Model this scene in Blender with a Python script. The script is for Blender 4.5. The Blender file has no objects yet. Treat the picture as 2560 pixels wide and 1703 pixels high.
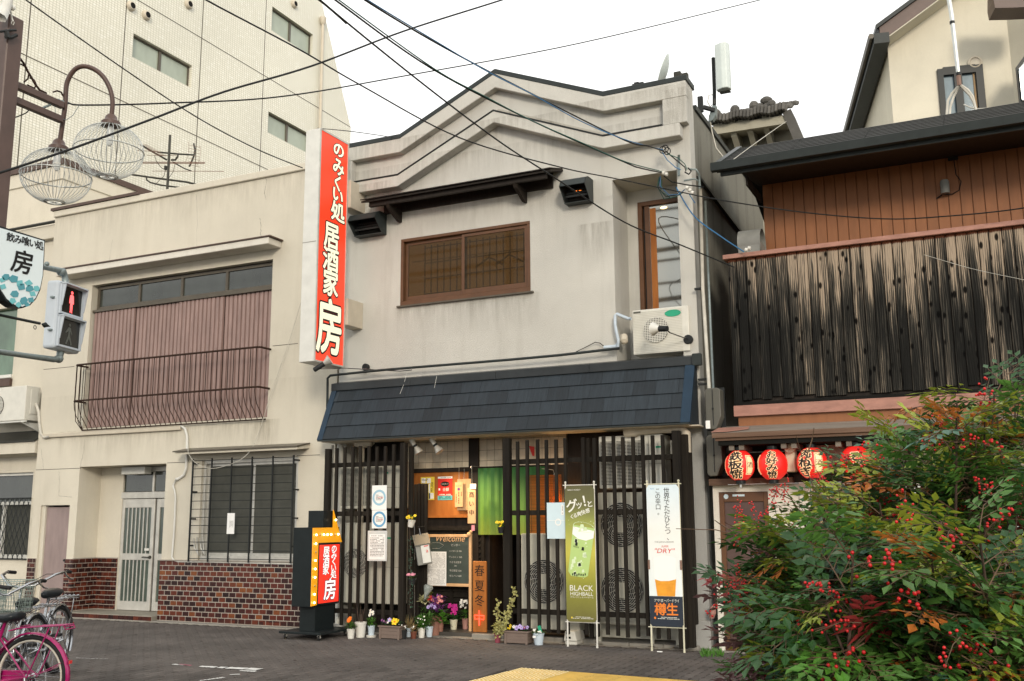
import bpy, bmesh, math, random
from math import sin, cos, pi, radians, atan2, sqrt
from mathutils import Vector, Matrix
random.seed(7)
RN = random.Random(11)
SC = bpy.context.scene
COL = SC.collection
# ------------------------------------------------------------------ camera
FPX, YAW, PITCH, ROLL, EYE = 2489.0, 0.4480063713, 0.1764519495, -0.00669931, 1.6
_d = Vector((-sin(YAW)*cos(PITCH), cos(YAW)*cos(PITCH), sin(PITCH)))
_r0 = Vector((cos(YAW), sin(YAW), 0)); _u0 = _r0.cross(_d)
_r = _r0*cos(ROLL) + _u0*sin(ROLL); _u = _u0*cos(ROLL) - _r0*sin(ROLL)
cd = bpy.data.cameras.new('camera'); cam = bpy.data.objects.new('camera', cd); COL.objects.link(cam)
cd.sensor_width = 36.0; cd.lens = FPX/2560*36.0; cd.clip_start = 0.1; cd.clip_end = 2000
cam.matrix_world = Matrix.Translation((0, 0, EYE)) @ Matrix((_r, _u, -_d)).transposed().to_4x4()
SC.camera = cam
# ------------------------------------------------------------------ world, sun, exposure
SUN_EL, SUN_AZ = radians(17), radians(148)      # azimuth of the sun measured from +y, clockwise seen from above
wd = bpy.data.worlds.new('World'); SC.world = wd; wd.use_nodes = True
nt = wd.node_tree; nt.nodes.clear()
out = nt.nodes.new('ShaderNodeOutputWorld'); bg = nt.nodes.new('ShaderNodeBackground')
sky = nt.nodes.new('ShaderNodeTexSky'); sky.sky_type = 'NISHITA'; sky.sun_disc = False
sky.sun_elevation = SUN_EL; sky.sun_rotation = SUN_AZ
sky.dust_density = 3.0; sky.air_density = 1.0
mx = nt.nodes.new('ShaderNodeMix'); mx.data_type = 'RGBA'; mx.inputs[0].default_value = 0.93
mx.inputs[7].default_value = (12.5, 12.45, 12.15, 1)      # even white cloud deck in front of the clear sky
nt.links.new(sky.outputs[0], mx.inputs[6]); nt.links.new(mx.outputs[2], bg.inputs[0])
bg.inputs[1].default_value = 0.10
nt.links.new(bg.outputs[0], out.inputs[0])
sd = bpy.data.lights.new('sun', 'SUN'); so = bpy.data.objects.new('sun', sd); COL.objects.link(so)
sd.energy = 1.9; sd.angle = radians(12); sd.color = (1.0, 0.89, 0.74)
sdir = Vector((sin(SUN_AZ)*cos(SUN_EL), cos(SUN_AZ)*cos(SUN_EL), sin(SUN_EL)))
so.rotation_euler = sdir.to_track_quat('Z', 'Y').to_euler()
vs = SC.view_settings; vs.view_transform = 'Standard'; vs.look = 'None'; vs.gamma = 1; vs.use_curve_mapping = False
vs.exposure = 0.30
SC.cycles.max_bounces = 6; SC.cycles.diffuse_bounces = 3; SC.cycles.glossy_bounces = 3
SC.cycles.transparent_max_bounces = 8; SC.cycles.sample_clamp_indirect = 6
# ------------------------------------------------------------------ pixel helpers (2560 x 1703 photograph)
def ray(px, py): return _d + _r*((px-1280)/FPX) - _u*((py-851.5)/FPX)
def W(px, py, Y):
    q = ray(px, py); return Vector((0, 0, EYE)) + q*(Y/q.y)
def WX(px, py, X):
    q = ray(px, py); return Vector((0, 0, EYE)) + q*(X/q.x)
def G(px, py, z=0.0):
    q = ray(px, py); return Vector((0, 0, EYE)) + q*((z-EYE)/q.z)
def D(px, py, dist): return Vector((0, 0, EYE)) + ray(px, py)*dist
def X(px, py, Y): return W(px, py, Y).x
def Z(px, py, Y): return W(px, py, Y).z
# ------------------------------------------------------------------ materials
MATS = {}
def _mat(name):
    m = bpy.data.materials.new(name); m.use_nodes = True
    nt = m.node_tree; b = nt.nodes['Principled BSDF']; MATS[name] = m
    return m, nt, b
def nn(nt, t, **k):
    n = nt.nodes.new(t)
    for a, v in k.items(): setattr(n, a, v)
    return n
def mp(nt, scale=(1, 1, 1), rnd=True, space='world'):
    if space == 'world':
        g = nn(nt, 'ShaderNodeNewGeometry'); o = g.outputs['Position']
    else:
        g = nn(nt, 'ShaderNodeTexCoord'); o = g.outputs['Object']
    m = nn(nt, 'ShaderNodeMapping'); m.inputs['Scale'].default_value = scale
    nt.links.new(o, m.inputs['Vector']); return m.outputs[0]
def noise(nt, vec, scale, detail=4, rough=.6):
    n = nn(nt, 'ShaderNodeTexNoise'); n.inputs['Scale'].default_value = scale
    n.inputs['Detail'].default_value = detail; n.inputs['Roughness'].default_value = rough
    nt.links.new(vec, n.inputs['Vector']); return n.outputs[0]
def ramp(nt, fac, stops):
    r = nn(nt, 'ShaderNodeValToRGB'); cr = r.color_ramp
    cr.elements[0].position, cr.elements[0].color = stops[0][0], (*stops[0][1], 1) if len(stops[0][1]) == 3 else stops[0][1]
    cr.elements[1].position, cr.elements[1].color = stops[-1][0], (*stops[-1][1], 1)
    for p, c in stops[1:-1]:
        e = cr.elements.new(p); e.color = (*c, 1)
    nt.links.new(fac, r.inputs[0]); return r.outputs[0]
def mul(nt, a, b, fac=1.0, mode='MULTIPLY'):
    m = nn(nt, 'ShaderNodeMix', data_type='RGBA', blend_type=mode); m.inputs[0].default_value = fac
    for s, v in ((6, a), (7, b)):
        if hasattr(v, 'links') or isinstance(v, bpy.types.NodeSocket): nt.links.new(v, m.inputs[s])
        else: m.inputs[s].default_value = (*v, 1)
    return m.outputs[2]
def mixf(nt, f, a, b):
    m = nn(nt, 'ShaderNodeMix', data_type='RGBA')
    nt.links.new(f, m.inputs[0])
    for s, v in ((6, a), (7, b)):
        if isinstance(v, bpy.types.NodeSocket): nt.links.new(v, m.inputs[s])
        else: m.inputs[s].default_value = (*v, 1)
    return m.outputs[2]
def bump(nt, b, h, strength=.3, dist=.01):
    n = nn(nt, 'ShaderNodeBump'); n.inputs['Strength'].default_value = strength; n.inputs['Distance'].default_value = dist
    nt.links.new(h, n.inputs['Height']); nt.links.new(n.outputs[0], b.inputs['Normal'])
def g3(v): return (v, v, v)
def simple(name, col, rough=.6, metal=0.0, var=.18, vs=6.0, bs=60.0, bst=.12, space='world', stretch=(1, 1, 1), objvar=0.0, spec=None, coat=0.0):
    spec = spec if spec is not None else (.18 if max(col) < .06 else .35)
    m, nt, b = _mat(name)
    v = mp(nt, stretch, space=space)
    n = noise(nt, v, vs); c = ramp(nt, n, [(.25, g3(1-var)), (.75, g3(1+var))])
    c = mul(nt, col, c)
    if objvar:
        oi = nn(nt, 'ShaderNodeObjectInfo')
        c = mul(nt, c, ramp(nt, oi.outputs['Random'], [(0, g3(1-objvar)), (1, g3(1+objvar))]))
    nt.links.new(c, b.inputs['Base Color'])
    b.inputs['Roughness'].default_value = rough; b.inputs['Metallic'].default_value = metal
    b.inputs['Specular IOR Level'].default_value = spec
    if coat: b.inputs['Coat Weight'].default_value = coat; b.inputs['Coat Roughness'].default_value = .1
    if bst: bump(nt, b, noise(nt, v, bs, 3), bst, .004)
    return m
def plain(name, col, rough=.5, metal=0.0, emit=0.0, ecol=None):
    m, nt, b = _mat(name); b.inputs['Base Color'].default_value = (*col, 1)
    b.inputs['Roughness'].default_value = rough; b.inputs['Metallic'].default_value = metal
    if emit:
        b.inputs['Emission Color'].default_value = (*(ecol or col), 1); b.inputs['Emission Strength'].default_value = emit
    return m
def plaster(name, col, stain=(.42, .36, .27), amt=.35, grain=90, gst=.5, streak=1.0, dirt=()):
    m, nt, b = _mat(name)
    v = mp(nt)
    big = ramp(nt, noise(nt, v, .9, 5), [(.3, g3(.90)), (.7, g3(1.05))])
    vv = mp(nt, (2.2, 2.2, .22))
    st = ramp(nt, noise(nt, vv, 1.6, 6, .65), [(.52, g3(0)), (.72, g3(amt*streak))])
    bl = ramp(nt, noise(nt, v, 5.5, 6, .7), [(.60, g3(0)), (.78, g3(amt*.6))])
    c = mul(nt, col, big)
    c = mixf(nt, st, c, tuple(a*b2 for a, b2 in zip(col, stain)))
    c = mixf(nt, bl, c, tuple(a*.72 for a in col))
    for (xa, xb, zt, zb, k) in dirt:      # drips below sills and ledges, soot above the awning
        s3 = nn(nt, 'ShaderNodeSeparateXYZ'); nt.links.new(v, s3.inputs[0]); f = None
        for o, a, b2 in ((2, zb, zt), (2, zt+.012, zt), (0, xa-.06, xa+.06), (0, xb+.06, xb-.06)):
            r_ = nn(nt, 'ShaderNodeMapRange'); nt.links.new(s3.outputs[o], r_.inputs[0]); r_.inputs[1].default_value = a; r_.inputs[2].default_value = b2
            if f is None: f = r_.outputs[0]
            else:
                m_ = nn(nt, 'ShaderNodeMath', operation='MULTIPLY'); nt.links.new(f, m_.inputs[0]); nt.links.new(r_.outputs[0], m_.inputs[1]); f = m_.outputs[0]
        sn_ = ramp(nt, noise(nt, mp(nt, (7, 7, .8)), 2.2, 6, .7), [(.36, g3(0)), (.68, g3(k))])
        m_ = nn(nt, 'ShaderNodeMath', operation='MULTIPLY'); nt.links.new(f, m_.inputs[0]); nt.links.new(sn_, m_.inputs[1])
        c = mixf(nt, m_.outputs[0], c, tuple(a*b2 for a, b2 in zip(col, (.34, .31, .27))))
    sp = ramp(nt, noise(nt, v, 240, 2), [(.32, g3(.80)), (.52, g3(1.03))])
    c = mul(nt, c, sp)
    nt.links.new(c, b.inputs['Base Color']); b.inputs['Roughness'].default_value = .92; b.inputs['Specular IOR Level'].default_value = .2
    bump(nt, b, noise(nt, v, grain, 5, .7), gst, .012)
    return m
def wood(name, c1, c2, scale=14.0, rough=.7, stretch=(1, 1, .06), objvar=.2, bst=.4):
    m, nt, b = _mat(name); v = mp(nt, stretch)
    oi = nn(nt, 'ShaderNodeObjectInfo')
    ad = nn(nt, 'ShaderNodeVectorMath', operation='MULTIPLY_ADD'); ad.inputs[1].default_value = (1, 1, 1)
    nt.links.new(v, ad.inputs[0])
    cb = nn(nt, 'ShaderNodeCombineXYZ'); mm = nn(nt, 'ShaderNodeMath', operation='MULTIPLY'); mm.inputs[1].default_value = 37
    nt.links.new(oi.outputs['Random'], mm.inputs[0]); nt.links.new(mm.outputs[0], cb.inputs[0]); nt.links.new(mm.outputs[0], cb.inputs[1])
    nt.links.new(cb.outputs[0], ad.inputs[2]); v = ad.outputs[0]
    n = noise(nt, v, scale, 6, .65); c = ramp(nt, n, [(.3, c1), (.7, c2)])
    c = mul(nt, c, ramp(nt, oi.outputs['Random'], [(0, g3(1-objvar)), (1, g3(1+objvar))]))
    nt.links.new(c, b.inputs['Base Color']); b.inputs['Roughness'].default_value = rough; b.inputs['Specular IOR Level'].default_value = .2
    bump(nt, b, noise(nt, v, scale*3, 3), bst, .006)
    return m
def glass(name, col, rough=.08, mixv=.85, var=.3):
    m, nt, b = _mat(name)
    c = mul(nt, col, ramp(nt, noise(nt, mp(nt, (1, 1, .5)), 2.5, 3), [(.3, g3(1-var)), (.7, g3(1+var))]))
    nt.links.new(c, b.inputs['Base Color']); b.inputs['Roughness'].default_value = rough
    b.inputs['Specular IOR Level'].default_value = .8
    return m
# ------------------------------------------------------------------ things, parts, meshes
WM = {}
def wm(o): return WM.get(o.name, Matrix.Identity(4)) if o else Matrix.Identity(4)
def tag(o, label=None, cat=None, group=None, kind=None):
    if label: o['label'] = label
    if cat: o['category'] = cat
    if group: o['group'] = group
    if kind: o['kind'] = kind
    return o
def thing(name, label, cat, loc=(0, 0, 0), rz=0.0, group=None, rot=None):
    o = bpy.data.objects.new(name, None); COL.objects.link(o); o.empty_display_size = .1
    o.location = loc; o.rotation_euler = rot if rot else (0, 0, rz)
    WM[o.name] = Matrix.Translation(Vector(loc)) @ (o.rotation_euler.to_matrix().to_4x4())
    return tag(o, label, cat, group)
def copy_tree(o, parent=None):
    c = o.copy(); COL.objects.link(c)
    if parent: c.parent = parent
    for ch in list(o.children): copy_tree(ch, c)
    return c
def place(o, loc, rz=0.0, label=None, group=None, scale=None):
    o.location = loc; o.rotation_euler = (0, 0, rz)
    if label: o['label'] = label
    if group: o['group'] = group
    if scale: o.scale = scale
    return o
class MB:
    def __init__(s): s.v = []; s.f = []; s.m = []; s.cur = 0
    def _f(s, f): s.f.append(f); s.m.append(s.cur)
    def mat(s, i): s.cur = i; return s
    def poly(s, pts):
        n = len(s.v); s.v += [Vector(p) for p in pts]; s._f(list(range(n, n+len(pts)))); return s
    def box(s, x0, x1, y0, y1, z0, z1):
        if x1 < x0: x0, x1 = x1, x0
        if y1 < y0: y0, y1 = y1, y0
        if z1 < z0: z0, z1 = z1, z0
        n = len(s.v)
        s.v += [Vector(p) for p in ((x0,y0,z0),(x1,y0,z0),(x1,y1,z0),(x0,y1,z0),(x0,y0,z1),(x1,y0,z1),(x1,y1,z1),(x0,y1,z1))]
        for f in ((0,3,2,1),(4,5,6,7),(0,1,5,4),(1,2,6,5),(2,3,7,6),(3,0,4,7)): s._f([n+i for i in f])
        return s
    def obox(s, c, ax, h):
        c = Vector(c); a, b, d = [Vector(v).normalized()*k for v, k in zip(ax, h)]
        if a.cross(b).dot(d) < 0: a = -a
        n = len(s.v)
        for sz in (-1, 1):
            for sx, sy in ((-1,-1),(1,-1),(1,1),(-1,1)): s.v.append(c + a*sx + b*sy + d*sz)
        for f in ((0,3,2,1),(4,5,6,7),(0,1,5,4),(1,2,6,5),(2,3,7,6),(3,0,4,7)): s._f([n+i for i in f])
        return s
    def bar(s, p0, p1, w, t=None, up=(0, 0, 1)):
        p0, p1 = Vector(p0), Vector(p1); d = (p1-p0); L = d.length
        if L < 1e-6: return s
        d /= L; u = Vector(up)
        if abs(d.dot(u)) > .95: u = Vector((0, 1, 0))
        a = d.cross(u).normalized(); b = a.cross(d)
        return s.obox((p0+p1)/2, (a, b, d), (w/2, (t or w)/2, L/2))
    def prism(s, pts, off):
        """closed prism: polygon pts (3D, planar) extruded by vector off"""
        off = Vector(off); P = [Vector(p) for p in pts]; n = len(s.v); k = len(P)
        nor = Vector((0, 0, 0))
        for i in range(k): nor += P[i].cross(P[(i+1) % k])
        if nor.dot(off) > 0: P = P[::-1]
        s.v += P + [p+off for p in P]
        s._f(list(range(n, n+k))); s._f([n+k+i for i in reversed(range(k))])
        for i in range(k):
            j = (i+1) % k; s._f([n+j, n+i, n+k+i, n+k+j])
        return s
    def tube(s, pts, r, n=6, caps=True, closed=False):
        P = [Vector(p) for p in pts]; k = len(P)
        rr = r if isinstance(r, (list, tuple)) else [r]*k
        base = len(s.v); prev = None
        for i in range(k):
            if closed: t = P[(i+1) % k]-P[i-1]
            else: t = P[min(i+1, k-1)]-P[max(i-1, 0)]
            if t.length < 1e-9: t = Vector((0, 0, 1))
            t.normalize()
            if prev is None:
                u = Vector((0, 0, 1)) if abs(t.z) < .9 else Vector((1, 0, 0))
                a = t.cross(u).normalized()
            else:
                a = prev - t*prev.dot(t)
                a = a.normalized() if a.length > 1e-6 else t.orthogonal().normalized()
            prev = a; b = t.cross(a)
            for j in range(n):
                th = 2*pi*j/n; s.v.append(P[i] + (a*cos(th)+b*sin(th))*rr[i])
        m = k if closed else k-1
        for i in range(m):
            i2 = (i+1) % k
            for j in range(n):
                j2 = (j+1) % n
                s._f([base+i*n+j, base+i2*n+j, base+i2*n+j2, base+i*n+j2][::-1])
        if caps and not closed:
            s._f([base+j for j in range(n)]); s._f([base+(k-1)*n+j for j in reversed(range(n))])
        return s
    def lathe(s, prof, c=(0, 0, 0), n=16, axis=None, caps=True):
        """prof: (radius, height) along axis"""
        c = Vector(c); ax = Vector(axis or (0, 0, 1)).normalized(); a = ax.orthogonal().normalized(); b = ax.cross(a)
        base = len(s.v)
        for (r, h) in prof:
            for j in range(n):
                th = 2*pi*j/n; s.v.append(c + ax*h + (a*cos(th)+b*sin(th))*r)
        for i in range(len(prof)-1):
            for j in range(n):
                j2 = (j+1) % n; s._f([base+i*n+j, base+i*n+j2, base+(i+1)*n+j2, base+(i+1)*n+j])
        if caps:
            s._f([base+j for j in reversed(range(n))]); s._f([base+(len(prof)-1)*n+j for j in range(n)])
        return s
    def ball(s, c, r, n=8, m=5, sc=(1, 1, 1)):
        c = Vector(c); pr = []
        base = len(s.v)
        for i in range(m+1):
            ph = -pi/2 + pi*i/m; rr = max(cos(ph), .02)*r
            for j in range(n):
                th = 2*pi*j/n; s.v.append(c + Vector((rr*cos(th)*sc[0], rr*sin(th)*sc[1], r*sin(ph)*sc[2])))
        for i in range(m):
            for j in range(n):
                j2 = (j+1) % n; s._f([base+i*n+j, base+i*n+j2, base+(i+1)*n+j2, base+(i+1)*n+j])
        return s
    def build(s, name, mats, parent=None, bevel=0.0, smooth=False, kind=None, label=None, cat=None, group=None, segs=1):
        me = bpy.data.meshes.new(name)
        inv = wm(parent).inverted() if parent else None
        me.from_pydata([(inv @ p) if inv else p for p in s.v], [], s.f)
        mats = mats if isinstance(mats, (list, tuple)) else [mats]
        for m in mats: me.materials.append(MATS[m] if isinstance(m, str) else m)
        if len(mats) > 1: me.polygons.foreach_set('material_index', s.m)
        if bevel:
            bm = bmesh.new(); bm.from_mesh(me)
            ed = [e for e in bm.edges if len(e.link_faces) == 2 and e.calc_face_angle(0) > .6]
            bmesh.ops.bevel(bm, geom=ed, offset=bevel, segments=segs, affect='EDGES', profile=.5, clamp_overlap=True)
            bm.to_mesh(me); bm.free()
        if smooth:
            me.polygons.foreach_set('use_smooth', [True]*len(me.polygons))
        me.update()
        o = bpy.data.objects.new(name, me); COL.objects.link(o)
        if parent:
            o.parent = parent; WM[o.name] = wm(parent)
        if smooth == 'auto':
            try: me.set_sharp_from_angle(angle=radians(40))
            except Exception: pass
        return tag(o, label, cat, group, kind)
def spl(P, n=5):
    P = [Vector(p) for p in P]; Q = []
    for i in range(len(P)-1):
        a, b, c, d = P[max(i-1, 0)], P[i], P[i+1], P[min(i+2, len(P)-1)]
        for k in range(n): t = k/n; Q.append(.5*(2*b+(c-a)*t+(2*a-5*b+4*c-d)*t*t+(3*b-a-3*c+d)*t**3))
    return Q+[P[-1]]
def wall(mb, x0, x1, z0, z1, y0, y1, holes):
    """front/back faces at y0/y1 with rectangular holes (x0,x1,z0,z1) and their reveals"""
    xs = sorted({x0, x1, *[h[0] for h in holes], *[h[1] for h in holes]}); zs = sorted({z0, z1, *[h[2] for h in holes], *[h[3] for h in holes]})
    xs = [x for x in xs if x0-1e-6 <= x <= x1+1e-6]; zs = [z for z in zs if z0-1e-6 <= z <= z1+1e-6]
    inh = lambda x, z: any(h[0] < x < h[1] and h[2] < z < h[3] for h in holes) or not (x0 < x < x1 and z0 < z < z1)
    for i in range(len(xs)-1):
        for j in range(len(zs)-1):
            a, b, c, d = xs[i], xs[i+1], zs[j], zs[j+1]; cx, cz = (a+b)/2, (c+d)/2
            if inh(cx, cz): continue
            mb.poly([(a,y0,c),(b,y0,c),(b,y0,d),(a,y0,d)]); mb.poly([(a,y1,c),(a,y1,d),(b,y1,d),(b,y1,c)])
            if inh(a-1e-4, cz): mb.poly([(a,y0,c),(a,y0,d),(a,y1,d),(a,y1,c)])
            if inh(b+1e-4, cz): mb.poly([(b,y0,c),(b,y1,c),(b,y1,d),(b,y0,d)])
            if inh(cx, c-1e-4): mb.poly([(a,y0,c),(a,y1,c),(b,y1,c),(b,y0,c)])
            if inh(cx, d+1e-4): mb.poly([(a,y0,d),(b,y0,d),(b,y1,d),(a,y1,d)])
# ------------------------------------------------------------------ glyphs, made once while the scene is still empty
GL = {}
def glyphs(specs):
    obs = []
    for s, off in specs:
        if (s, off) in GL: continue
        GL[(s, off)] = None
        c = bpy.data.curves.new('lettering', 'FONT'); c.body = s; c.size = 1; c.offset = off; c.resolution_u = 3
        o = bpy.data.objects.new('lettering', c); COL.objects.link(o); obs.append((s, off, o, c))
    dg = bpy.context.evaluated_depsgraph_get()
    for s, off, o, c in obs:
        e = o.evaluated_get(dg); me = e.to_mesh()
        vs = [v.co.copy() for v in me.vertices]; fs = [list(p.vertices) for p in me.polygons]
        GL[(s, off)] = (vs, fs, max([v.x for v in vs], default=0)+min([v.x for v in vs], default=0))
        e.to_mesh_clear()
    for s, off, o, c in obs:
        bpy.data.objects.remove(o); bpy.data.curves.remove(c)
def put(mb, s, c, ux, uy, size, off=0.0, lift=0.0, wide=1.0, skew=0.0, rot=0.0):
    """write string s centred at c; ux, uy: reading direction and up"""
    if off:      # a fatter stroke: copies nudged round a circle, each a hair in front of the last
        k = 10 if off > .03 else 5; a_, b_ = Vector(ux).normalized(), Vector(uy).normalized(); n_ = a_.cross(b_)
        for i in range(k):
            t = 2*pi*i/k; put(mb, s, Vector(c)+(a_*cos(t)*wide+b_*sin(t))*off*size+n_*.00012*i, ux, uy, size, 0.0, lift, wide, skew, rot)
        return
    vs, fs, wx = GL[(s, off)]; ux = Vector(ux).normalized(); uy = Vector(uy).normalized(); n = ux.cross(uy)
    ca, sa = cos(rot), sin(rot); base = len(mb.v); c = Vector(c)
    for v in vs:
        x = (v.x-wx/2)*size*wide; y = (v.y-.36)*size; x += skew*y
        x, y = x*ca-y*sa, x*sa+y*ca
        mb.v.append(c + ux*x + uy*y + n*lift)
    for f in fs: mb._f([base+i for i in f])
def putv(mb, s, c, ux, uy, size, pitch=1.0, **k):
    """vertical line of characters starting centred at c, going down"""
    for i, ch in enumerate(s): put(mb, ch, Vector(c) - Vector(uy).normalized()*size*pitch*i, ux, uy, size, **k)
FAT = .035
V_CHARS = 'のみくい処居酒家房飲喰商中春夏冬世界でただひとつ、この辛口。鉄板焼お好肉ねぎグッ！くる爽快感樽生全額ラーメンそば米'
glyphs([(ch, 0.0) for ch in set(V_CHARS+'酒')] + [(s, 0.0) for s in ('BLACK', 'HIGHBALL', 'ブラックニッカ ハイボール', 'NIKKA WHISKY', 'SUPER', '"DRY"', 'THE JAPAN BRAND', 'アサヒ', 'スーパードライ',
        'Welcome', 'ゼンボー', 'ハイボール 500', 'ワンコイン 300', 'やきそば定食', '平日限定 500', 'せんべい 600', 'a', 'Asahi', '5', '営業中', 'パスポート', '全額', '350')])
UX, UZ = Vector((1, 0, 0)), Vector((0, 0, 1))
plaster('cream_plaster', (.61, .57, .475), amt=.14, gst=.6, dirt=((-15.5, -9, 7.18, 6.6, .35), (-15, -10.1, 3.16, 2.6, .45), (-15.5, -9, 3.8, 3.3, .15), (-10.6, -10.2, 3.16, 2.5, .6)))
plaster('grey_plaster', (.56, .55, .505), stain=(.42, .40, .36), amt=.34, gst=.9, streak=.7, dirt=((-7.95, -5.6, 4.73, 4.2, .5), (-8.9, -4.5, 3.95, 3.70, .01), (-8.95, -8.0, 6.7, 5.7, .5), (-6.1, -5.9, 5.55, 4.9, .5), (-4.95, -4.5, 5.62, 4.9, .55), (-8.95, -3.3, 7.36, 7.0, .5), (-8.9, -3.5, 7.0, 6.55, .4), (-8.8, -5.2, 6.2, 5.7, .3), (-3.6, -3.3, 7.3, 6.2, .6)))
plaster('grey_plaster_soot', (.42, .40, .35), stain=(.30, .28, .25), amt=.9, gst=.6, streak=1.1)
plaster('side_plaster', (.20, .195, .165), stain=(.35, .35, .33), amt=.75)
plaster('pale_render', (.62, .585, .48), amt=.12, gst=.15)
plaster('white_wall', (.66, .63, .56), amt=.25, gst=.3)
plaster('pillar_stone', (.36, .36, .345), stain=(.55, .55, .55), amt=.3, grain=220)
plaster('kerb_concrete', (.27, .255, .225), amt=.4)
plaster('old_house_render', (.36, .34, .27), amt=.5)
simple('brown_flashing', (.075, .045, .033), rough=.5, bst=.05)
simple('dark_metal', (.022, .024, .024), rough=.45, bst=.05)
simple('black_paint', (.012, .016, .017), rough=.38, bst=.03)
simple('white_metal', (.62, .62, .58), rough=.4, bst=.04, var=.08)
simple('cream_metal', (.50, .45, .36), rough=.5, bst=.05, var=.1)
simple('bronze_alu', (.085, .072, .052), rough=.4, bst=.03)
simple('silver_alu', (.50, .49, .45), rough=.35, metal=.3, bst=.03)
simple('galvanised', (.20, .24, .24), rough=.45, metal=.4, bst=.1, vs=30)
simple('signal_body', (.46, .51, .56), rough=.4, bst=.03, var=.06)
simple('rust_iron', (.035, .018, .012), rough=.7, bst=.2, vs=25, var=.4)
simple('brown_post_paint', (.085, .052, .042), rough=.42, bst=.08)
simple('shutter_mauve', (.27, .185, .165), rough=.45, bst=.05, var=.22, stretch=(3, 3, .4))
simple('door_mauve', (.26, .20, .19), rough=.55, bst=.05, stretch=(1, 1, .3))
simple('awning_slate', (.017, .024, .031), rough=.55, bst=.3, vs=7, bs=170, var=.35, stretch=(6, 1, .25), objvar=.28, spec=.3)
simple('awning_trim', (.016, .034, .058), rough=.35, bst=.03, var=.15)
simple('awning_cap', (.030, .034, .037), rough=.34, bst=.04, var=.35, vs=2.0)
wood('dark_slat', (.007, .0055, .0045), (.023, .019, .014), 20, .85, objvar=.3)
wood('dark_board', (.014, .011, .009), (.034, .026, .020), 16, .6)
wood('orange_board', (.26, .085, .018), (.40, .15, .035), 9, .5, stretch=(1, 1, .15), objvar=.05, bst=.1)
wood('pale_wood', (.50, .30, .15), (.66, .42, .23), 12, .6, objvar=.05, bst=.15)
wood('eave_wood', (.10, .058, .038), (.19, .12, .085), 14, .7, stretch=(.05, 1, 1))
wood('grey_plank', (.12, .10, .085), (.24, .21, .175), 20, .8, stretch=(.04, 1, 1))
simple('copper_siding', (.265, .105, .040), rough=.42, bst=.05, var=.14, stretch=(2, 2, .35), objvar=.06)
simple('copper_trim', (.33, .165, .125), rough=.5, bst=.06, var=.25, stretch=(1, 1, 3))
simple('gutter_metal', (.030, .036, .036), rough=.4, bst=.03)
simple('roof_shingle', (.026, .027, .026), rough=.6, bst=.3, objvar=.15)
simple('old_tile', (.10, .095, .085), rough=.75, bst=.3, objvar=.35)
simple('paver', (.080, .070, .064), rough=.85, bst=.5, vs=1.3, bs=120, var=.38, objvar=.22)
simple('joint_sand', (.045, .042, .038), rough=.95, bst=.4, var=.3)
simple('tactile_yellow', (.60, .40, .10), rough=.7, bst=.2, var=.2, vs=3)
simple('tactile_worn', (.66, .56, .36), rough=.7, bst=.1)
simple('road_paint', (.68, .68, .66), rough=.7, bst=.3, var=.12)
simple('road_paint_pink', (.42, .12, .18), rough=.7, bst=.3)
simple('porch_tile', (.24, .22, .18), rough=.6, bst=.1)
simple('deck_dark', (.06, .055, .048), rough=.5, bst=.3, stretch=(.2, 1, 1), vs=12)
simple('ac_white', (.60, .59, .53), rough=.45, bst=.03, var=.08)
simple('ac_cream', (.47, .46, .39), rough=.5, bst=.03, var=.1)
simple('ac_dark', (.02, .02, .019), rough=.6, bst=0)
simple('plastic_grey', (.088, .086, .072), rough=.5, bst=.03, var=.1)
simple('plastic_dark', (.02, .022, .023), rough=.5, bst=.03)
simple('pot_white', (.62, .61, .56), rough=.45, bst=.03, var=.12)
simple('pot_blue', (.47, .55, .62), rough=.45, bst=.03)
simple('pot_cream', (.60, .58, .44), rough=.5, bst=.03)
simple('pot_brown', (.16, .12, .10), rough=.6, bst=.05)
simple('pot_terracotta', (.26, .13, .095), rough=.7, bst=.1)
simple('pot_pink', (.36, .19, .16), rough=.6, bst=.08)
simple('pot_maroon', (.22, .045, .07), rough=.5, bst=.05)
simple('pot_rust', (.13, .04, .022), rough=.6, bst=.05)
simple('pot_black', (.018, .019, .02), rough=.5, bst=.05)
simple('paper_white', (.80, .80, .78), rough=.7, bst=.05, var=.04)
simple('paper_blue', (.55, .68, .74), rough=.5, bst=.05, var=.05)
simple('chalk_green', (.045, .060, .052), rough=.7, bst=.1, var=.2)
simple('chalk', (.48, .48, .44), rough=.9, bst=0, var=.2)
simple('ink', (.012, .011, .011), rough=.6, bst=0)
simple('letter_white', (.80, .78, .72), rough=.6, bst=0, var=.04)
simple('red_print', (.62, .03, .02), rough=.5, bst=0, var=.05)
simple('blue_print', (.12, .32, .52), rough=.6, bst=0)
simple('yellow_print', (.72, .55, .06), rough=.6, bst=0)
simple('green_print', (.02, .30, .17), rough=.6, bst=0)
simple('grey_print', (.25, .25, .24), rough=.7, bst=0)
simple('chrome', (.45, .46, .48), rough=.25, metal=1, bst=0, var=.05)
simple('rubber', (.018, .018, .019), rough=.7, bst=.1)
simple('saddle_black', (.016, .019, .022), rough=.3, bst=.06)
simple('bike_pink', (.30, .008, .10), rough=.25, bst=0, var=.05, coat=.6)
simple('rim_cream', (.45, .42, .36), rough=.4, bst=0)
simple('basket_wire', (.26, .32, .29), rough=.4, metal=.3, bst=0)
simple('wire_black', (.012, .013, .013), rough=.5, bst=0)
simple('wire_green', (.012, .075, .058), rough=.5, bst=0)
simple('wire_blue', (.03, .14, .30), rough=.5, bst=0)
simple('wire_white', (.48, .46, .40), rough=.5, bst=0)
simple('steel_thin', (.50, .52, .50), rough=.35, metal=.6, bst=0)
simple('antenna_dark', (.045, .045, .038), rough=.5, metal=.3, bst=0)
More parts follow.
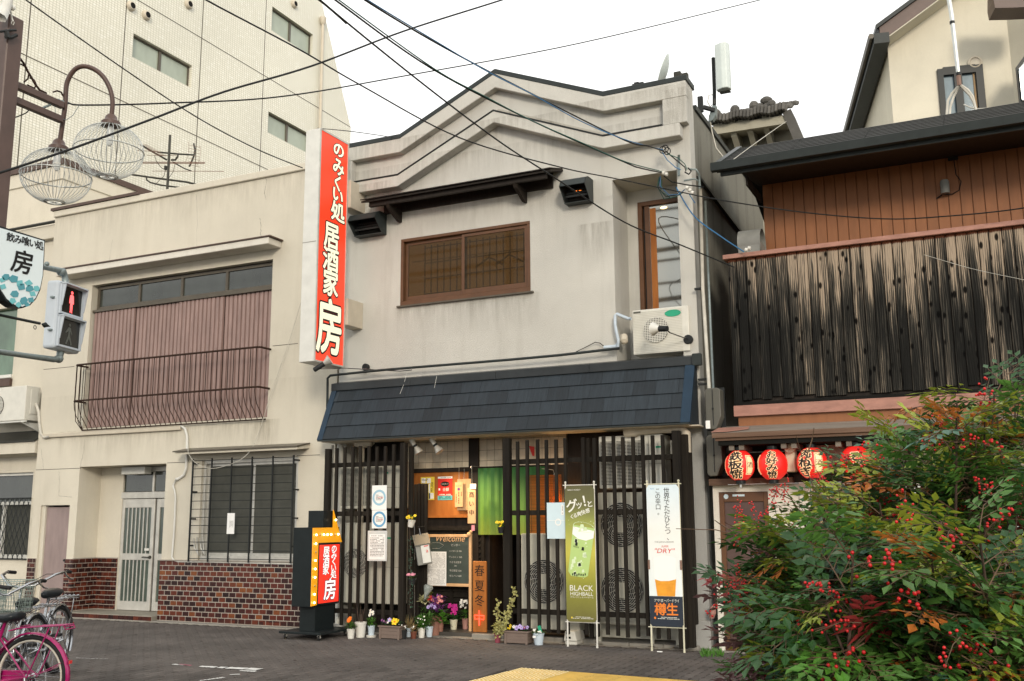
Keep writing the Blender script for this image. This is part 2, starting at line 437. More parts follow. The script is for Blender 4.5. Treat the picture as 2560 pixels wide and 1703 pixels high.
simple('antenna_rust', (.20, .12, .09), rough=.6, bst=0)
simple('panel_grey', (.56, .62, .60), rough=.4, bst=0, var=.05)
simple('bark', (.085, .055, .042), rough=.85, bst=.3)
simple('twig_red', (.10, .06, .035), rough=.7, bst=0)
simple('berry_red', (.46, .012, .014), rough=.28, bst=0, var=.25, objvar=.2)
simple('petal_white', (.78, .77, .72), rough=.6, bst=0)
simple('petal_yellow', (.80, .58, .02), rough=.6, bst=0)
simple('petal_orange', (.80, .19, .02), rough=.6, bst=0)
simple('petal_red', (.55, .03, .03), rough=.6, bst=0)
simple('petal_magenta', (.50, .02, .24), rough=.6, bst=0)
simple('petal_purple', (.16, .04, .20), rough=.6, bst=0)
simple('petal_lilac', (.42, .34, .62), rough=.6, bst=0)
simple('petal_pink', (.62, .25, .33), rough=.6, bst=0)
simple('petal_salmon', (.52, .17, .17), rough=.6, bst=0)
simple('cabbage_cream', (.62, .62, .38), rough=.6, bst=0)
simple('soil', (.035, .025, .018), rough=.95)
def leafm(name, c, v=.30):
    m, nt, b = _mat(name)
    oi = nn(nt, 'ShaderNodeObjectInfo'); n = noise(nt, mp(nt), 11, 3)
    cc = mul(nt, c, ramp(nt, n, [(.3, g3(1-v)), (.7, g3(1+v))]))
    cc = mul(nt, cc, ramp(nt, oi.outputs['Random'], [(0, g3(1-v*.7)), (1, g3(1+v*.7))]))
    nt.links.new(cc, b.inputs['Base Color']); b.inputs['Roughness'].default_value = .42
    b.inputs['Specular IOR Level'].default_value = .45
    tr = nn(nt, 'ShaderNodeBsdfTranslucent'); nt.links.new(cc, tr.inputs[0])
    mxs = nn(nt, 'ShaderNodeMixShader'); mxs.inputs[0].default_value = .28
    nt.links.new(b.outputs[0], mxs.inputs[1]); nt.links.new(tr.outputs[0], mxs.inputs[2])
    nt.links.new(mxs.outputs[0], nt.nodes['Material Output'].inputs[0])
leafm('leaf_green', (.070, .165, .030)); leafm('leaf_dark', (.026, .082, .020)); leafm('leaf_lime', (.24, .29, .030))
leafm('leaf_orange', (.50, .16, .03)); leafm('leaf_red', (.36, .045, .045)); leafm('leaf_bluegreen', (.065, .15, .10)); leafm('leaf_mauve', (.17, .085, .085))
leafm('leaf_ivy', (.34, .33, .12)); leafm('leaf_fresh', (.07, .20, .022)); leafm('leaf_straw', (.30, .22, .10))
# glazed brown tiles
m, nt, b = _mat('glazed_tile')
oi = nn(nt, 'ShaderNodeObjectInfo')
c = ramp(nt, oi.outputs['Random'], [(0, (.016, .006, .006)), (.35, (.040, .010, .008)), (.62, (.085, .016, .010)), (.88, (.115, .026, .011)), (1, (.19, .060, .016))])
c = mul(nt, c, ramp(nt, noise(nt, mp(nt), 30, 3), [(.3, g3(.7)), (.7, g3(1.25))]))
nt.links.new(c, b.inputs['Base Color']); b.inputs['Roughness'].default_value = .22; b.inputs['Specular IOR Level'].default_value = .55
bump(nt, b, noise(nt, mp(nt), 50, 2), .12, .004)
m, nt, b = _mat('glazed_tile_mass')   # the same glaze, varied by place for joined tiles
wn = nn(nt, 'ShaderNodeTexWhiteNoise'); mv = nn(nt, 'ShaderNodeVectorMath', operation='FLOOR')
nt.links.new(mp(nt, (9, 9, 15)), mv.inputs[0]); nt.links.new(mv.outputs[0], wn.inputs[0])
c = ramp(nt, wn.outputs[0], [(0, (.016, .006, .006)), (.5, (.050, .012, .008)), (1, (.11, .024, .011))])
nt.links.new(c, b.inputs['Base Color']); b.inputs['Roughness'].default_value = .25
simple('grout', (.33, .29, .25), rough=.9, bst=.2, var=.15)
# small mosaic tiles of the far block: too small to tell apart
m, nt, b = _mat('mosaic_tile')
v = mp(nt, (1, 1, 1)); sp = nn(nt, 'ShaderNodeSeparateXYZ'); nt.links.new(v, sp.inputs[0])
def grid(axis, pitch, w):
    a = nn(nt, 'ShaderNodeMath', operation='DIVIDE'); nt.links.new(sp.outputs[axis], a.inputs[0]); a.inputs[1].default_value = pitch
    f = nn(nt, 'ShaderNodeMath', operation='FRACT'); nt.links.new(a.outputs[0], f.inputs[0])
    g = nn(nt, 'ShaderNodeMath', operation='LESS_THAN'); nt.links.new(f.outputs[0], g.inputs[0]); g.inputs[1].default_value = w
    return g.outputs[0], a.outputs[0]
gy, ay = grid(1, .098, .17); gz, az = grid(2, .066, .20); gx, axx = grid(0, .098, .17)
geo = nn(nt, 'ShaderNodeNewGeometry'); sn = nn(nt, 'ShaderNodeSeparateXYZ'); nt.links.new(geo.outputs['Normal'], sn.inputs[0])
ab = nn(nt, 'ShaderNodeMath', operation='ABSOLUTE'); nt.links.new(sn.outputs[0], ab.inputs[0])
gh = nn(nt, 'ShaderNodeMix'); nt.links.new(ab.outputs[0], gh.inputs[0]); nt.links.new(gx, gh.inputs[2]); nt.links.new(gy, gh.inputs[3])
mxn = nn(nt, 'ShaderNodeMath', operation='MAXIMUM'); nt.links.new(gh.outputs[0], mxn.inputs[0]); nt.links.new(gz, mxn.inputs[1])
cmb = nn(nt, 'ShaderNodeCombineXYZ')
for i, s_ in enumerate((ay, az)):
    fl = nn(nt, 'ShaderNodeMath', operation='FLOOR'); nt.links.new(s_, fl.inputs[0]); nt.links.new(fl.outputs[0], cmb.inputs[i])
wn = nn(nt, 'ShaderNodeTexWhiteNoise'); nt.links.new(cmb.outputs[0], wn.inputs[0])
tc = ramp(nt, wn.outputs[0], [(0, (.68, .66, .56)), (.8, (.71, .69, .59)), (1, (.76, .745, .66))])
tc = mul(nt, tc, ramp(nt, noise(nt, mp(nt), .35, 5), [(.3, g3(.90)), (.7, g3(1.06))]))
c = mixf(nt, mxn.outputs[0], tc, (.47, .455, .36))
nt.links.new(c, b.inputs['Base Color']); b.inputs['Roughness'].default_value = .5
# charred cedar boards: pale worn streaks, strongest under the top rail and towards the right
m, nt, b = _mat('charred_cedar')
oi = nn(nt, 'ShaderNodeObjectInfo')
cb = nn(nt, 'ShaderNodeCombineXYZ'); mm = nn(nt, 'ShaderNodeMath', operation='MULTIPLY'); mm.inputs[1].default_value = 91
nt.links.new(oi.outputs['Random'], mm.inputs[0]); nt.links.new(mm.outputs[0], cb.inputs[0])
def vadd(a, b2):
    q = nn(nt, 'ShaderNodeVectorMath', operation='ADD'); nt.links.new(a, q.inputs[0]); nt.links.new(b2, q.inputs[1]); return q.outputs[0]
v1 = vadd(mp(nt, (1, 1, .10)), cb.outputs[0]); v2 = vadd(mp(nt, (1, 1, .035)), cb.outputs[0])
broad = noise(nt, v1, 9, 3, .5)
fine = noise(nt, v2, 95, 3, .6)
wv = nn(nt, 'ShaderNodeTexWave', wave_type='RINGS', rings_direction='Y'); wv.inputs['Scale'].default_value = 9; wv.inputs['Distortion'].default_value = 9; wv.inputs['Detail'].default_value = 3; wv.inputs['Detail Scale'].default_value = .8
nt.links.new(vadd(mp(nt, (1.4, 1, .16)), cb.outputs[0]), wv.inputs['Vector'])
sp2 = nn(nt, 'ShaderNodeSeparateXYZ'); nt.links.new(mp(nt), sp2.inputs[0])
hz = nn(nt, 'ShaderNodeMapRange'); nt.links.new(sp2.outputs[2], hz.inputs[0]); hz.inputs[1].default_value = 3.9; hz.inputs[2].default_value = 4.86; hz.inputs[3].default_value = -.30; hz.inputs[4].default_value = .12
hx = nn(nt, 'ShaderNodeMapRange'); nt.links.new(sp2.outputs[0], hx.inputs[0]); hx.inputs[1].default_value = -2.9; hx.inputs[2].default_value = -1.9; hx.inputs[3].default_value = -.22; hx.inputs[4].default_value = .03
def madd(a, b2, s=1.0):
    q = nn(nt, 'ShaderNodeMath', operation='MULTIPLY_ADD'); nt.links.new(a, q.inputs[0]); q.inputs[1].default_value = s
    if isinstance(b2, float): q.inputs[2].default_value = b2
    else: nt.links.new(b2, q.inputs[2])
    return q.outputs[0]
s1 = madd(broad, hz.outputs[0], 1.35); s1 = madd(hx.outputs[0], s1, 1.0); s1 = madd(fine, s1, .75); s1 = madd(wv.outputs[0], s1, .24); s1 = madd(oi.outputs['Random'], s1, .22)
sh = nn(nt, 'ShaderNodeMath', operation='SUBTRACT'); nt.links.new(s1, sh.inputs[0]); sh.inputs[1].default_value = .40; s1 = sh.outputs[0]
c = ramp(nt, s1, [(.0, (.008, .008, .0075)), (.52, (.012, .012, .011)), (.68, (.036, .034, .029)), (.84, (.085, .073, .058)), (1.0, (.34, .27, .20))])
kn = nn(nt, 'ShaderNodeTexVoronoi'); kn.inputs['Scale'].default_value = 1.0; nt.links.new(vadd(mp(nt, (9, 9, 4.2)), cb.outputs[0]), kn.inputs['Vector'])
c = mul(nt, c, ramp(nt, kn.outputs['Distance'], [(.14, g3(.04)), (.23, g3(1))]))
rim = nn(nt, 'ShaderNodeMapRange'); nt.links.new(sp2.outputs[2], rim.inputs[0]); rim.inputs[1].default_value = 4.80; rim.inputs[2].default_value = 4.87
rf = madd(fine, rim.outputs[0], .7)
c = mixf(nt, ramp(nt, rf, [(.75, g3(0)), (.95, g3(1))]), c, (.07, .022, .010))
nt.links.new(c, b.inputs['Base Color']); b.inputs['Roughness'].default_value = .9; b.inputs['Specular IOR Level'].default_value = .12
bump(nt, b, madd(fine, wv.outputs[0], 1.5), .55, .01)
# glass and screens
glass('dark_glass', (.030, .036, .030)); glass('door_glass', (.055, .075, .062), .15, var=.25); glass('green_glass', (.08, .14, .09), .12)
glass('frosted_pane', (.30, .34, .27), .35, var=.12); glass('amber_glass', (.12, .078, .040), .12, var=.35); glass('blue_glass', (.16, .22, .25), .05, var=.35)
simple('insect_screen', (.06, .062, .052), rough=.7, bst=.1, bs=400)
simple('lattice_brown', (.14, .085, .045), rough=.6, bst=0)
simple('room_dark', (.030, .020, .014), rough=.8)
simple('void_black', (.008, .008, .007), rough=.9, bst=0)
simple('brown_frame', (.11, .050, .022), rough=.38, bst=.03)
simple('beige_tile', (.56, .48, .36), rough=.35, bst=.03, objvar=.08)
simple('tatami_tan', (.28, .19, .10), rough=.8)
# woven bamboo blind with a lamp behind it
def blind(name, col, emit, ecol):
    m, nt, b = _mat(name); v = mp(nt)
    s_ = nn(nt, 'ShaderNodeSeparateXYZ'); nt.links.new(v, s_.inputs[0])
    q = nn(nt, 'ShaderNodeMath', operation='MULTIPLY'); q.inputs[1].default_value = 420; nt.links.new(s_.outputs[2], q.inputs[0])
    si = nn(nt, 'ShaderNodeMath', operation='SINE'); nt.links.new(q.outputs[0], si.inputs[0])
    st = ramp(nt, si.outputs[0], [(.1, g3(.55)), (.8, g3(1.1))])
    c = mul(nt, col, st); c = mul(nt, c, ramp(nt, noise(nt, mp(nt, (.3, .3, 30)), 3, 3), [(.3, g3(.7)), (.7, g3(1.2))]))
    nt.links.new(c, b.inputs['Base Color']); b.inputs['Roughness'].default_value = .6
    if emit:
        nt.links.new(mul(nt, c, ecol), b.inputs['Emission Color']); b.inputs['Emission Strength'].default_value = emit
        tr = nn(nt, 'ShaderNodeBsdfTranslucent'); nt.links.new(c, tr.inputs[0]); ms = nn(nt, 'ShaderNodeMixShader'); ms.inputs[0].default_value = .6; nt.links.new(b.outputs[0], ms.inputs[1]); nt.links.new(tr.outputs[0], ms.inputs[2]); nt.links.new(ms.outputs[0], nt.nodes['Material Output'].inputs[0])
blind('lit_blind', (.62, .24, .035), .12, (1.0, .55, .2)); blind('tan_blind', (.40, .25, .10), 0, (1, 1, 1))
# lit and printed things
plain('sign_red', (.70, .045, .02), .3, emit=.48, ecol=(.95, .060, .016))
plain('sign_cream', (.80, .78, .62), .4, emit=.35, ecol=(1, .95, .70))
plain('floor_red', (.70, .03, .02), .3, emit=.62, ecol=(.95, .035, .014))
plain('floor_white', (.8, .78, .76), .4, emit=.55, ecol=(1, .90, .86))
plain('arrow_orange', (.72, .30, .01), .35, emit=.28, ecol=(1, .42, .01))
plain('bulb_lit', (1, .95, .8), .2, emit=9, ecol=(1, .80, .48)); plain('bulb_off', (.45, .30, .12), .1)
plain('spot_lit', (1, .9, .7), .2, emit=6, ecol=(1, .74, .42)); plain('neon_red', (.9, .05, .03), .3, emit=3.2, ecol=(1, .05, .025))
plain('signal_red', (.9, .1, .1), .3, emit=2.2, ecol=(1, .085, .085)); plain('signal_off', (.085, .095, .085), .3)
plain('signal_screen', (.012, .013, .012), .12)
plain('lantern_red', (.62, .015, .012), .45, emit=.32, ecol=(1, .018, .010)); plain('lantern_ink', (.012, .01, .01), .6)
plain('lantern_cream', (.75, .52, .30), .5, emit=.50, ecol=(1, .60, .30)); plain('lamp_reflection', (1, .9, .6), .3, emit=3, ecol=(1, .72, .30))
plain('room_bright', (.8, .8, .8), .6, emit=1.1, ecol=(1, .95, .88))
plain('steel_cap', (.30, .30, .30), .25, 1.0); plain('ember', (.6, .15, .02), .4, emit=1.6, ecol=(1, .22, .02))
# noren cloth, banner prints
def gradz(name, stops, z0, z1, rough=.7, nz=.06, emit=0):
    m, nt, b = _mat(name); s_ = nn(nt, 'ShaderNodeSeparateXYZ'); nt.links.new(mp(nt), s_.inputs[0])
    r_ = nn(nt, 'ShaderNodeMapRange'); nt.links.new(s_.outputs[2], r_.inputs[0]); r_.inputs[1].default_value = z0; r_.inputs[2].default_value = z1
    c = ramp(nt, r_.outputs[0], stops); c = mul(nt, c, ramp(nt, noise(nt, mp(nt), 8, 3), [(.3, g3(1-nz)), (.7, g3(1+nz))]))
    nt.links.new(c, b.inputs['Base Color']); b.inputs['Roughness'].default_value = rough
gradz('noren_green', [(0, (.19, .26, .025)), (.35, (.10, .23, .030)), (1, (.016, .11, .018))], 1.37, 2.22)
gradz('olive_print', [(0, (.13, .12, .028)), (.28, (.25, .25, .03)), (.50, (.50, .46, .07)), (.72, (.30, .33, .08)), (.85, (.13, .13, .045)), (1, (.10, .095, .04))], .32, 2.0)
gradz('beer_banner', [(0, (.72, .78, .78)), (.5, (.76, .77, .74)), (1, (.60, .72, .80))], .8, 2.03, nz=.02)
gradz('beer_amber', [(0, (.72, .30, .02)), (.6, (.80, .42, .05)), (1, (.75, .28, .02))], .80, 1.05, nz=.15)
gradz('gold_print', [(0, (.75, .20, .02)), (1, (.80, .68, .06))], .62, .76)
plain('navy_print', (.012, .02, .035), .5); plain('drink_green', (.42, .58, .20), .5); plain('drink_pale', (.62, .74, .48), .5); plain('foam_white', (.82, .82, .80), .6)
plain('print_white', (.75, .75, .68), .6)
plain('teal_glass', (.05, .25, .30), .3); plain('teal_light', (.12, .42, .45), .3); plain('sign_face_pale', (.62, .70, .72), .35)
plain('clear_plastic', (.55, .57, .56), .25)
# tinted see-through window pane and a mirror-like pane
def seethru(name, tint, trans=.6, gloss=.12):
    m, nt, b = _mat(name)
    t = nn(nt, 'ShaderNodeBsdfTransparent'); t.inputs[0].default_value = (*tint, 1); g = nn(nt, 'ShaderNodeBsdfGlossy'); g.inputs['Roughness'].default_value = .03; g.inputs[0].default_value = (.84, .86, .80, 1)
    d_ = nn(nt, 'ShaderNodeBsdfDiffuse'); d_.inputs[0].default_value = (.10, .075, .045, 1)
    a = nn(nt, 'ShaderNodeMixShader'); a.inputs[0].default_value = 1-trans; nt.links.new(t.outputs[0], a.inputs[1]); nt.links.new(d_.outputs[0], a.inputs[2])
    c = nn(nt, 'ShaderNodeMixShader'); c.inputs[0].default_value = gloss; nt.links.new(a.outputs[0], c.inputs[1]); nt.links.new(g.outputs[0], c.inputs[2])
    nt.links.new(c.outputs[0], nt.nodes['Material Output'].inputs[0])
seethru('window_tint', (.50, .42, .28), .74, .012)
seethru('mirror_glass', (.3, .3, .3), .10, .30)
plain('window_paper', (.42, .33, .19), .8, emit=.42, ecol=(.62, .36, .13))
simple('plastic_grey_light', (.22, .22, .20), rough=.5, bst=.03)
simple('door_brown_panel', (.085, .052, .045), rough=.35, bst=.03, var=.2)
plain('room_bright_soft', (.7, .7, .68), .6, emit=.35, ecol=(1, .96, .9))
plain('blue_pale', (.30, .50, .62), .6)
m, nt, b = _mat('clear_glass'); b.inputs['Base Color'].default_value = (.5, .55, .52, 1); b.inputs['Roughness'].default_value = .1; b.inputs['Transmission Weight'].default_value = .6
# ================================================================== GROUND
mb = MB(); mb.poly([(-90, -60, -.035), (70, -60, -.035), (70, 120, -.035), (-90, 120, -.035)])
mb.build('ground', 'joint_sand', kind='structure')
pav = bpy.data.objects.new('pavement', None); COL.objects.link(pav); tag(pav, kind='structure')
base = MB(); base.box(-22, 6, 4.0, 12.33, -.030, -.012); base.build('paving_bed', 'joint_sand', pav)
# interlocking pavers, 0.10 x 0.20 with a zigzag side; the pieces that show largest are single objects
PW, PL, GAP = .105, .205, .008
prot = MB()
def paver_pts(cx, cy, top, sh=0.0):
    w, l, z = PW-GAP, PL-GAP, .012
    P = []
    for y, dx in ((-.5, 0), (-.17, .012), (.17, -.012), (.5, 0)): P.append((cx-w/2+dx, cy+y*l))
    for y, dx in ((.5, 0), (.17, -.012), (-.17, .012), (-.5, 0)): P.append((cx+w/2+dx, cy+y*l))
    return P
def paver_mesh(mb, cx, cy, top):
    P = paver_pts(cx, cy, top); i = .006
    T = [(cx+(x-cx)*(1-2*i/PW), cy+(y-cy)*(1-2*i/PL)) for x, y in P]
    n = len(P); b0 = len(mb.v)
    mb.v += [Vector((x, y, top-.02)) for x, y in P] + [Vector((x, y, top-.004)) for x, y in P] + [Vector((x, y, top)) for x, y in T]
    for k in range(n):
        j = (k+1) % n
        mb._f([b0+k, b0+n+k, b0+n+j, b0+j]); mb._f([b0+n+k, b0+2*n+k, b0+2*n+j, b0+n+j])
    mb._f([b0+2*n+k for k in reversed(range(n))])
pv = MB(); paver_mesh(pv, 0, 0, 0); pv.f = [f[::-1] for f in pv.f]
pobj = pv.build('paver', 'paver', pav); first = True
rest = MB(); cand = []
xi = -20.0; ci = 0
TACT = lambda x, y: (x > -4.86-(10.165-y)*.10 and y < 10.175-.063*(x+4.816)) 
while xi < 3.2:
    yy = 4.2 + (ci % 2)*PL/2
    while yy < 12.28:
        if not (TACT(xi, yy)):
            q = Vector((xi, yy, 0-EYE)); zc = q.dot(_d)
            if zc > 1:
                u = 1280+FPX*q.dot(_r)/zc; v = 851.5-FPX*q.dot(_u)/zc
                cand.append((xi, yy, u, v, zc))
        yy += PL
    xi += PW; ci += 1
vis = [c for c in cand if -20 < c[2] < 1900 and c[3] < 1705]; vis.sort(key=lambda c: c[4]); near = vis[:290]; ns = set((c[0], c[1]) for c in near)
for k, (x, y, u, v, z) in enumerate(near):
    o = pobj if k == 0 else pobj.copy()
    if k: COL.objects.link(o); o.parent = pav
    o.location = (x, y, RN.uniform(-.0015, .0015))
for (x, y, u, v, z) in cand:
    if (x, y) in ns or not (-250 < u < 2900 and v < 2100): continue
    paver_mesh(rest, x, y, RN.uniform(-.0015, .0015))
rest.f = [f[::-1] for f in rest.f]
rest.build('pavers', 'paver', pav, kind='stuff')
# tactile paving, 0.30 m tiles: domes at the corner, plain bars to the right
tac = bpy.data.objects.new('tactile_paving', None); COL.objects.link(tac); tag(tac, kind='structure')
for i in range(20):
    for j in range(12):
        cx = -4.665 + i*.303 - j*.03; cy = 10.015 - .063*(cx+4.816) - j*.303
        mb = MB(); ax = Vector((1, -.063, 0)).normalized(); ay = Vector((.063, 1, 0)).normalized()
        mb.obox((cx, cy, -.006), (ax, ay, UZ), (.149, .149, .009))
        if i < 2 and j < 6:
            for a in range(6):
                for b in range(6):
                    p = Vector((cx, cy, .003)) + ax*(a-2.5)*.05 + ay*(b-2.5)*.05
                    mb.mat(1); mb.lathe([(.013, 0), (.010, .005)], p, 6); mb.mat(0)
        elif i >= 2:
            for a in range(4):
                mb.obox(Vector((cx, cy, .0045)) + ay*(a-1.5)*.072, (ax, ay, UZ), (.13, .014, .0025))
        mb.build('tactile_tile', ['tactile_yellow', 'tactile_worn'], tac)
# worn paint on the paving
def blot(mb, pts, z=.006):
    c = sum((Vector((p[0], p[1], 0)) for p in pts), Vector())/len(pts)
    mb.poly([(p[0], p[1], z) for p in pts])
mk = MB(); R2 = random.Random(5)
def streak(mb, a, b, w0, w1, n=9, brk=.25):
    a = G(*a); b = G(*b); d = b-a; nrm = Vector((-d.y, d.x, 0)).normalized()
    t = 0
    while t < 1:
        e = min(1, t+R2.uniform(.06, .16))
        P = []
        for q in (t, (t+e)/2, e): P.append(a+d*q+nrm*(w0+(w1-w0)*q)*R2.uniform(.35, .6))
        for q in (e, (t+e)/2, t): P.append(a+d*q-nrm*(w0+(w1-w0)*q)*R2.uniform(.35, .6))
        blot(mb, P)
        t = e + (R2.uniform(.012, .04) if R2.random() < brk else .004)
streak(mk, (432, 1662), (460, 1664), .05, .05); streak(mk, (500, 1667), (648, 1675), .07, .14); streak(mk, (600, 1678), (640, 1680), .04, .07)
streak(mk, (574, 1688), (600, 1687), .03, .05); streak(mk, (500, 1703), (560, 1695), .03, .06, brk=.8); streak(mk, (190, 1646), (270, 1649), .015, .01, brk=.6)
mk.build('worn_white_marking', 'road_paint', kind='structure')
mk = MB(); streak(mk, (447, 1662), (478, 1665), .05, .04, brk=.6); mk.build('worn_pink_marking', 'road_paint_pink', kind='structure')
kb = bpy.data.objects.new('kerb', None); COL.objects.link(kb); tag(kb, kind='structure')
x = -19.0
while x < -9.05:
    mb = MB(); mb.box(x, x+.596, 12.33, 12.53, -.03, .012); mb.build('kerb_stone', 'kerb_concrete', kb, bevel=.006); x += .6
x = -6.6
while x < -3.5:
    mb = MB(); mb.box(x, x+.446, 12.40, 12.50, -.03, .055 if x < -5 else .035); mb.build('kerb_stone', 'kerb_concrete', kb, bevel=.008); x += .45
sl = MB(); sl.box(-9.4, 3.0, 12.33, 13.2, -.034, -.002); sl.build('concrete_apron', 'kerb_concrete', kind='structure')
sl = MB(); sl.box(-8.95, -3.33, 12.5, 16, -.001, .05); sl.build('porch_floor', 'deck_dark', kind='structure')

# ================================================================== LEFT PLASTER BUILDING
YF = 12.5
L = thing('plaster_building', 'cream plaster two storey building with mauve shutter, curved balcony rail and brown tiled base', 'building', (-12.2, YF, 0))
H_SH = (-14.40, -10.32, 3.20, 5.78); H_EN = (-14.40, -12.39, .085, 2.53); H_MD = (-15.30, -14.58, 0.0, 1.875); H_WN = (-11.62, -9.68, .965, 2.56)
mb = MB(); wall(mb, -15.5, -9.0, 0, 7.28, YF, YF+.20, [H_SH, (H_EN[0], H_EN[1], 0.0, H_EN[3]), H_MD, H_WN])
mb.box(-15.5, -15.3, YF+.2, 21, 0, 7.28); mb.box(-9.2, -9.0, YF+.2, 21, 0, 7.2); mb.box(-15.3, -9.2, 20.8, 21, 0, 7.2); mb.box(-15.3, -9.2, YF+.2, 20.8, 6.9, 7.0)
mb.box(-15.3, -9.2, YF+1.6, YF+1.7, 0, 6.9)
mb.build('wall', 'cream_plaster', L)
# entry porch inside: side walls, back wall, ceiling
mb = MB(); mb.box(-14.58, -14.402, YF+.2, 13.05, 0, 2.6); mb.box(-12.388, -12.25, YF+.2, 13.05, 0, 2.6)
mb.box(-14.402, -13.86, 12.985, 13.10, 0, 2.53); mb.box(-14.402, -12.388, 12.70, 13.4, 2.532, 2.66); mb.build('porch_wall', 'cream_plaster', L)
mb = MB(); mb.box(-14.398, -12.392, 12.36, 13.4, 0, .082); mb.build('porch_step', 'porch_tile', L, bevel=.006)
mb = MB()
for xx in range(20):
    mb.box(-14.40+xx*.1004, -14.40+xx*.1004+.094, 12.345, 12.359, .004, .074)
mb.build('step_edging', 'glazed_tile_mass', L, kind='stuff')
# parapet cap with chipped edge, brown flashing
mb = MB(); mb.box(-15.5, -9.0, 12.455, 12.72, 7.20, 7.32); mb.build('parapet_cap', 'cream_plaster', L, bevel=.01)
mb = MB(); mb.box(-15.55, X(345, 492, 12.42), 12.425, 12.74, 7.322, 7.372); mb.build('parapet_flashing', 'brown_flashing', L)
# shutter window: canopy, transom with four panes, shutters
mb = MB(); mb.box(-14.98, -10.16, 12.18, 12.498, 5.945, 6.055); mb.build('canopy', 'white_wall', L, bevel=.008)
mb = MB(); mb.box(-15.0, -10.12, 12.16, 12.53, 6.057, 6.078); mb.build('canopy_flashing', 'brown_flashing', L)
y0 = 12.60
fr = MB(); x0, x1, z0, z1 = H_SH[0]+.04, H_SH[1]-.03, 5.34, 5.76
fr.box(x0, x1, y0, y0+.06, z0, z0+.05); fr.box(x0, x1, y0, y0+.06, z1-.05, z1)
fr.box(x0-.04, x1+.02, y0-.06, y0-.005, z0-.05, z0-.012)
cols = [x0 + (x1-x0-.05)*k/4 for k in range(5)]
for c_ in cols: fr.box(c_, c_+.05, y0+.002, y0+.058, z0+.05, z1-.05)
fr = fr.build('transom_frame', 'bronze_alu', L)
for k in range(4):
    mb = MB(); mb.box(cols[k]+.05, cols[k+1], y0+.025, y0+.035, z0+.05, z1-.05); mb.build('pane', 'dark_glass', fr)
nS = 4
for k in range(nS):
    a = H_SH[0]+.03+(H_SH[1]-H_SH[0]-.06)*k/nS; b = a+(H_SH[1]-H_SH[0]-.06)/nS-.006
    mb = MB(); yb = 12.57+(.02 if k % 2 else 0); nr = 11; w = (b-a)/nr
    for r_ in range(nr):
        xx = a+r_*w
        mb.poly([(xx, yb, 3.215), (xx+w*.62, yb, 3.215), (xx+w*.62, yb, 5.285), (xx, yb, 5.285)])
        mb.poly([(xx+w*.62, yb, 3.215), (xx+w*.70, yb+.028, 3.215), (xx+w*.70, yb+.028, 5.285), (xx+w*.62, yb, 5.285)])
        mb.poly([(xx+w*.70, yb+.028, 3.215), (xx+w*.80, yb+.004, 3.215), (xx+w*.80, yb+.004, 5.285), (xx+w*.70, yb+.028, 5.285)])
        mb.poly([(xx+w*.80, yb+.004, 3.215), (xx+w*.90, yb+.028, 3.215), (xx+w*.90, yb+.028, 5.285), (xx+w*.80, yb+.004, 5.285)])
        mb.poly([(xx+w*.90, yb+.028, 3.215), (xx+w, yb, 3.215), (xx+w, yb, 5.285), (xx+w*.90, yb+.028, 5.285)])
    mb.build('shutter_panel', 'shutter_mauve', L)
mb = MB(); mb.box(H_SH[0], H_SH[1], 12.66, 12.7, 3.2, 5.78); mb.build('window_back', 'void_black', L)
# curved balcony railing
rl = MB(); xa, xb = X(188, 912, 12.22), X(676, 868, 12.49); zt = Z(400, 892, 12.22); zm = Z(400, 986, 12.22); zb = 3.16
def rail(mb, z, yo, r):
    P = [(xa, 12.5, z), (xa, 12.30, z), (xa+.02, yo+.02, z), (xa+.06, yo, z)] + [(xa+(xb-xa)*k/6, yo, z) for k in range(1, 6)] + [(xb-.06, yo, z), (xb-.01, yo+.02, z), (xb, yo+.06, z), (xb, 12.5, z)]
    mb.tube(P, r, 6)
rail(rl, zt, 12.22, .017); rail(rl, zm, 12.22, .017)
rl.tube([(xa+.02, 12.44, zb), (xb, 12.44, zb)], .012, 5)
rl = rl.build('balcony_rail', 'rust_iron', L, smooth=True)
nb = 36
for k in range(nb):
    x = xa+.05+(xb-xa-.1)*k/(nb-1)
    mb = MB(); mb.tube([(x, 12.215, zt+.01), (x, 12.215, zm), (x, 12.21, zm-.05), (x, 12.225, zm-.14), (x, 12.27, zm-.26), (x, 12.36, zm-.37), (x, 12.44, zb)], .0068, 5)
    mb.build('bar', 'rust_iron', rl, smooth=True)
for k in range(3):
    y = 12.27+k*.07
    mb = MB(); mb.tube([(xa, y, zt), (xa, y, zm), (xa, y+.02*(2-k), zb+.15), (xa+.02, 12.44, zb)], .0068, 5); mb.build('bar', 'rust_iron', rl, smooth=True)
# cable trunking under the balcony, hose and pipe
mb = MB(); zt_ = Z(300, 1079, 12.47)
mb.box(X(105, 1096, 12.47), X(452, 1064, 12.47), 12.45, 12.499, zt_-.035, zt_+.035); mb.build('cable_trunking', 'cream_metal', L, bevel=.008)
mb = MB(); mb.tube([W(*p, 12.47) for p in ((452, 1064), (463, 1072), (468, 1090), (468, 1130), (466, 1170), (460, 1188), (447, 1196))], .022, 7)
mb.ball(W(443, 1198, 12.47), .045, 8, 5, (1, .6, .6)); mb.build('hose', 'white_metal', L, smooth=True)
mb = MB(); mb.tube([W(*p, 12.475) for p in ((440, 1200), (433, 1214), (437, 1228), (439, 1245), (436, 1320), (430, 1392), (434, 1400), (445, 1404), (520, 1405), (735, 1410), (752, 1412))], .016, 7); mb.build('water_pipe', 'white_metal', L, smooth=True)
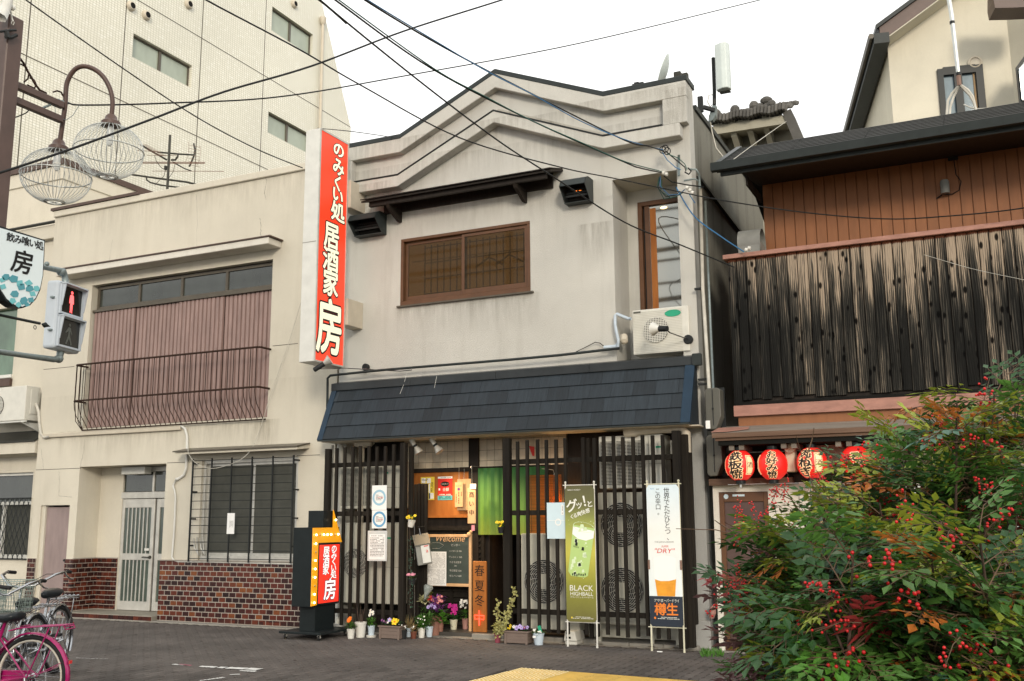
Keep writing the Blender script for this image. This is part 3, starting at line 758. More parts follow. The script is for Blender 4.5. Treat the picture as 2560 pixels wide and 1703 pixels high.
# grooves between plaster lifts
for (a, b) in (((85, 1176), (200, 1170)), ((418, 1158), (470, 1155)), ((742, 1140), (800, 1137)), ((103, 924), (186, 917)), ((682, 866), (745, 858))):
    z = (Z(*a, YF)+Z(*b, YF))/2; mb = MB(); mb.box(max(X(*a, YF), -15.5), X(*b, YF), 12.4975, 12.52, z-.004, z+.004); mb.build('plaster_joint', 'joint_sand', L)
# cracks in the plaster
def crack(mb, pts, w=.004, Y=YF, seed=1):
    R = random.Random(seed); P = []
    for a, b in zip(pts[:-1], pts[1:]):
        for t in range(5):
            q = t/5; P.append((a[0]+(b[0]-a[0])*q+R.uniform(-1.2, 1.2), a[1]+(b[1]-a[1])*q))
    P.append(pts[-1]); P = [W(*p, Y-.0015) for p in P]
    for a, b in zip(P[:-1], P[1:]):
        ww = w*R.uniform(.4, 1.2); d = (b-a).normalized(); n = Vector((-d.z, 0, d.x))*ww/2
        mb.poly([a-n, b-n, b+n, a+n])
mb = MB()
crack(mb, ((664, 430), (666, 455), (661, 480), (665, 500)), .006, seed=2); crack(mb, ((650, 545), (653, 570), (651, 588), (662, 610), (666, 624)), .006, seed=3)
crack(mb, ((282, 600), (275, 640), (268, 680)), .003, seed=4); crack(mb, ((490, 485), (493, 560), (490, 650)), .003, seed=5)
crack(mb, ((102, 1120), (107, 1150), (108, 1174)), .004, seed=6); crack(mb, ((212, 1100), (210, 1130), (200, 1168)), .004, seed=7); crack(mb, ((147, 1178), (149, 1200), (147, 1240), (180, 1243)), .004, seed=8)
mb.build('crack', 'joint_sand', L)
# mauve side door
d = MB(); d.box(H_MD[0]+.09, H_MD[1], 12.56, 12.60, .01, 1.84); d = d.build('side_door', 'door_mauve', L, bevel=.003)
mb = MB(); mb.ball((-14.66, 12.53, .93), .022, 8, 5); mb.tube([(-14.66, 12.56, .93), (-14.66, 12.53, .93)], .01, 6); mb.build('handle', 'dark_metal', d, smooth=True)
mb = MB(); mb.box(H_MD[0], H_MD[0]+.088, 12.53, 12.70, 0, 1.875); mb.build('door_jamb', 'cream_plaster', L)
# aluminium entrance door in the porch
yd = 12.99; xl, xr = X(283, 1500, yd), -12.40
fr = MB(); fr.box(xl, xl+.05, yd, yd+.08, .085, 2.52); fr.box(xl+.05, xr, yd, yd+.08, 2.44, 2.52)
fr.box(xl+.05, xr, yd-.01, yd+.08, 1.98, 2.09); fr.box(xl+.75, xl+.79, yd+.005, yd+.075, 2.09, 2.44)
fr.build('door_frame', 'silver_alu', L, bevel=.004)
for a, b in ((xl+.06, xl+.745), (xl+.795, xr)):
    mb = MB(); mb.box(a, b, yd+.03, yd+.04, 2.10, 2.43); mb.build('transom_pane', 'dark_glass', L)
def alu_door(a, b, y):
    d = MB(); w = .075
    d.box(a, a+w, y, y+.04, .09, 1.97); d.box(b-w, b, y, y+.04, .09, 1.97)
    for z0, z1 in ((.09, .24), (.93, 1.04), (1.82, 1.97)): d.box(a+w, b-w, y+.001, y+.039, z0, z1)
    d = d.build('door', 'silver_alu', L, bevel=.004)
    for z0, z1 in ((.24, .93), (1.04, 1.82)):
        mb = MB(); mb.box(a+w, b-w, y+.022, y+.03, z0, z1); mb.build('pane', 'door_glass', d)
        n = max(1, int((b-a-2*w)/.105))
        for k in range(n):
            x = a+w+(b-a-2*w)*(k+1)/(n+1); mb = MB(); mb.box(x-.011, x+.011, y+.006, y+.018, z0, z1); mb.build('bar', 'silver_alu', d)
    return d
d1 = alu_door(xl+.055, xl+.835, yd+.01); alu_door(xl+.86, xr-.005, yd+.03)
mb = MB(); mb.tube([(xl+.79, yd+.01, .98), (xl+.79, yd-.05, .98), (xl+.70, yd-.055, .985), (xl+.66, yd-.045, .98)], .012, 6); mb.lathe([(.03, 0), (.028, .02)], (xl+.79, yd+.012, .98), 10, (0, -1, 0)); mb.build('handle', 'antenna_dark', d1, smooth=True)
mb = MB(); mb.box(xl+.66, xl+.76, yd-.002, yd+.008, 1.09, 1.13); mb.build('mail_slot', 'white_metal', d1)
mb = MB(); mb.box(xl+.2, xl+.75, 12.80, 12.97, 2.39, 2.52); mb.build('porch_light', 'white_metal', L, bevel=.01)
# barred window on the right
x0, x1, z0, z1 = H_WN
fr = MB(); fr.box(x0, x0+.05, 12.54, 12.64, z0, z1); fr.box(x1-.05, x1, 12.54, 12.64, z0, z1); fr.box(x0+.05, x1-.05, 12.54, 12.64, z1-.06, z1); fr.box(x0+.05, x1-.05, 12.50, 12.64, z0, z0+.07)
fr = fr.build('window_frame', 'silver_alu', L, bevel=.004)
xm = X(521+15, 1300, 12.6)
xm = x0 + (x1-x0)*.53
for a, b, yy in ((x0+.05, xm+.03, 12.60), (xm-.02, x1-.05, 12.57)):
    s_ = MB(); s_.box(a, a+.04, yy, yy+.025, z0+.07, z1-.06); s_.box(b-.04, b, yy, yy+.025, z0+.07, z1-.06); s_.box(a+.04, b-.04, yy+.001, yy+.024, z0+.07, z0+.12); s_.box(a+.04, b-.04, yy+.001, yy+.024, z1-.10, z1-.06)
    s_ = s_.build('sash', 'silver_alu', L); mb = MB(); mb.box(a+.04, b-.04, yy+.01, yy+.016, z0+.12, z1-.10); mb.build('pane', 'insect_screen', s_)
mb = MB(); mb.box(x0, x1, 12.68, 12.7, z0, z1); mb.build('room_back', 'room_dark', L)
gx0, gx1, gz0, gz1 = -11.70, -9.66, .95, 2.575
gr = MB(); gr.box(gx0, gx0+.022, 12.36, 12.382, gz0, gz1); gr.box(gx1-.022, gx1, 12.36, 12.382, gz0, gz1)
for z in (1.2, 1.62, 2.05, 2.5):
    gr.box(gx0-.01, gx0+.012, 12.383, 12.499, z-.012, z+.012); gr.box(gx1-.012, gx1+.01, 12.383, 12.499, z-.012, z+.012)
gr = gr.build('window_grille', 'dark_metal', L)
for k in range(1, 5):
    x = gx0+(gx1-gx0)*k/5; mb = MB(); mb.box(x-.010, x+.010, 12.36, 12.38, gz0, gz1); mb.build('bar', 'dark_metal', gr)
for k in range(13):
    z = gz0+.05+(gz1-gz0-.08)*k/12; mb = MB(); mb.tube([(gx0+.02, 12.385, z), (gx1-.02, 12.385, z)], .006, 5); mb.build('bar', 'dark_metal', gr)
mb = MB(); mb.prism([(-11.93, 12.5, 2.745), (-11.93, 12.5, 2.68), (-11.93, 12.2, 2.645), (-11.93, 12.2, 2.68)], (2.45, 0, 0)); mb.build('window_hood', 'cream_plaster', L)
mb = MB(); mb.prism([(-11.95, 12.49, 2.763), (-11.95, 12.49, 2.748), (-11.95, 12.17, 2.682), (-11.95, 12.17, 2.70)], (2.49, 0, 0)); mb.build('hood_flashing', 'bronze_alu', L)
mb = MB(); mb.box(X(569, 1300, 12.35), X(587, 1300, 12.35), 12.34, 12.35, Z(578, 1335, 12.35), Z(578, 1283, 12.35)); nt_ = mb.build('notice', 'paper_white', L)
mb = MB(); xx, zz = X(578, 1300, 12.33), Z(578, 1300, 12.33)
for k in range(5):
    for j in range(9-k % 3): mb.box(xx-.035+k*.016, xx-.030+k*.016, 12.336, 12.339, zz-.02-j*.012, zz-.013-j*.012)
mb.build('lettering', 'grey_print', nt_)
mb = MB()
for sx in (492, 508): mb.tube([W(sx, 1343, 12.42), W(sx+1, 1375, 12.42), W(sx+5, 1388, 12.42), W(sx-6, 1370, 12.42), W(sx-8, 1345, 12.42)], .010, 5)
mb.build('rope', 'white_metal', L, smooth=True)
# ---- glazed tiles: 13 courses
TH, TWd = .0785, .134
def tile_piece(mb, x0, x1, y0, y1, z0, z1, face):   # 5-sided tile proud of the grout
    mb.box(x0, x1, y0, y1, z0, z1)
tmesh = {}
def tile_run(a, b, ztop, courses, yface, axis='y', other=0, individually=True, bag=None, shift=0.0):
    """tiles on a wall whose outer face looks to -y (axis 'y') or +x (axis 'x')"""
    for c_ in range(courses):
        z1 = ztop-c_*TH; z0 = z1-TH+.013
        z0 = max(z0, .003)
        s = a - (TWd/2 if c_ % 2 else 0) + shift
        while s < b-.012:
            p, q = max(s, a), min(s+TWd-.013, b)
            if q-p > .012:
                if individually and COUNT[0] < 296:
                    COUNT[0] += 1
                    key = (round(q-p, 3), round(z1-z0, 3), axis)
                    if key not in tmesh:
                        m_ = MB(); hw, hz = (q-p)/2, (z1-z0)/2
                        if axis == 'y': m_.box(-hw, hw, 0, .012, -hz, hz)
                        else: m_.box(-.012, 0, -hw, hw, -hz, hz)
                        t0 = m_.build('tile', 'glazed_tile', L, bevel=.003)
                        for vv in t0.data.vertices: vv.co += Vector(L.location)
                        tmesh[key] = t0; o = t0
                    else:
                        o = tmesh[key].copy(); COL.objects.link(o); o.parent = L
                    dy = RN.uniform(-.0015, .0015)
                    w_ = Vector(((p+q)/2, yface+dy, (z0+z1)/2)) if axis == 'y' else Vector((other+dy, (p+q)/2, (z0+z1)/2))
                    o.location = w_ - Vector(L.location)
                else:
                    if axis == 'y': bag.box(p, q, yface, yface+.012, z0, z1)
                    else: bag.box(other-.012, other, p, q, z0, z1)
            s += TWd
COUNT = [0]; bag = MB()
for B_ in ((-12.385, -9.005, 12.472, 12.499, 0, .958), (-12.385, -9.005, 12.44, 12.50, .959, .972), (-14.575, -14.401, 12.472, 12.499, 0, .958), (-15.499, -15.31, 12.472, 12.499, 0, .958), (-14.400, -14.379, 12.478, 12.984, .085, .97), (-14.378, -13.87, 12.970, 12.984, .085, .97)):
    mb = MB(); mb.box(*B_); mb.build('grout', 'grout', L)
tile_run(-12.385, -9.005, .952, 12, 12.467, bag=bag)
tile_run(12.470, 12.97, .952, 11, 0, axis='x', other=-14.373, bag=bag)
tile_run(-14.385, -13.87, .952, 11, 12.960, bag=bag)
tile_run(-14.575, -14.388, .952, 12, 12.467, bag=bag, individually=False); tile_run(-15.499, -15.31, .952, 12, 12.467, bag=bag, individually=False)
bag.build('tiles', 'glazed_tile_mass', L, kind='stuff')

# ================================================================== NEIGHBOUR ON THE FAR LEFT
YN = 12.78
N = thing('cream_house', 'cream house at the left edge with a green window above a wall air conditioner', 'house', (-17.3, YN, 0))
hw = (-17.6, X(37, 860, YN), Z(20, 945, YN), Z(20, 770, YN)); hl = (-17.6, X(84, 1180, YN), Z(40, 1400, YN), Z(40, 1182, YN))
mb = MB(); wall(mb, -19.0, -15.502, 0, 6.9, YN, YN+.2, [hw, hl]); mb.box(-19, -15.502, YN+.2, 19, 6.7, 6.9); mb.box(-19, -15.6, YN+1.2, YN+1.3, 0, 6.7); mb.build('wall', 'cream_plaster', N)
zc = Z(100, 566, YN-.05)
mb = MB(); mb.box(-19.0, -15.52, YN-.10, YN, zc-.30, zc-.03); mb.build('fascia', 'cream_plaster', N, bevel=.01)
mb = MB(); mb.tube([(-19, YN-.14, zc), (-15.6, YN-.14, zc), (-15.52, YN-.13, zc+.02), (-15.50, YN-.2, zc+.09), (-15.48, YN-.24, zc+.2)], .03, 6); mb.build('gutter', 'antenna_dark', N)
# set back upper storey whose corner shows over the parapet
cx, cy = -16.3, 0; q = ray(160, 398); cy = q.y/q.x*cx; ztop = EYE+q.z/q.x*cx
mb = MB(); mb.box(-19.0, cx, cy, 19.0, 6.9, ztop-.12); mb.build('upper_wall', 'cream_plaster', N)
mb = MB(); mb.box(-19.0, cx+.03, cy-.03, 19.0, ztop-.42, ztop-.05); mb.build('upper_band', 'cream_plaster', N, bevel=.01)
mb = MB(); mb.box(-19.0, cx+.07, cy-.07, 19.0, ztop-.12, ztop); mb.build('roof_flashing', 'brown_flashing', N)
mb = MB(); mb.box(hw[0], hw[1], YN+.12, YN+.14, hw[2], hw[3]); mb.build('window_pane', 'green_glass', N)
mb = MB(); mb.box(hw[0], hw[1], YN-.03, YN+.11, hw[2], hw[2]+.06); mb.build('window_sill', 'white_metal', N); mb = MB(); mb.box(hw[0]-.1, hw[1]+.02, YN-.06, YN-.003, hw[2]-.16, hw[2]-.02); mb.build('sill_flashing', 'brown_flashing', N)
z_ = Z(40, 1262, YN)
mb = MB(); mb.box(hl[0], hl[1], YN+.14, YN+.15, z_+.06, hl[3]-.05); mb.build('window_pane', 'dark_glass', N)
mb = MB(); mb.box(hl[0], hl[1], YN+.06, YN+.13, z_, z_+.06); mb.box(hl[0], hl[1], YN+.06, YN+.13, hl[2], hl[2]+.09); mb.box(hl[0], hl[1], YN+.06, YN+.13, hl[3]-.05, hl[3]); mb.box(X(8, 1300, YN+.1), X(8, 1300, YN+.1)+.05, YN+.065, YN+.125, hl[2]+.09, z_); mb.build('window_frame', 'white_metal', N)
mb = MB(); mb.box(hl[0], hl[1], YN+.14, YN+.15, hl[2]+.05, z_); mb.build('window_pane', 'insect_screen', N)
gl = MB(); zt2, zb2 = Z(40, 1246, YN-.05), Z(40, 1398, YN-.05); gl.box(-17.6, hl[1]+.02, YN-.04, YN-.02, zt2-.012, zt2+.012); gl.box(-17.6, hl[1]+.02, YN-.04, YN-.02, zb2-.012, zb2+.012)
gl = gl.build('lattice_grille', 'dark_metal', N)
for s in (-1, 1):
    for k in range(-4, 22):
        xs_ = -17.6+k*.125; xe = xs_+s*.50; a, b = Vector((xs_, YN-.05-.012*s, zb2)), Vector((xe, YN-.05-.012*s, zt2))
        lo, hi = -17.6, hl[1]+.02
        def clip(a, b):
            t0, t1 = 0, 1
            dx = b.x-a.x
            for lim, sg in ((lo, 1), (hi, -1)):
                fa, fb = sg*(a.x-lim), sg*(b.x-lim)
                if fa < 0 and fb < 0: return None
                if fa < 0: t0 = max(t0, fa/(fa-fb))
                if fb < 0: t1 = min(t1, fa/(fa-fb))
            return (a+(b-a)*t0, a+(b-a)*t1) if t1 > t0+.02 else None
        c_ = clip(a, b)
        if c_: mb = MB(); mb.bar(c_[0], c_[1], .016, .004, up=(0, 1, 0)); mb.build('bar', 'dark_metal', gl)
# projecting ledge over the lower window
za, zb_ = Z(60, 1105, 12.45), Z(60, 1122, 12.45)
mb = MB(); mb.prism([(-19, YN, za+.22), (-19, YN, zb_-.12), (-19, 12.46, zb_-.08), (-19, 12.46, za)], (19-15.52, 0, 0)); mb.build('ledge', 'cream_plaster', N)
mb = MB(); mb.prism([(-19, YN-.01, za+.235), (-19, YN-.01, za+.222), (-19, 12.42, za+.002), (-19, 12.42, za+.02)], (19-15.50, 0, 0)); mb.build('ledge_flashing', 'antenna_dark', N)

# ================================================================== BIG TILED BLOCK BEHIND, ITS SIDE FACING +x
XB = -20.0
B = thing('apartment_block', 'tall pale block clad in small mosaic tiles rising behind the cream buildings', 'building', (XB-5, 18, 0))
def by(px, py): q = ray(px, py); return XB*q.y/q.x, EYE+XB*q.z/q.x
yE, zE = by(877, 320); yP, zP = by(797, 60); 
sl_ = (by(745, 0)[1]-0)
def hole(a, b, c, d):   # TL, TR, BR, BL in px -> y0,y1,z0,z1
    P = [by(*p) for p in (a, b, c, d)]
    return ((P[0][0]+P[3][0])/2, (P[1][0]+P[2][0])/2, (P[2][1]+P[3][1])/2, (P[0][1]+P[1][1])/2)
HB = [hole((333.5, 83.4), (481.5, 164.5), (477, 220.5), (331, 141.5)), hole((681, 16.5), (784, 88), (779, 144), (679, 74)), hole((672, 275), (777, 340), (775, 388), (669, 329)), hole((-60, 95), (38, 138), (36, 172), (-62, 130))]
yT, zT = by(811, 33)
slope = (zE-zT)/(yE-yT)   # dropping line of the sloping top
mb = MB(); zmax = zE
ys = 13.6
def swap(mbx):   # build a wall in x-z then turn it to the plane x = XB facing +x
    t = MB(); t.f = mbx.f; t.m = mbx.m; t.v = [Vector((XB-(v.y), v.x, v.z)) for v in mbx.v]; return t
w_ = MB(); wall(w_, ys, yE, 0, zmax, 0, .3, [h for h in HB if h[3] < zmax])
hi = [h for h in HB if h[3] >= zmax]
yb_ = max(h[1] for h in hi)+.3
w2 = MB(); wall(w2, ys, yb_, zmax, 19.5, 0, .3, hi)
w_ = swap(w_); w2 = swap(w2)
for q_ in (w2,):
    n = len(w_.v); w_.v += q_.v; w_.f += [[i+n for i in f] for f in q_.f]; w_.m += q_.m
zat = lambda y: zE+(y-yE)*slope
w_.poly([(XB, yb_, zmax), (XB, yE, zmax), (XB, yb_, zat(yb_))] if zat(yb_) < 19.5 else [(XB, yb_, zmax), (XB, yE, zmax), (XB, yE+(19.5-zE)/slope, 19.5), (XB, yb_, 19.5)])
w_.box(XB-12, XB-.3, ys, ys+.3, 0, 19.5); w_.box(XB-12, XB-.3, yE-.3, yE, 0, zE)
w_.poly([(XB, yE, zE), (XB-12, yE, zE), (XB-12, yE+(19.5-zE)/slope, 19.5), (XB, yE+(19.5-zE)/slope, 19.5)])
yr_ = yE+(19.5-zE)/slope; w_.poly([(XB, ys, 19.5), (XB, yr_, 19.5), (XB-12, yr_, 19.5), (XB-12, ys, 19.5)])
w_.build('wall', 'mosaic_tile', B)
for (a, b, c, d) in HB:
    fr = MB(); xx = XB-.16; fr.box(xx, xx+.05, a, b, c, c+.05); fr.box(xx, xx+.05, a, b, d-.05, d); fr.box(xx, xx+.05, a, a+.05, c+.05, d-.05); fr.box(xx, xx+.05, b-.05, b, c+.05, d-.05)
    m_ = (a+b)/2-.03; fr.box(xx-.01, xx+.06, m_-.045, m_+.045, c+.05, d-.05)
    fr = fr.build('window', 'bronze_alu', B)
    for p, q_ in ((a+.05, m_-.045), (m_+.045, b-.05)):
        mb = MB(); mb.box(xx+.01, xx+.02, p, q_, c+.05, d-.05); mb.build('pane', 'frosted_pane', fr)
mb = MB()
for px in (78, 317, 509, 666):
    y_, _ = by(px, 0)
    mb.box(XB-.01, XB+.004, y_-.014, y_+.014, 0, 19.4)
for (p1, p2) in (((30, 115), (669, 430)), ((354, 0), (860, 313))):
    z = (by(*p1)[1]+by(*p2)[1])/2
    mb.box(XB-.01, XB+.005, ys, yE-.01, z-.012, z+.012)
mb.build('expansion_joint', 'bronze_alu', B)
yp, _ = by(799, 150)
mb = MB(); mb.tube([(XB+.10, yp, 0), (XB+.10, yp, by(799, 62)[1])], .055, 10); mb.lathe([(.06, 0), (.10, .06), (.12, .25), (.12, .27)], (XB+.10, yp, by(799, 62)[1]), 12)
for z in (8.5, 9.9, 11.3, 12.8, 14.1): mb.box(XB, XB+.17, yp-.075, yp+.075, z-.02, z+.02)
mb.build('drainpipe', 'cream_metal', B, smooth='auto')
for (px, py) in ((326, 16), (364, 39), (734, 11), (470, 12)):
    y_, z_ = by(px, py); mb = MB(); mb.lathe([(.14, 0), (.14, .05), (.10, .10), (.085, .10)], (XB, y_, z_), 14, (1, 0, 0)); o = mb.build('vent_cap', 'cream_metal', B, smooth='auto')
    mb = MB(); mb.lathe([(.085, .095), (.085, .103)], (XB, y_, z_), 12, (1, 0, 0)); mb.build('vent_hole', 'void_black', o)
# ================================================================== MAIN BUILDING
M = thing('tavern_building', 'grey plaster two storey tavern with a zigzag parapet above a slatted front', 'building', (-6.2, YF, 0))
MX0, MX1 = -8.96, -3.33
zL = 7.45; PR = [(MX0, zL), (-7.84, 7.44), (-6.20, 8.165), (-4.51, 7.47), (MX1, 7.47)]
H_W = (-7.87, -5.71, 4.75, 5.79); H_T = (-4.45, -3.53, 3.60, 6.20); H_G = (-8.80, -3.56, 0, 2.86)
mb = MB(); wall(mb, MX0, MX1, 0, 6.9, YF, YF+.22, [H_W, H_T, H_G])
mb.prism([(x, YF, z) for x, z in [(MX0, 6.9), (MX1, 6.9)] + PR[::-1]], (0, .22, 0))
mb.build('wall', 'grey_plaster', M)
def band(mb, top, h, y0, y1, x0, x1, prof=PR):
    xs = [x0] + [p[0] for p in prof if x0 < p[0] < x1] + [x1]
    def zp(x):
        x = min(max(x, prof[0][0]), prof[-1][0])
        for a, b in zip(prof[:-1], prof[1:]):
            if a[0]-1e-6 <= x <= b[0]+1e-6: return a[1]+(b[1]-a[1])*(x-a[0])/(b[0]-a[0])
    t = [(x, y0, zp(x)+top) for x in xs]; b = [(x, y0, zp(x)+top-h) for x in reversed(xs)]
    mb.prism(t+b, (0, y1-y0, 0))
zw = lambda py: Z(1247, py, 12.40)
t0 = 8.165
b1t, b1b, l2t, l2b, b2t, b2b = zw(193)-t0, zw(219)-t0, zw(273)-t0, zw(280)-t0, zw(281)-t0, zw(309)-t0
# upper frame, stepped mouldings
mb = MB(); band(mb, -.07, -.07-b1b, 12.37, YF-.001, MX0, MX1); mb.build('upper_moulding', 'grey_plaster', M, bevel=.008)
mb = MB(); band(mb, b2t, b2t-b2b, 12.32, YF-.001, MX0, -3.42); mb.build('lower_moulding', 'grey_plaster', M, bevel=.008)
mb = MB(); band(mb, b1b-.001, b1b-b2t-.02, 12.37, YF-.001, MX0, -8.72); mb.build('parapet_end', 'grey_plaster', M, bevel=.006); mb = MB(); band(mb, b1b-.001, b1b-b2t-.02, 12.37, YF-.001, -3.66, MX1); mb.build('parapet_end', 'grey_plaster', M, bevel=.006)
mb = MB(); band(mb, b2t+.022, .020, 12.312, YF-.002, -8.72, -3.66); mb.build('moulding_flashing', 'dark_metal', M)
mb = MB(); band(mb, b2t+.10, .085, 12.494, YF-.0015, -8.70, -3.68); mb.build('grimy_ledge', 'grey_plaster_soot', M)
mb = MB(); band(mb, 0.0, .075, 12.365, 12.76, MX0, MX1+.02); mb.build('coping', 'gutter_metal', M, bevel=.004)
# side wall facing the gap, parapet return, flashing ledge, back
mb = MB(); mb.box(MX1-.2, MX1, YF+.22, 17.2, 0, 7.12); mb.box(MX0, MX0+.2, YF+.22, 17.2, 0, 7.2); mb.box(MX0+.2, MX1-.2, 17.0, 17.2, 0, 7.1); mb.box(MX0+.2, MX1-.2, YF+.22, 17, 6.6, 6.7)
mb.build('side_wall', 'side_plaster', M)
mb = MB(); mb.box(MX1-.22, MX1+.03, 12.77, 17.22, 7.12, 7.19); mb.build('side_coping', 'gutter_metal', M)
mb = MB(); mb.prism([(MX1, 12.75, 6.16), (MX1, 17.2, 5.92), (MX1, 17.2, 5.88), (MX1, 12.75, 6.12)], (.05, 0, 0)); mb.build('side_flashing', 'dark_metal', M)
mb = MB(); mb.box(MX0+.2, MX1-.2, 13.55, 13.6, 2.9, 6.6); mb.build('inner_wall', 'tatami_tan', M)
mb = MB(); mb.box(MX0+.2, MX1-.2, 12.72, 13.55, 2.86, 2.95); mb.build('inner_floor', 'dark_board', M)
# ---- sliding window with reeded panes
x0, x1, z0, z1 = H_W
fr = MB(); yy = 12.49
fr.box(x0, x1, yy, yy+.12, z1-.045, z1); fr.box(x0, x1, yy, yy+.12, z0, z0+.07); fr.box(x0, x0+.045, yy+.001, yy+.12, z0+.07, z1-.045); fr.box(x1-.045, x1, yy+.001, yy+.12, z0+.07, z1-.045)
fr = fr.build('window_frame', 'brown_frame', M, bevel=.004)
xm = -6.80
for a, b, y in ((x0+.05, xm+.03, 12.555), (xm-.03, x1-.05, 12.515)):
    s_ = MB(); s_.box(a, a+.045, y, y+.03, z0+.075, z1-.05); s_.box(b-.045, b, y, y+.03, z0+.075, z1-.05); s_.box(a+.045, b-.045, y+.001, y+.029, z0+.075, z0+.15); s_.box(a+.045, b-.045, y+.001, y+.029, z1-.095, z1-.05)
    s_ = s_.build('sash', 'brown_frame', M, bevel=.003)
    mb = MB(); mb.box(a+.045, b-.045, y+.012, y+.017, z0+.15, z1-.095); mb.build('pane', 'window_tint', s_)
mb = MB(); mb.box(x0-.04, x1+.05, 12.45, 12.56, z0-.022, z0); mb.build('window_sill', 'bronze_alu', M)
# lattice, hanger rail and lamp-lit paper behind the glass
lat = MB(); yl = 12.70
for k in range(17): x = x0+.30+k*.111; lat.box(x-.007, x+.007, yl, yl+.012, z0+.02, z1-.08)
for k in range(4): z = z0+.20+k*.24; lat.box(x0+.3, x1-.02, yl+.012, yl+.02, z-.007, z+.007)
lat.build('window_lattice', 'lattice_brown', M)
mb = MB(); mb.box(x0-.2, x1+.4, 12.86, 12.87, z0-.3, z1+.2); mb.build('window_curtain', 'window_paper', M)
mb = MB()
for hx in (-6.45, -6.12):
    c = Vector((hx, 12.66, 5.38)); mb.tube([c, c+Vector((0, 0, .05)), c+Vector((.02, 0, .07))], .006, 5)
    mb.tube([c+Vector((-.22, 0, -.13)), c, c+Vector((.22, 0, -.13))], .012, 5)
mb.tube([(x0+.1, 12.66, 5.46), (x1-.1, 12.66, 5.44)], .006, 5); mb.build('coat_hanger', 'lattice_brown', M)
# ---- tall window recess at right
x0, x1, z0, z1 = H_T
yb = 13.10
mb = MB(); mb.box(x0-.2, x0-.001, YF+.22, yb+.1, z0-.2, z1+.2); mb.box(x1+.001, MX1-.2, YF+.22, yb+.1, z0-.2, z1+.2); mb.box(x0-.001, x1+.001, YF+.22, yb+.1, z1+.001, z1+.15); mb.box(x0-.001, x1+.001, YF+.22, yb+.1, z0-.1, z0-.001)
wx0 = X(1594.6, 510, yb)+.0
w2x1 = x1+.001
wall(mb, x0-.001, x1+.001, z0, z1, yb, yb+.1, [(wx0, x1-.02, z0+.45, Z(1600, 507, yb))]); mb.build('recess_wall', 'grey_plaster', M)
zt3 = Z(1600, 507, yb)
fr = MB(); fr.box(wx0, wx0+.06, yb-.02, yb+.06, z0+.45, zt3); fr.box(wx0+.06, x1-.02, yb-.02, yb+.06, zt3-.06, zt3); fr.box(wx0+.09, wx0+.16, yb+.01, yb+.05, z0+.45, zt3-.06); fr = fr.build('tall_window_frame', 'brown_frame', M)
mb = MB(); mb.box(wx0+.16, x1-.02, yb+.03, yb+.04, z0+.45, zt3-.06); mb.build('pane', 'mirror_glass', fr)
mb = MB(); mb.box(wx0+.06, wx0+.09, yb+.05, yb+.06, z0+.45, zt3-.06); mb.build('inner_strip', 'dark_metal', fr)
mb = MB(); mb.box(wx0+.165, wx0+.25, yb+.024, yb+.029, z0+.45, zt3-.1); mb.build('inner_curtain', 'orange_board', fr)
c = Vector((X(1659, 519, yb+.02), yb+.022, Z(1659, 519, yb+.02))); mb = MB(); mb.lathe([(.05, 0), (.05, .004)], c, 14, (0, -1, 0)); 
for v in mb.v: v.z = c.z+(v.z-c.z)*.35
mb.build('lamp_reflection', 'lamp_reflection', M)  # flat glowing disc at the pane, a lamp's reflection modelled as emission
# ---- small dark timber canopy over the window
cx0, cx1 = X(907, 503, 12.1), X(1380, 430, 12.1)
zc = (Z(907, 505, 12.1)+Z(1380, 432, 12.1))/2
cn = MB(); cn.prism([(cx0, 12.5, zc+.16), (cx0, 12.5, zc+.13), (cx0, 12.06, zc-.01), (cx0, 12.06, zc+.02)], (cx1-cx0, 0, 0)); cn = cn.build('window_canopy', 'dark_board', M)
for k in range(9):
    a = cx0+(cx1-cx0)*k/9; b = cx0+(cx1-cx0)*(k+1)/9-.006
    mb = MB(); mb.prism([(a, 12.495, zc+.175), (a, 12.495, zc+.162), (a, 12.03, zc+.012+.012), (a, 12.03, zc+.012+.026)], (b-a, 0, 0)); mb.build('board', 'dark_board', cn)
mb = MB(); mb.box(cx0+.10, cx1-.10, 12.12, 12.17, zc-.07, zc+.02); mb.build('beam', 'dark_board', cn)
mb = MB(); mb.box(cx0+.15, cx1-.15, 12.45, 12.497, zc-.10, zc+.12); mb.build('beam', 'dark_board', cn)
for xk in (X(985, 530, 12.3), X(1300, 480, 12.3)):
    mb = MB(); mb.prism([(xk-.025, 12.10, zc-.07), (xk-.025, 12.49, zc-.07), (xk-.025, 12.49, zc-.26), (xk-.025, 12.42, zc-.26), (xk-.025, 12.14, zc-.13)], (.05, 0, 0)); mb.build('bracket', 'dark_board', cn)
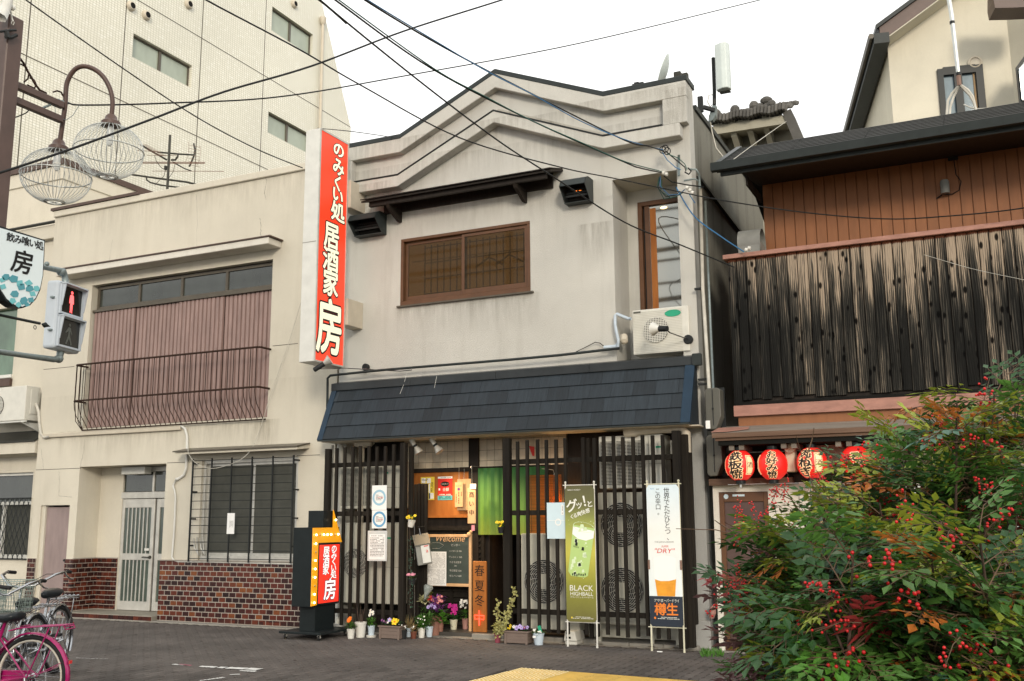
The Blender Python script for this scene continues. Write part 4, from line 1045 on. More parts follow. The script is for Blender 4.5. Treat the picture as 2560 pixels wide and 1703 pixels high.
# ---- two extractor hoods
def hood(px0, px1, pz, label):
    a, b = X(px0, pz, 12.2), X(px1, pz, 12.2); z = Z((px0+px1)/2, pz, 12.2)
    h = thing('extractor_hood', label, 'vent', ((a+b)/2, YF, z), group='extractor hoods on the upper wall')
    mb = MB(); t = .006
    prof = [(12.496, z+.16), (12.30, z+.155), (12.22, z+.12), (12.16, z+.02), (12.36, z-.17), (12.496, z-.17)]
    mb.prism([(a, y, zz) for y, zz in prof], (t, 0, 0)); mb.prism([(b-t, y, zz) for y, zz in prof], (t, 0, 0))
    for (p, q) in zip(prof[:3], prof[1:4]): mb.poly([(a, p[0], p[1]), (a, q[0], q[1]), (b, q[0], q[1]), (b, p[0], p[1])]); mb.poly([(a, p[0], p[1]-t), (b, p[0], p[1]-t), (b, q[0]+t, q[1]-t), (a, q[0]+t, q[1]-t)])
    mb.box(a, b, 12.34, 12.496, z-.176, z-.168)
    mb.build('cowl', 'gutter_metal', h)
    mb = MB(); mb.box(a+.02, b-.02, 12.46, 12.494, z-.16, z+.14); mb.build('duct_mouth', 'void_black', h)
    mb = MB(); 
    for k in range(3): mb.box(a+.03, b-.03, 12.33+k*.02, 12.335+k*.02, z-.10+k*.05, z-.07+k*.05)
    mb.build('louvre', 'dark_metal', h)
    return h, a, b, z
hood(872, 940, 553, 'black extractor hood left of the window, beside the tall red sign')
h, a, b, z = hood(1400, 1464, 467, 'black extractor hood right of the window canopy, with an orange glow inside')
mb = MB(); mb.lathe([(.012, 0), (.012, .03)], (a+.16, 12.40, z-.02), 8); mb.lathe([(.02, 0), (.02, .02)], (a+.22, 12.40, z-.02), 8); mb.build('pilot_lamp', 'ember', h)
# ---- dark slate awning, steep mansard
A0, A1, YT, YB, ZT, ZB = -8.97, -3.36, 12.38, 12.04, 3.53, 2.755
aw = thing('slate_awning', 'dark blue slate awning sloping over the tavern front', 'awning', (-6.2, YB, ZB))
sy, sz = (YT-YB), (ZT-ZB); ln = sqrt(sy*sy+sz*sz); S = Vector((0, sy/ln, sz/ln)); Nn = Vector((0, -sz/ln, sy/ln))
mb = MB(); mb.prism([(A0, YB+.02, ZB-.02), (A0, 12.498, ZB-.02), (A0, 12.498, ZT+.02), (A0, YT+.02, ZT)], (A1-A0, 0, 0)); mb.build('awning_core', 'awning_slate', aw)
mb = MB(); mb.box(A0+.03, A1-.02, YB+.03, 12.497, ZB-.035, ZB-.021); mb.build('soffit', 'cream_metal', aw)
row = ln/4
def slate(xa, xb, r):
    p = Vector((0, YB, ZB)) + S*(r*row)
    m_ = MB(); th = .012
    a = p + Nn*(.016); b = p+S*(row-.002)+Nn*(.004)
    m_.prism([Vector((xa, a.y, a.z)), Vector((xa, b.y, b.z)), Vector((xa, b.y, b.z))-Nn*th, Vector((xa, a.y, a.z))-Nn*th], (xb-xa, 0, 0))
    return m_.build('slate', 'awning_slate', aw)
LEN = .303
offs = [.02, .17, .09, .24]
for r in range(4):
    x = A0+.07-offs[r]
    while x < A1-.12:
        a, b = max(x, A0+.07), min(x+LEN, A1-.11)
        if b-a > .02: slate(a+.0012, b-.0012, r)
        x += LEN
for xa, xb in ((A0-.02, A0+.075), (A1-.115, A1+.01)):
    m_ = MB(); a = Vector((0, YB, ZB-.01))+Nn*.022; b = Vector((0, YT, ZT))+Nn*.022
    m_.prism([Vector((xa, a.y, a.z)), Vector((xa, b.y, b.z)), Vector((xa, b.y, b.z))-Nn*.03, Vector((xa, a.y, a.z))-Nn*.03], (xb-xa, 0, 0)); m_.build('edge_trim', 'awning_trim', aw, bevel=.003)
m_ = MB(); a = Vector((0, YB, ZB)); m_.box(A0, A1, YB-.03, YB+.02, ZB-.025, ZB-.006); m_.build('drip_edge', 'gutter_metal', aw)
x = A0-.02; k = 0
while x < A1:
    e = min(x+1.4, A1+.03); m_ = MB(); m_.prism([(x, YT-.035, ZT-.015), (x, YT-.035, ZT+.095), (x, 12.498, ZT+.135), (x, 12.498, ZT-.015)], (e-x-.003, 0, 0)); m_.build('ridge_cap', 'awning_cap', aw, bevel=.004); x = e; k += 1
m_ = MB(); m_.box(A1-.02, A1+.10, YT-.04, YT+.02, ZT-.03, ZT+.13); m_.build('cap_end', 'gutter_metal', aw, bevel=.01)
m_ = MB()
for p in (((1018, 930), (1011, 955)), ((1009, 962), (1000, 985)), ((1092, 940), (1086, 970))): m_.bar(W(*p[0], 12.27), W(*p[1], 12.24), .004, .002, up=(0, 1, 0))
m_.build('sealant_line', 'white_metal', aw)
# pipe along the top of the awning and down its left side
mb = MB(); yp = 12.33
mb.tube([W(*p, yp) for p in ((818, 1020), (819, 960), (819, 946), (826, 939), (900, 931), (960, 925), (1020, 920), (1280, 899), (1400, 888), (1520, 874), (1548, 871))], .019, 8)
mb.build('drain_hose', 'gutter_metal', M, smooth=True)
mb = MB(); mb.tube([W(*p, 12.40) for p in ((1527, 872), (1545, 871), (1546, 850), (1541, 830), (1538, 812), (1538, 789), (1542, 785), (1570, 797), (1578, 797))], .022, 8); mb.tube([W(*p, 12.40) for p in ((1510, 869), (1540, 866), (1545, 858))], .024, 8); mb.build('refrigerant_pipe', 'pot_blue', M, smooth=True)
mb = MB(); mb.tube([W(*p, 12.45) for p in ((1440, 880), (1465, 868), (1488, 856), (1500, 858), (1515, 870))], .006, 5); mb.build('loose_cable', 'wire_black', M, smooth=True)
mb = MB(); mb.lathe([(.05, -.07), (.055, .03), (.02, .06)], W(1560, 850, 12.46), 12, (.2, -.6, -1)); mb.build('wall_vent', 'cream_metal', M, smooth='auto')
# ---- ground floor inside: back wall, tiles, posts, posters
YI = 12.95
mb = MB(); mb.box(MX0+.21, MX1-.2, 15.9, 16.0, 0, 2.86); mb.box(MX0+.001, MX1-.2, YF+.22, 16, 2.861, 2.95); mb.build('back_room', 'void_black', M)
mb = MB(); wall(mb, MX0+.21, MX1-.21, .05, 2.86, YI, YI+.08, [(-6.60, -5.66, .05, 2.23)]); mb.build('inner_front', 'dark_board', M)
mb = MB(); mb.box(-6.60, -4.6, 14.2, 14.25, .05, 2.3); mb.box(-5.63, -5.6, YI+.09, 14.2, .05, 2.3); mb.box(-6.66, -6.63, YI+.09, 14.2, .05, 2.3); mb.build('passage_wall', 'room_dark', M)
# cream wall tiles, 0.15 m
zt0 = Z(1100, 1171, YI)
for (xa, xb) in ((X(1012, 1150, YI), X(1174, 1150, YI)), (X(1200, 1150, YI), X(1420, 1150, YI))):
    mb = MB(); mb.box(xa-.01, xb, YI-.013, YI-.001, zt0, 2.86); mb.build('tile_grout', 'deck_dark', M)
    z = zt0+.06
    zs = [(zt0, zt0+.088)]; z = zt0+.088
    while z < 2.80: zs.append((z, min(z+.152, 2.855))); z += .152
    x = xa
    while x < xb-.02:
        for (p, q) in zs:
            mb = MB(); mb.box(x+.0025, min(x+.125, xb)-.0025, YI-.022, YI-.013, p+.0025, q-.0025); mb.build('wall_tile', 'beige_tile', M, bevel=.002)
        x += .125
mb = MB(); mb.box(X(1174, 1150, YI-.03), X(1198, 1150, YI-.03), YI-.06, YI-.001, .06, 2.86); mb.build('timber_post', 'dark_board', M)
mb = MB(); mb.box(X(1010, 1200, YI), X(1290, 1200, YI), YI-.05, YI-.0015, zt0-.06, zt0-.002); mb.build('lintel', 'dark_board', M)
# orange display board with notices
bx0, bx1, bz1, bz0 = X(1015, 1240, YI-.02), X(1172, 1240, YI-.02), Z(1100, 1179, YI-.02), Z(1100, 1291, YI-.02)
bd = MB(); bd.box(bx0, bx1, YI-.03, YI-.002, bz0, bz1); bd = bd.build('display_board', 'orange_board', M)
mb = MB(); mb.box(bx0, bx1, YI-.07, YI-.031, bz0-.02, bz0+.012); mb.build('board_ledge', 'orange_board', bd)
def sheet(name, px0, py0, px1, py1, Y, mat, parent, t=.002, **k):
    a, b = W(px0, py0, Y), W(px1, py1, Y); mb = MB(); mb.box(a.x, b.x, Y-t, Y, b.z, a.z); o = mb.build(name, mat, parent, **k); o_ = (a.x, b.x, b.z, a.z); return o, o_
def dashes(mb, x0, x1, z0, z1, Y, rows, h=.45, seed=3, vert=False, fill=.8):
    R = random.Random(seed)
    for r in range(rows):
        if vert:
            p = (x1-x0)/rows; xx = x0+p*(r+.5); z = z1
            while z > z0+.005:
                e = R.uniform(.010, .03)
                if R.random() < fill: mb.box(xx-p*h/2, xx+p*h/2, Y-.0012, Y, max(z-e, z0), z)
                z -= e+.006
        else:
            p = (z1-z0)/rows; zz = z0+p*(r+.5); x = x0
            while x < x1-.005:
                e = R.uniform(.01, .05)
                if R.random() < fill: mb.box(x, min(x+e, x1), Y-.0012, Y, zz-p*h/2, zz+p*h/2)
                x += e+.006
Yp = YI-.032
o, (a, b, c, d) = sheet('yellow_poster', 1052, 1193, 1086, 1250, Yp, 'yellow_print', bd)
mb = MB()
for (p, q) in (((1054, 1196), (1064, 1208)), ((1067, 1196), (1077, 1208)), ((1072, 1210), (1075, 1249)), ((1072, 1233), (1084, 1247))):
    u, v = W(*p, Yp-.003), W(*q, Yp-.003); mb.box(u.x, v.x, Yp-.004, Yp-.0025, v.z, u.z)
mb.build('panel', 'paper_white', o); mb = MB(); dashes(mb, a+.02, a+.13, d-.06, d-.025, Yp-.0042, 3); dashes(mb, b-.06, b-.02, c+.12, d-.08, Yp-.0042, 3, vert=True); mb.build('lettering', 'ink', o)
o, (a, b, c, d) = sheet('red_poster', 1095, 1192, 1131, 1250, Yp, 'red_print', bd)
mb = MB(); mb.box(a, b, Yp-.004, Yp-.0025, d-.03, d); mb.box(a+.012, a+.04, Yp-.004, Yp-.0025, (c+d)/2-.03, (c+d)/2)
mb.build('header', 'paper_white', o); mb = MB(); mb.box(a, b, Yp-.004, Yp-.0025, c, c+.065); mb.build('footer', 'teal_light', o)
mb = MB(); mb.lathe([(.075, 0), (.075, .002)], ((a+b)/2, Yp-.0025, d-.11), 16, (0, -1, 0))
for v in mb.v: v.z = (d-.11)+(v.z-(d-.11))*.5
mb.build('badge', 'ink', o)
mb = MB(); put(mb, '全額', ((a+b)/2+.012, Yp-.003, (c+d)/2-.018), UX, UZ, .055, lift=.003); put(mb, 'パスポート', ((a+b)/2, Yp-.005, d-.11), UX, UZ, .026, lift=.003); dashes(mb, a+.03, b-.02, c+.072, c+.09, Yp-.004, 1); mb.build('lettering', 'letter_white', o)
mb = MB(); dashes(mb, a+.02, b-.02, c+.01, c+.055, Yp-.0042, 3, seed=9); dashes(mb, a+.05, b-.02, d-.022, d-.01, Yp-.0042, 1); mb.build('small_lettering', 'ink', o)
# wooden tags hanging from the lintel
def hang(name, label, px0, py0, px1, py1, Y, mat, cord_top, cat='sign'):
    a, b = W(px0, py0, Y), W(px1, py1, Y); t = thing(name, label, cat, ((a.x+b.x)/2, Y, b.z))
    mb = MB(); mb.box(a.x, b.x, Y-.012, Y, b.z, a.z); o = mb.build('board', mat, t, bevel=.003)
    mb = MB(); mb.tube([((a.x+b.x)/2-.012, Y-.006, a.z-.01), ((a.x+b.x)/2, Y-.006, cord_top), ((a.x+b.x)/2+.012, Y-.006, a.z-.01)], .0022, 4); mb.build('cord', 'wire_white', t)
    return t, a.x, b.x, b.z, a.z
t, a, b, c, d = hang('hanging_board', 'blank pale board hanging behind the wooden tags', 1144, 1198, 1178, 1276, YI-.05, 'pale_wood', 2.34)
t, a, b, c, d = hang('wooden_tag', 'narrow pale wooden tag with a purple crest and small lettering', 1138, 1206, 1158, 1268, YI-.09, 'pale_wood', 2.34)
mb = MB(); mb.lathe([(.022, 0), (.022, .002)], ((a+b)/2, YI-.103, d-.10), 12, (0, -1, 0)); mb.build('crest', 'petal_purple', t)
mb = MB(); putv(mb, '樽生ビール', ((a+b)/2, YI-.104, d-.15), UX, UZ, .030, 1.0) if ('ビ', 0.0) in GL else dashes(mb, (a+b)/2-.012, (a+b)/2+.012, c+.05, d-.14, YI-.103, 1, vert=True); dashes(mb, a+.015, a+.035, c+.07, d-.15, YI-.103, 1, vert=True, seed=8); dashes(mb, b-.035, b-.015, c+.12, d-.14, YI-.103, 1, vert=True, seed=4); dashes(mb, a+.02, b-.02, d-.06, d-.05, YI-.103, 1); mb.build('lettering', 'ink', t)
t, a, b, c, d = hang('open_sign', 'hanging wooden board reading 商い中 beside the green curtain', 1170, 1221, 1190, 1309, 12.62, 'pale_wood', Z(1180, 1166, 12.62))
mb = MB(); putv(mb, '商い中', ((a+b)/2, 12.606, d-.09), UX, UZ, .088, 1.42, lift=.002, off=.0); mb.build('lettering', 'ink', t)
mb = MB(); mb.box((a+b)/2-.02, b+.01, 12.600, 12.603, d-.01, d+.06); mb.build('paper_note', 'paper_white', t)
mb = MB(); mb.tube([((a+b)/2, 12.95, Z(1180, 1166, 12.62)), ((a+b)/2, 12.60, Z(1180, 1166, 12.62)), ((a+b)/2, 12.60, Z(1180, 1172, 12.62))], .008, 5); mb.build('hook', 'steel_cap', t)
# ---- lower dark slatted wall left of the doorway, with ledge
sx0, sx1 = X(1062, 1400, YI-.03), X(1212, 1400, YI-.03)
lv = MB(); zt4 = Z(1140, 1326, YI-.04); lv.box(sx0-.35, sx1, YI-.08, YI-.002, zt4, zt4+.04)
for xx in (sx0-.02, (sx0+sx1)/2-.06, sx1-.05): lv.box(xx, xx+.045, YI-.055, YI-.002, .06, zt4)
lv = lv.build('louvre_frame', 'dark_slat', M)
z = .10
while z < zt4-.06:
    mb = MB(); mb.prism([(sx0+.03, YI-.012, z+.075), (sx0+.03, YI-.012, z+.06), (sx0+.03, YI-.05, z), (sx0+.03, YI-.05, z+.012)], (sx1-sx0-.09, 0, 0)); mb.build('slat', 'dark_slat', lv); z += .078
# ---- green noren over the doorway
t = thing('green_curtain', 'green split cloth curtain fading to lime over the doorway', 'curtain', (-6.0, 12.75, 1.37))
yc = 12.78
for (pa, pb) in ((1195, 1262), (1263.5, 1370)):
    xa, xb = X(pa, 1250, yc), X(pb, 1250, yc); zt5, zb5 = Z(1230, 1170, yc), Z(1230, 1337, yc); mb = MB(); n = 18
    if pa > 1262: xb = X(1372, 1250, yc)
    for i in range(n):
        for j in range(6):
            P = []
            for (u, v) in ((i, j), (i+1, j), (i+1, j+1), (i, j+1)):
                fx = u/n; fz = v/6; P.append((xa+(xb-xa)*fx, yc+.018*sin(fx*9+.5)*(1.1-fz)+.008*sin(fx*23), zb5+(zt5-zb5)*fz))
            mb.poly(P)
    mb.build('cloth', 'noren_green', t, smooth=True)
mb = MB(); mb.tube([(X(1150, 1172, yc), yc, Z(1150, 1172, yc)+.01), (X(1375, 1172, yc), yc, Z(1150, 1172, yc)+.01)], .012, 6); mb.build('rod', 'dark_board', t)
# ---- lit bamboo blind right of the doorway
yb2 = 12.70; t = thing('bamboo_blind', 'bamboo blind glowing orange from a lamp behind it, seen through the slats', 'blind', (-5.3, yb2, 1.4))
for k, (pa, pb, z1) in enumerate(((1325, 1364, 1187), (1366, 1404, 1187))):
    xa, xb = X(pa, 1250, yb2), X(pb, 1250, yb2); mb = MB(); z0_, z1_ = Z(1360, 1334, yb2), Z(1360, z1, yb2)
    n = 40
    for i in range(n):
        za = z0_+(z1_-z0_)*i/n; mb.box(xa, xb, yb2-.004, yb2, za, za+(z1_-z0_)/n*.86)
    mb.build('blind_panel', 'lit_blind', t)
mb = MB()
for pa in (1328, 1345, 1362, 1368, 1385, 1402): x = X(pa, 1250, yb2); mb.tube([(x, yb2-.006, Z(1360, 1334, yb2)), (x, yb2-.006, Z(1360, 1187, yb2))], .003, 4)
mb.build('binding', 'lattice_brown', t)
mb = MB(); x = X(1387, 1250, yb2-.012); mb.ball((x, yb2-.014, Z(1360, 1187, yb2)), .012, 6, 4); mb.tube([(x, yb2-.012, Z(1360, 1187, yb2)), (x-.02, yb2-.012, 2.25), (X(1355, 1190, yb2), yb2-.012, 2.27)], .003, 4); mb.build('string', 'wire_white', t)
pl = bpy.data.lights.new('blind_lamp', 'POINT'); pl.energy = 16; pl.color = (1, .55, .22); pl.shadow_soft_size = .05; po = bpy.data.objects.new('blind_lamp', pl); COL.objects.link(po); po.location = (-5.35, 12.86, 1.75)
mb = MB(); mb.poly([W(1322, 1115, YI-.03), W(1336, 1117, YI-.03), W(1336, 1140, YI-.03), W(1331, 1140, YI-.03)]); mb.build('red_pennant', 'red_print', M)
# ---- spotlights under the awning
def spot(px, py, label, aim=(.35, -.1, -1), lit=True):
    c = W(px, py, 12.30); t = thing('spotlight', label, 'spotlight', c, group='spotlights under the awning')
    zt = ZB-.035; ax = Vector(aim).normalized()
    mb = MB(); mb.lathe([(.045, -.012), (.045, 0)], (c.x, c.y, zt), 12); mb.box(c.x-.011, c.x+.011, c.y-.006, c.y+.006, c.z-.02, zt-.01); mb.build('stem', 'white_metal', t)
    mb = MB(); mb.lathe([(.028, -.06), (.032, -.055), (.034, .04), (.034, .045)], c, 12, ax); mb.build('lamp_holder', 'white_metal', t, smooth='auto')
    mb = MB(); mb.lathe([(.036, .045), (.036, .075)], c, 12, ax); mb.build('collar', 'black_paint', t, smooth='auto')
    mb = MB(); mb.lathe([(.034, .075), (.042, .10), (.066, .165), (.068, .175), (.060, .172)], c, 16, ax); mb.build('reflector', 'silver_alu', t, smooth='auto')
    mb = MB(); mb.lathe([(.060, .166), (.060, .169)], c, 14, ax); mb.build('bulb', 'spot_lit' if lit else 'bulb_off', t)
    l = bpy.data.lights.new('spotlight_lamp', 'SPOT'); l.energy = 75; l.color = (1, .70, .40); l.spot_size = radians(95); l.spot_blend = .8; l.shadow_soft_size = .05
    lo = bpy.data.objects.new('spotlight_lamp', l); COL.objects.link(lo); lo.location = c+ax*.19; lo.rotation_euler = (-ax).to_track_quat('Z', 'Y').to_euler()
spot(1032, 1106, 'left spotlight under the awning, half behind the slat post', aim=(.45, .25, -.85)); spot(1083, 1105, 'right spotlight under the awning, with its face lit', aim=(.55, .1, -.8))
# ---- pillar details
mb = MB(); mb.box(H_G[1]-.003, MX1+.012, YF-.012, YF+.25, 0, .33); mb.build('pillar_base', 'pillar_stone', M, bevel=.006)
mb = MB(); mb.box(H_G[1]+.0, MX1+.008, YF-.007, YF+.23, .335, 2.74); mb.build('pillar_cladding', 'pillar_stone', M, bevel=.004)
mb = MB(); mb.prism([(H_G[1]-.35, 12.15, ZB-.04), (MX1+.06, 12.15, ZB-.04), (MX1+.06, 12.49, ZB-.04), (H_G[1]-.35, 12.49, ZB-.04)], (0, 0, .015)); mb.build('pillar_flashing', 'cream_metal', M)
# beige duct elbows under the awning
mb = MB(); c = W(1590, 1078, 12.3); mb.tube([c+Vector((-.15, 0, 0)), c, c+Vector((.05, 0, -.005)), c+Vector((.35, 0, 0)), c+Vector((.62, 0, 0)), c+Vector((.66, 0, -.05)), c+Vector((.66, 0, -.30))], [.075, .085, .05, .045, .055, .06, .06], 10); mb.build('duct', 'cream_metal', M, smooth=True)
mb = MB(); c = W(895, 1105, 12.3); mb.tube([c+Vector((-.1, .1, 0)), c+Vector((.0, .1, .0)), c+Vector((.14, .1, .01)), c+Vector((.2, .1, .0))], [.07, .09, .09, .05], 10); mb.tube([c+Vector((.0, .1, .0)), c+Vector((.0, .1, -1.5))], .045, 8); mb.build('duct', 'cream_metal', M, smooth=True)
mb = MB()
for px, r in ((829, .022), (852, .036)): mb.tube([(X(px, 1200, 12.42), 12.42, .1), (X(px, 1200, 12.42), 12.42, 2.7)], r, 8)
mb.build('downpipe', 'ac_white', M, smooth=True)
# wall brackets for the tall sign
# ================================================================== RIGHT BUILDING
R_ = thing('timber_restaurant', 'brown clad restaurant with a charred board balcony front and red lanterns under its eave', 'restaurant', (-1.0, YF, 0))
RX0, RX1 = -2.90, 1.6
YS = 13.35
sx = X(1907, 500, YS)
zs0, zs1 = 4.2, 6.05+.35
# standing seam siding: single sheets
mb = MB(); mb.box(sx, RX1, YS+.02, YS+.2, 2.9, 6.5); mb.box(sx, sx+.1, YS+.2, 18, 2.9, 6.5); mb.build('upper_wall', 'copper_siding', R_)
x = sx; pw = (X(1984, 560, YS)-X(1907, 560, YS))/3
while x < RX1-.02:
    e = min(x+pw, RX1); mb = MB(); mb.box(x+.004, e-.004, YS, YS+.019, 4.3, 6.42); mb.build('siding_panel', 'copper_siding', R_, bevel=.003); x += pw
# shingle roof, gutter, soffit
gz = (Z(1799, 432, 12.2)+Z(2560, 315, 12.2))/2; gx0 = X(1786, 425, 12.2)
PI_ = .50; kz = W(2560, 256, 1).z-EYE; YR = (gz+.12-PI_*12.25-EYE)/(kz-PI_); ZR = gz+.12+PI_*(YR-12.25)
rf = MB(); rf.prism([(gx0+.02, 12.25, gz+.12), (gx0+.02, YR, ZR), (gx0+.02, YR+3, ZR-1.2), (gx0+.02, YR+3, ZR-1.3), (gx0+.02, YR, ZR-.1), (gx0+.02, 12.25, gz+.02)], (RX1-gx0, 0, 0)); rf = rf.build('roof', 'roof_shingle', R_)
nrow = 10; st_ = (YR-12.22)/nrow
for r in range(nrow):
    y0_ = 12.22+r*st_; z0_ = gz+.125+(y0_-12.25)*PI_; x = gx0; 
    while x < RX1:
        e = min(x+.91, RX1+.02); mb = MB(); mb.prism([(x+.003, y0_, z0_+.018), (x+.003, y0_+st_*1.06, z0_+st_*1.06*PI_+.003), (x+.003, y0_+st_*1.06, z0_+st_*1.06*PI_-.007), (x+.003, y0_, z0_)], (e-x-.006, 0, 0)); mb.build('shingle', 'roof_shingle', R_); x += .91
mb = MB(); mb.box(gx0-.03, gx0+.05, 12.2, YR, 0, .1)
for v in mb.v: v.z += gz+.06+(v.y-12.25)*PI_
mb.build('verge_trim', 'gutter_metal', R_)
def gutter(name, x0, x1, y, z, h, w, mat, parent):
    mb = MB(); mb.prism([(x0, y, z), (x0, y+.02, z-h), (x0, y+w-.01, z-h), (x0, y+w, z), (x0, y+w-.008, z), (x0, y+w-.02, z-h+.01), (x0, y+.028, z-h+.01), (x0, y+.008, z)], (x1-x0, 0, 0)); mb.box(x0-.006, x0, y+.01, y+w-.01, z-h, z); return mb.build(name, mat, parent)
gutter('gutter', gx0-.03, RX1, 12.12, gz+.125, .10, .12, 'gutter_metal', R_)
mb = MB(); mb.box(gx0+.06, RX1, 12.26, 12.30, gz-.02, gz+.06); mb.build('fascia', 'gutter_metal', R_)
mb = MB(); mb.prism([(gx0+.32, 12.30, gz+.01), (gx0+.32, YS+.02, gz+.16), (gx0+.32, YS+.02, gz+.14), (gx0+.32, 12.30, gz-.01)], (RX1-gx0-.32, 0, 0)); mb.build('soffit', 'dark_board', R_)
mb = MB(); mb.box(gx0+.34, sx-.01, 12.45, 13.3, gz-.13, gz-.01); mb.build('eave_beam', 'dark_board', R_)
# balcony front of charred boards
bz1 = Z(2200, 598, 12.48)+.02; bz0 = (Z(1840, 1010, 12.5)+Z(2190, 975, 12.5))/2
bz1 = Z(1816, 650, 12.48)
mb = MB(); mb.box(RX0+.03, RX1, 12.53, 12.62, bz0-.02, bz1); mb.box(RX0+.03, RX0+.10, 12.62, YS, bz0, bz1); mb.build('balcony_backing', 'dark_board', R_)
x = RX0; R3 = random.Random(21)
while x < RX1-.05:
    w = .118+R3.uniform(-.012, .016); zb3 = bz0+R3.choice((0, 0, 0, .03, .015)) ; yy = 12.497-R3.uniform(0, .012)
    if x < -2.8: zb3 = bz0-.06
    n = 5; mb = MB()
    # slightly cupped board with a rounded edge
    P = []
    for k in range(n+1):
        u = k/n; P.append((x+.004+(w-.008)*u, yy-.010*sin(pi*u)**.5))
    P = P + [(x+w-.004, 12.529), (x+.004, 12.529)]
    mb.prism([(p[0], p[1], zb3) for p in P], (0, 0, bz1-zb3)); mb.build('board', 'charred_cedar', R_)
    x += w+.003
mb = MB(); mb.box(RX0-.05, RX1, 12.44, 12.66, bz1+.002, bz1+.06); mb.build('top_rail', 'copper_trim', R_, bevel=.004)
mb = MB(); mb.box(RX0-.002, RX1, 12.46, 12.7, bz0-.20, bz0-.065); mb.build('copper_band', 'copper_trim', R_, bevel=.003)
mb = MB(); mb.box(RX0+.03, RX1, 12.50, 12.52, bz0-.063, bz0-.022); mb.build('dark_gap', 'void_black', R_)
# slanting brown eave strip and lower boards
ez = (Z(1825, 1092, 11.98))
mb = MB(); mb.box(RX0+.04, RX1, 12.52, 12.56, ez+.10, bz0-.201); mb.build('apron_panel', 'copper_siding', R_)
mb = MB(); mb.prism([(RX0-.16, 12.52, ez+.17), (RX0-.16, 12.52, ez+.15), (RX0-.16, 11.95, ez+.03), (RX0-.16, 11.95, ez+.05)], (RX1-RX0+.1, 0, 0)); mb.build('eave_board', 'grey_plank', R_)
mb = MB(); mb.box(RX0-.16, RX1, 11.94, 11.97, ez-.01, ez+.045); mb.build('eave_fascia', 'eave_wood', R_); mb = MB(); mb.box(RX0-.13, RX1, 11.975, 12.02, ez-.045, ez-.002); mb.build('eave_batten', 'eave_wood', R_)
mb = MB(); mb.prism([(RX0-.165, 12.3, ez+.135), (RX0-.165, 11.94, ez+.058), (RX0+.02, 11.94, ez+.058), (RX0+.25, 12.1, ez+.092), (RX0+.22, 12.3, ez+.135)], (0, 0, .006)); mb.build('copper_patch', 'copper_trim', R_)
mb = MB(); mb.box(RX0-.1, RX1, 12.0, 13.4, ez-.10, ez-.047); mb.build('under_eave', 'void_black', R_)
for k in range(9):
    xx = RX0+.02+(k//2)*.62+(k % 2)*.12; mb = MB(); mb.box(xx, xx+.06, 12.03, 12.5, ez-.16, ez-.101); mb.build('rafter_end', 'grey_plank', R_)
# ground floor front, slightly behind the lanterns
YG = 12.42
mb = MB(); wall(mb, -3.20, RX1, 0, 1.98, YG, YG+.15, [(-3.13, -2.52, 0, 1.90), (-2.06, -1.28, 1.0, 1.93), (-1.2, 1.4, .9, 1.95)]); mb.build('front_wall', 'white_wall', R_)
mb = MB(); mb.box(-3.22, -2.2, YG-.10, YG+.2, 1.98, 2.06); mb.build('door_head', 'eave_wood', R_)
mb = MB(); mb.box(-2.0, RX1, YG+.05, YG+.15, 2.1, ez-.11); mb.build('transom_wall', 'old_house_render', R_)
mb = MB(); mb.box(-2.2, RX1, YG+.01, YG+.12, 1.982, 2.10); mb.build('transom_beam', 'dark_board', R_)
mb = MB(); mb.box(-3.2, RX1, 13.6, 13.7, 0, ez-.1); mb.box(-3.2, -3.15, YG+.16, 13.6, 2.06, ez); mb.build('inner_wall', 'room_dark', R_)
d = MB(); a, b, z1 = -3.13, -2.52, 1.90
d.box(a, a+.06, YG+.02, YG+.09, 0, z1); d.box(b-.06, b, YG+.02, YG+.09, 0, z1); d.box(a+.06, b-.06, YG+.02, YG+.09, z1-.12, z1); d.box(a+.06, b-.06, YG+.021, YG+.085, .82, .88); d.box(a+.06, b-.06, YG+.021, YG+.085, 0, .06)
d = d.build('brown_door', 'brown_frame', R_, bevel=.004)
for z0_, z1_ in ((.06, .82), (.88, z1-.12)): mb = MB(); mb.box(a+.06, b-.06, YG+.045, YG+.055, z0_, z1_); mb.build('pane', 'door_brown_panel', d)
mb = MB(); mb.lathe([(.03, 0), (.03, .002)], (a+.09, YG+.018, z1-.055), 14, (0, -1, 0)); mb.box(a+.17, a+.32, YG+.016, YG+.019, z1-.055, z1-.03); mb.build('sticker', 'paper_blue', d)
mb = MB(); mb.box(-2.14, -2.02, YG-.03, YG-.001, 0, 2.0); mb.build('white_post', 'white_wall', R_)
mb = MB(); mb.box(-2.03, -1.26, YG+.12, YG+.13, 1.0, 1.93); mb.build('side_window', 'room_bright_soft', R_)
mb = MB(); n = 46
for i in range(n): za = 1.0+i*.0202; mb.box(-2.0, -1.30, YG-.02, YG-.014, za, za+.017)
bb = thing('reed_blind', 'tan reed blind hanging beside the white post under the lanterns', 'blind', (-1.65, YG-.02, 1.0)); mb.build('reed_panel', 'tan_blind', bb)
mb = MB()
for xx in (-1.95, -1.65, -1.35): mb.tube([(xx, YG-.024, 1.0), (xx, YG-.024, 1.93)], .004, 4)
mb.build('binding', 'lattice_brown', bb)
mb = MB(); mb.box(-1.2, 1.4, YG+.10, YG+.11, .9, 1.95); mb.build('big_window', 'room_bright_soft', R_)
mb = MB()
for k in range(10): xx = -1.2+k*.288; mb.box(xx-.02, xx+.02, YG+.02, YG+.06, .9, 1.95)
for k in range(4): zz = .9+k*.35; mb.box(-1.2, 1.4, YG+.03, YG+.05, zz-.01, zz+.01)
mb.build('window_lattice', 'brown_frame', R_)
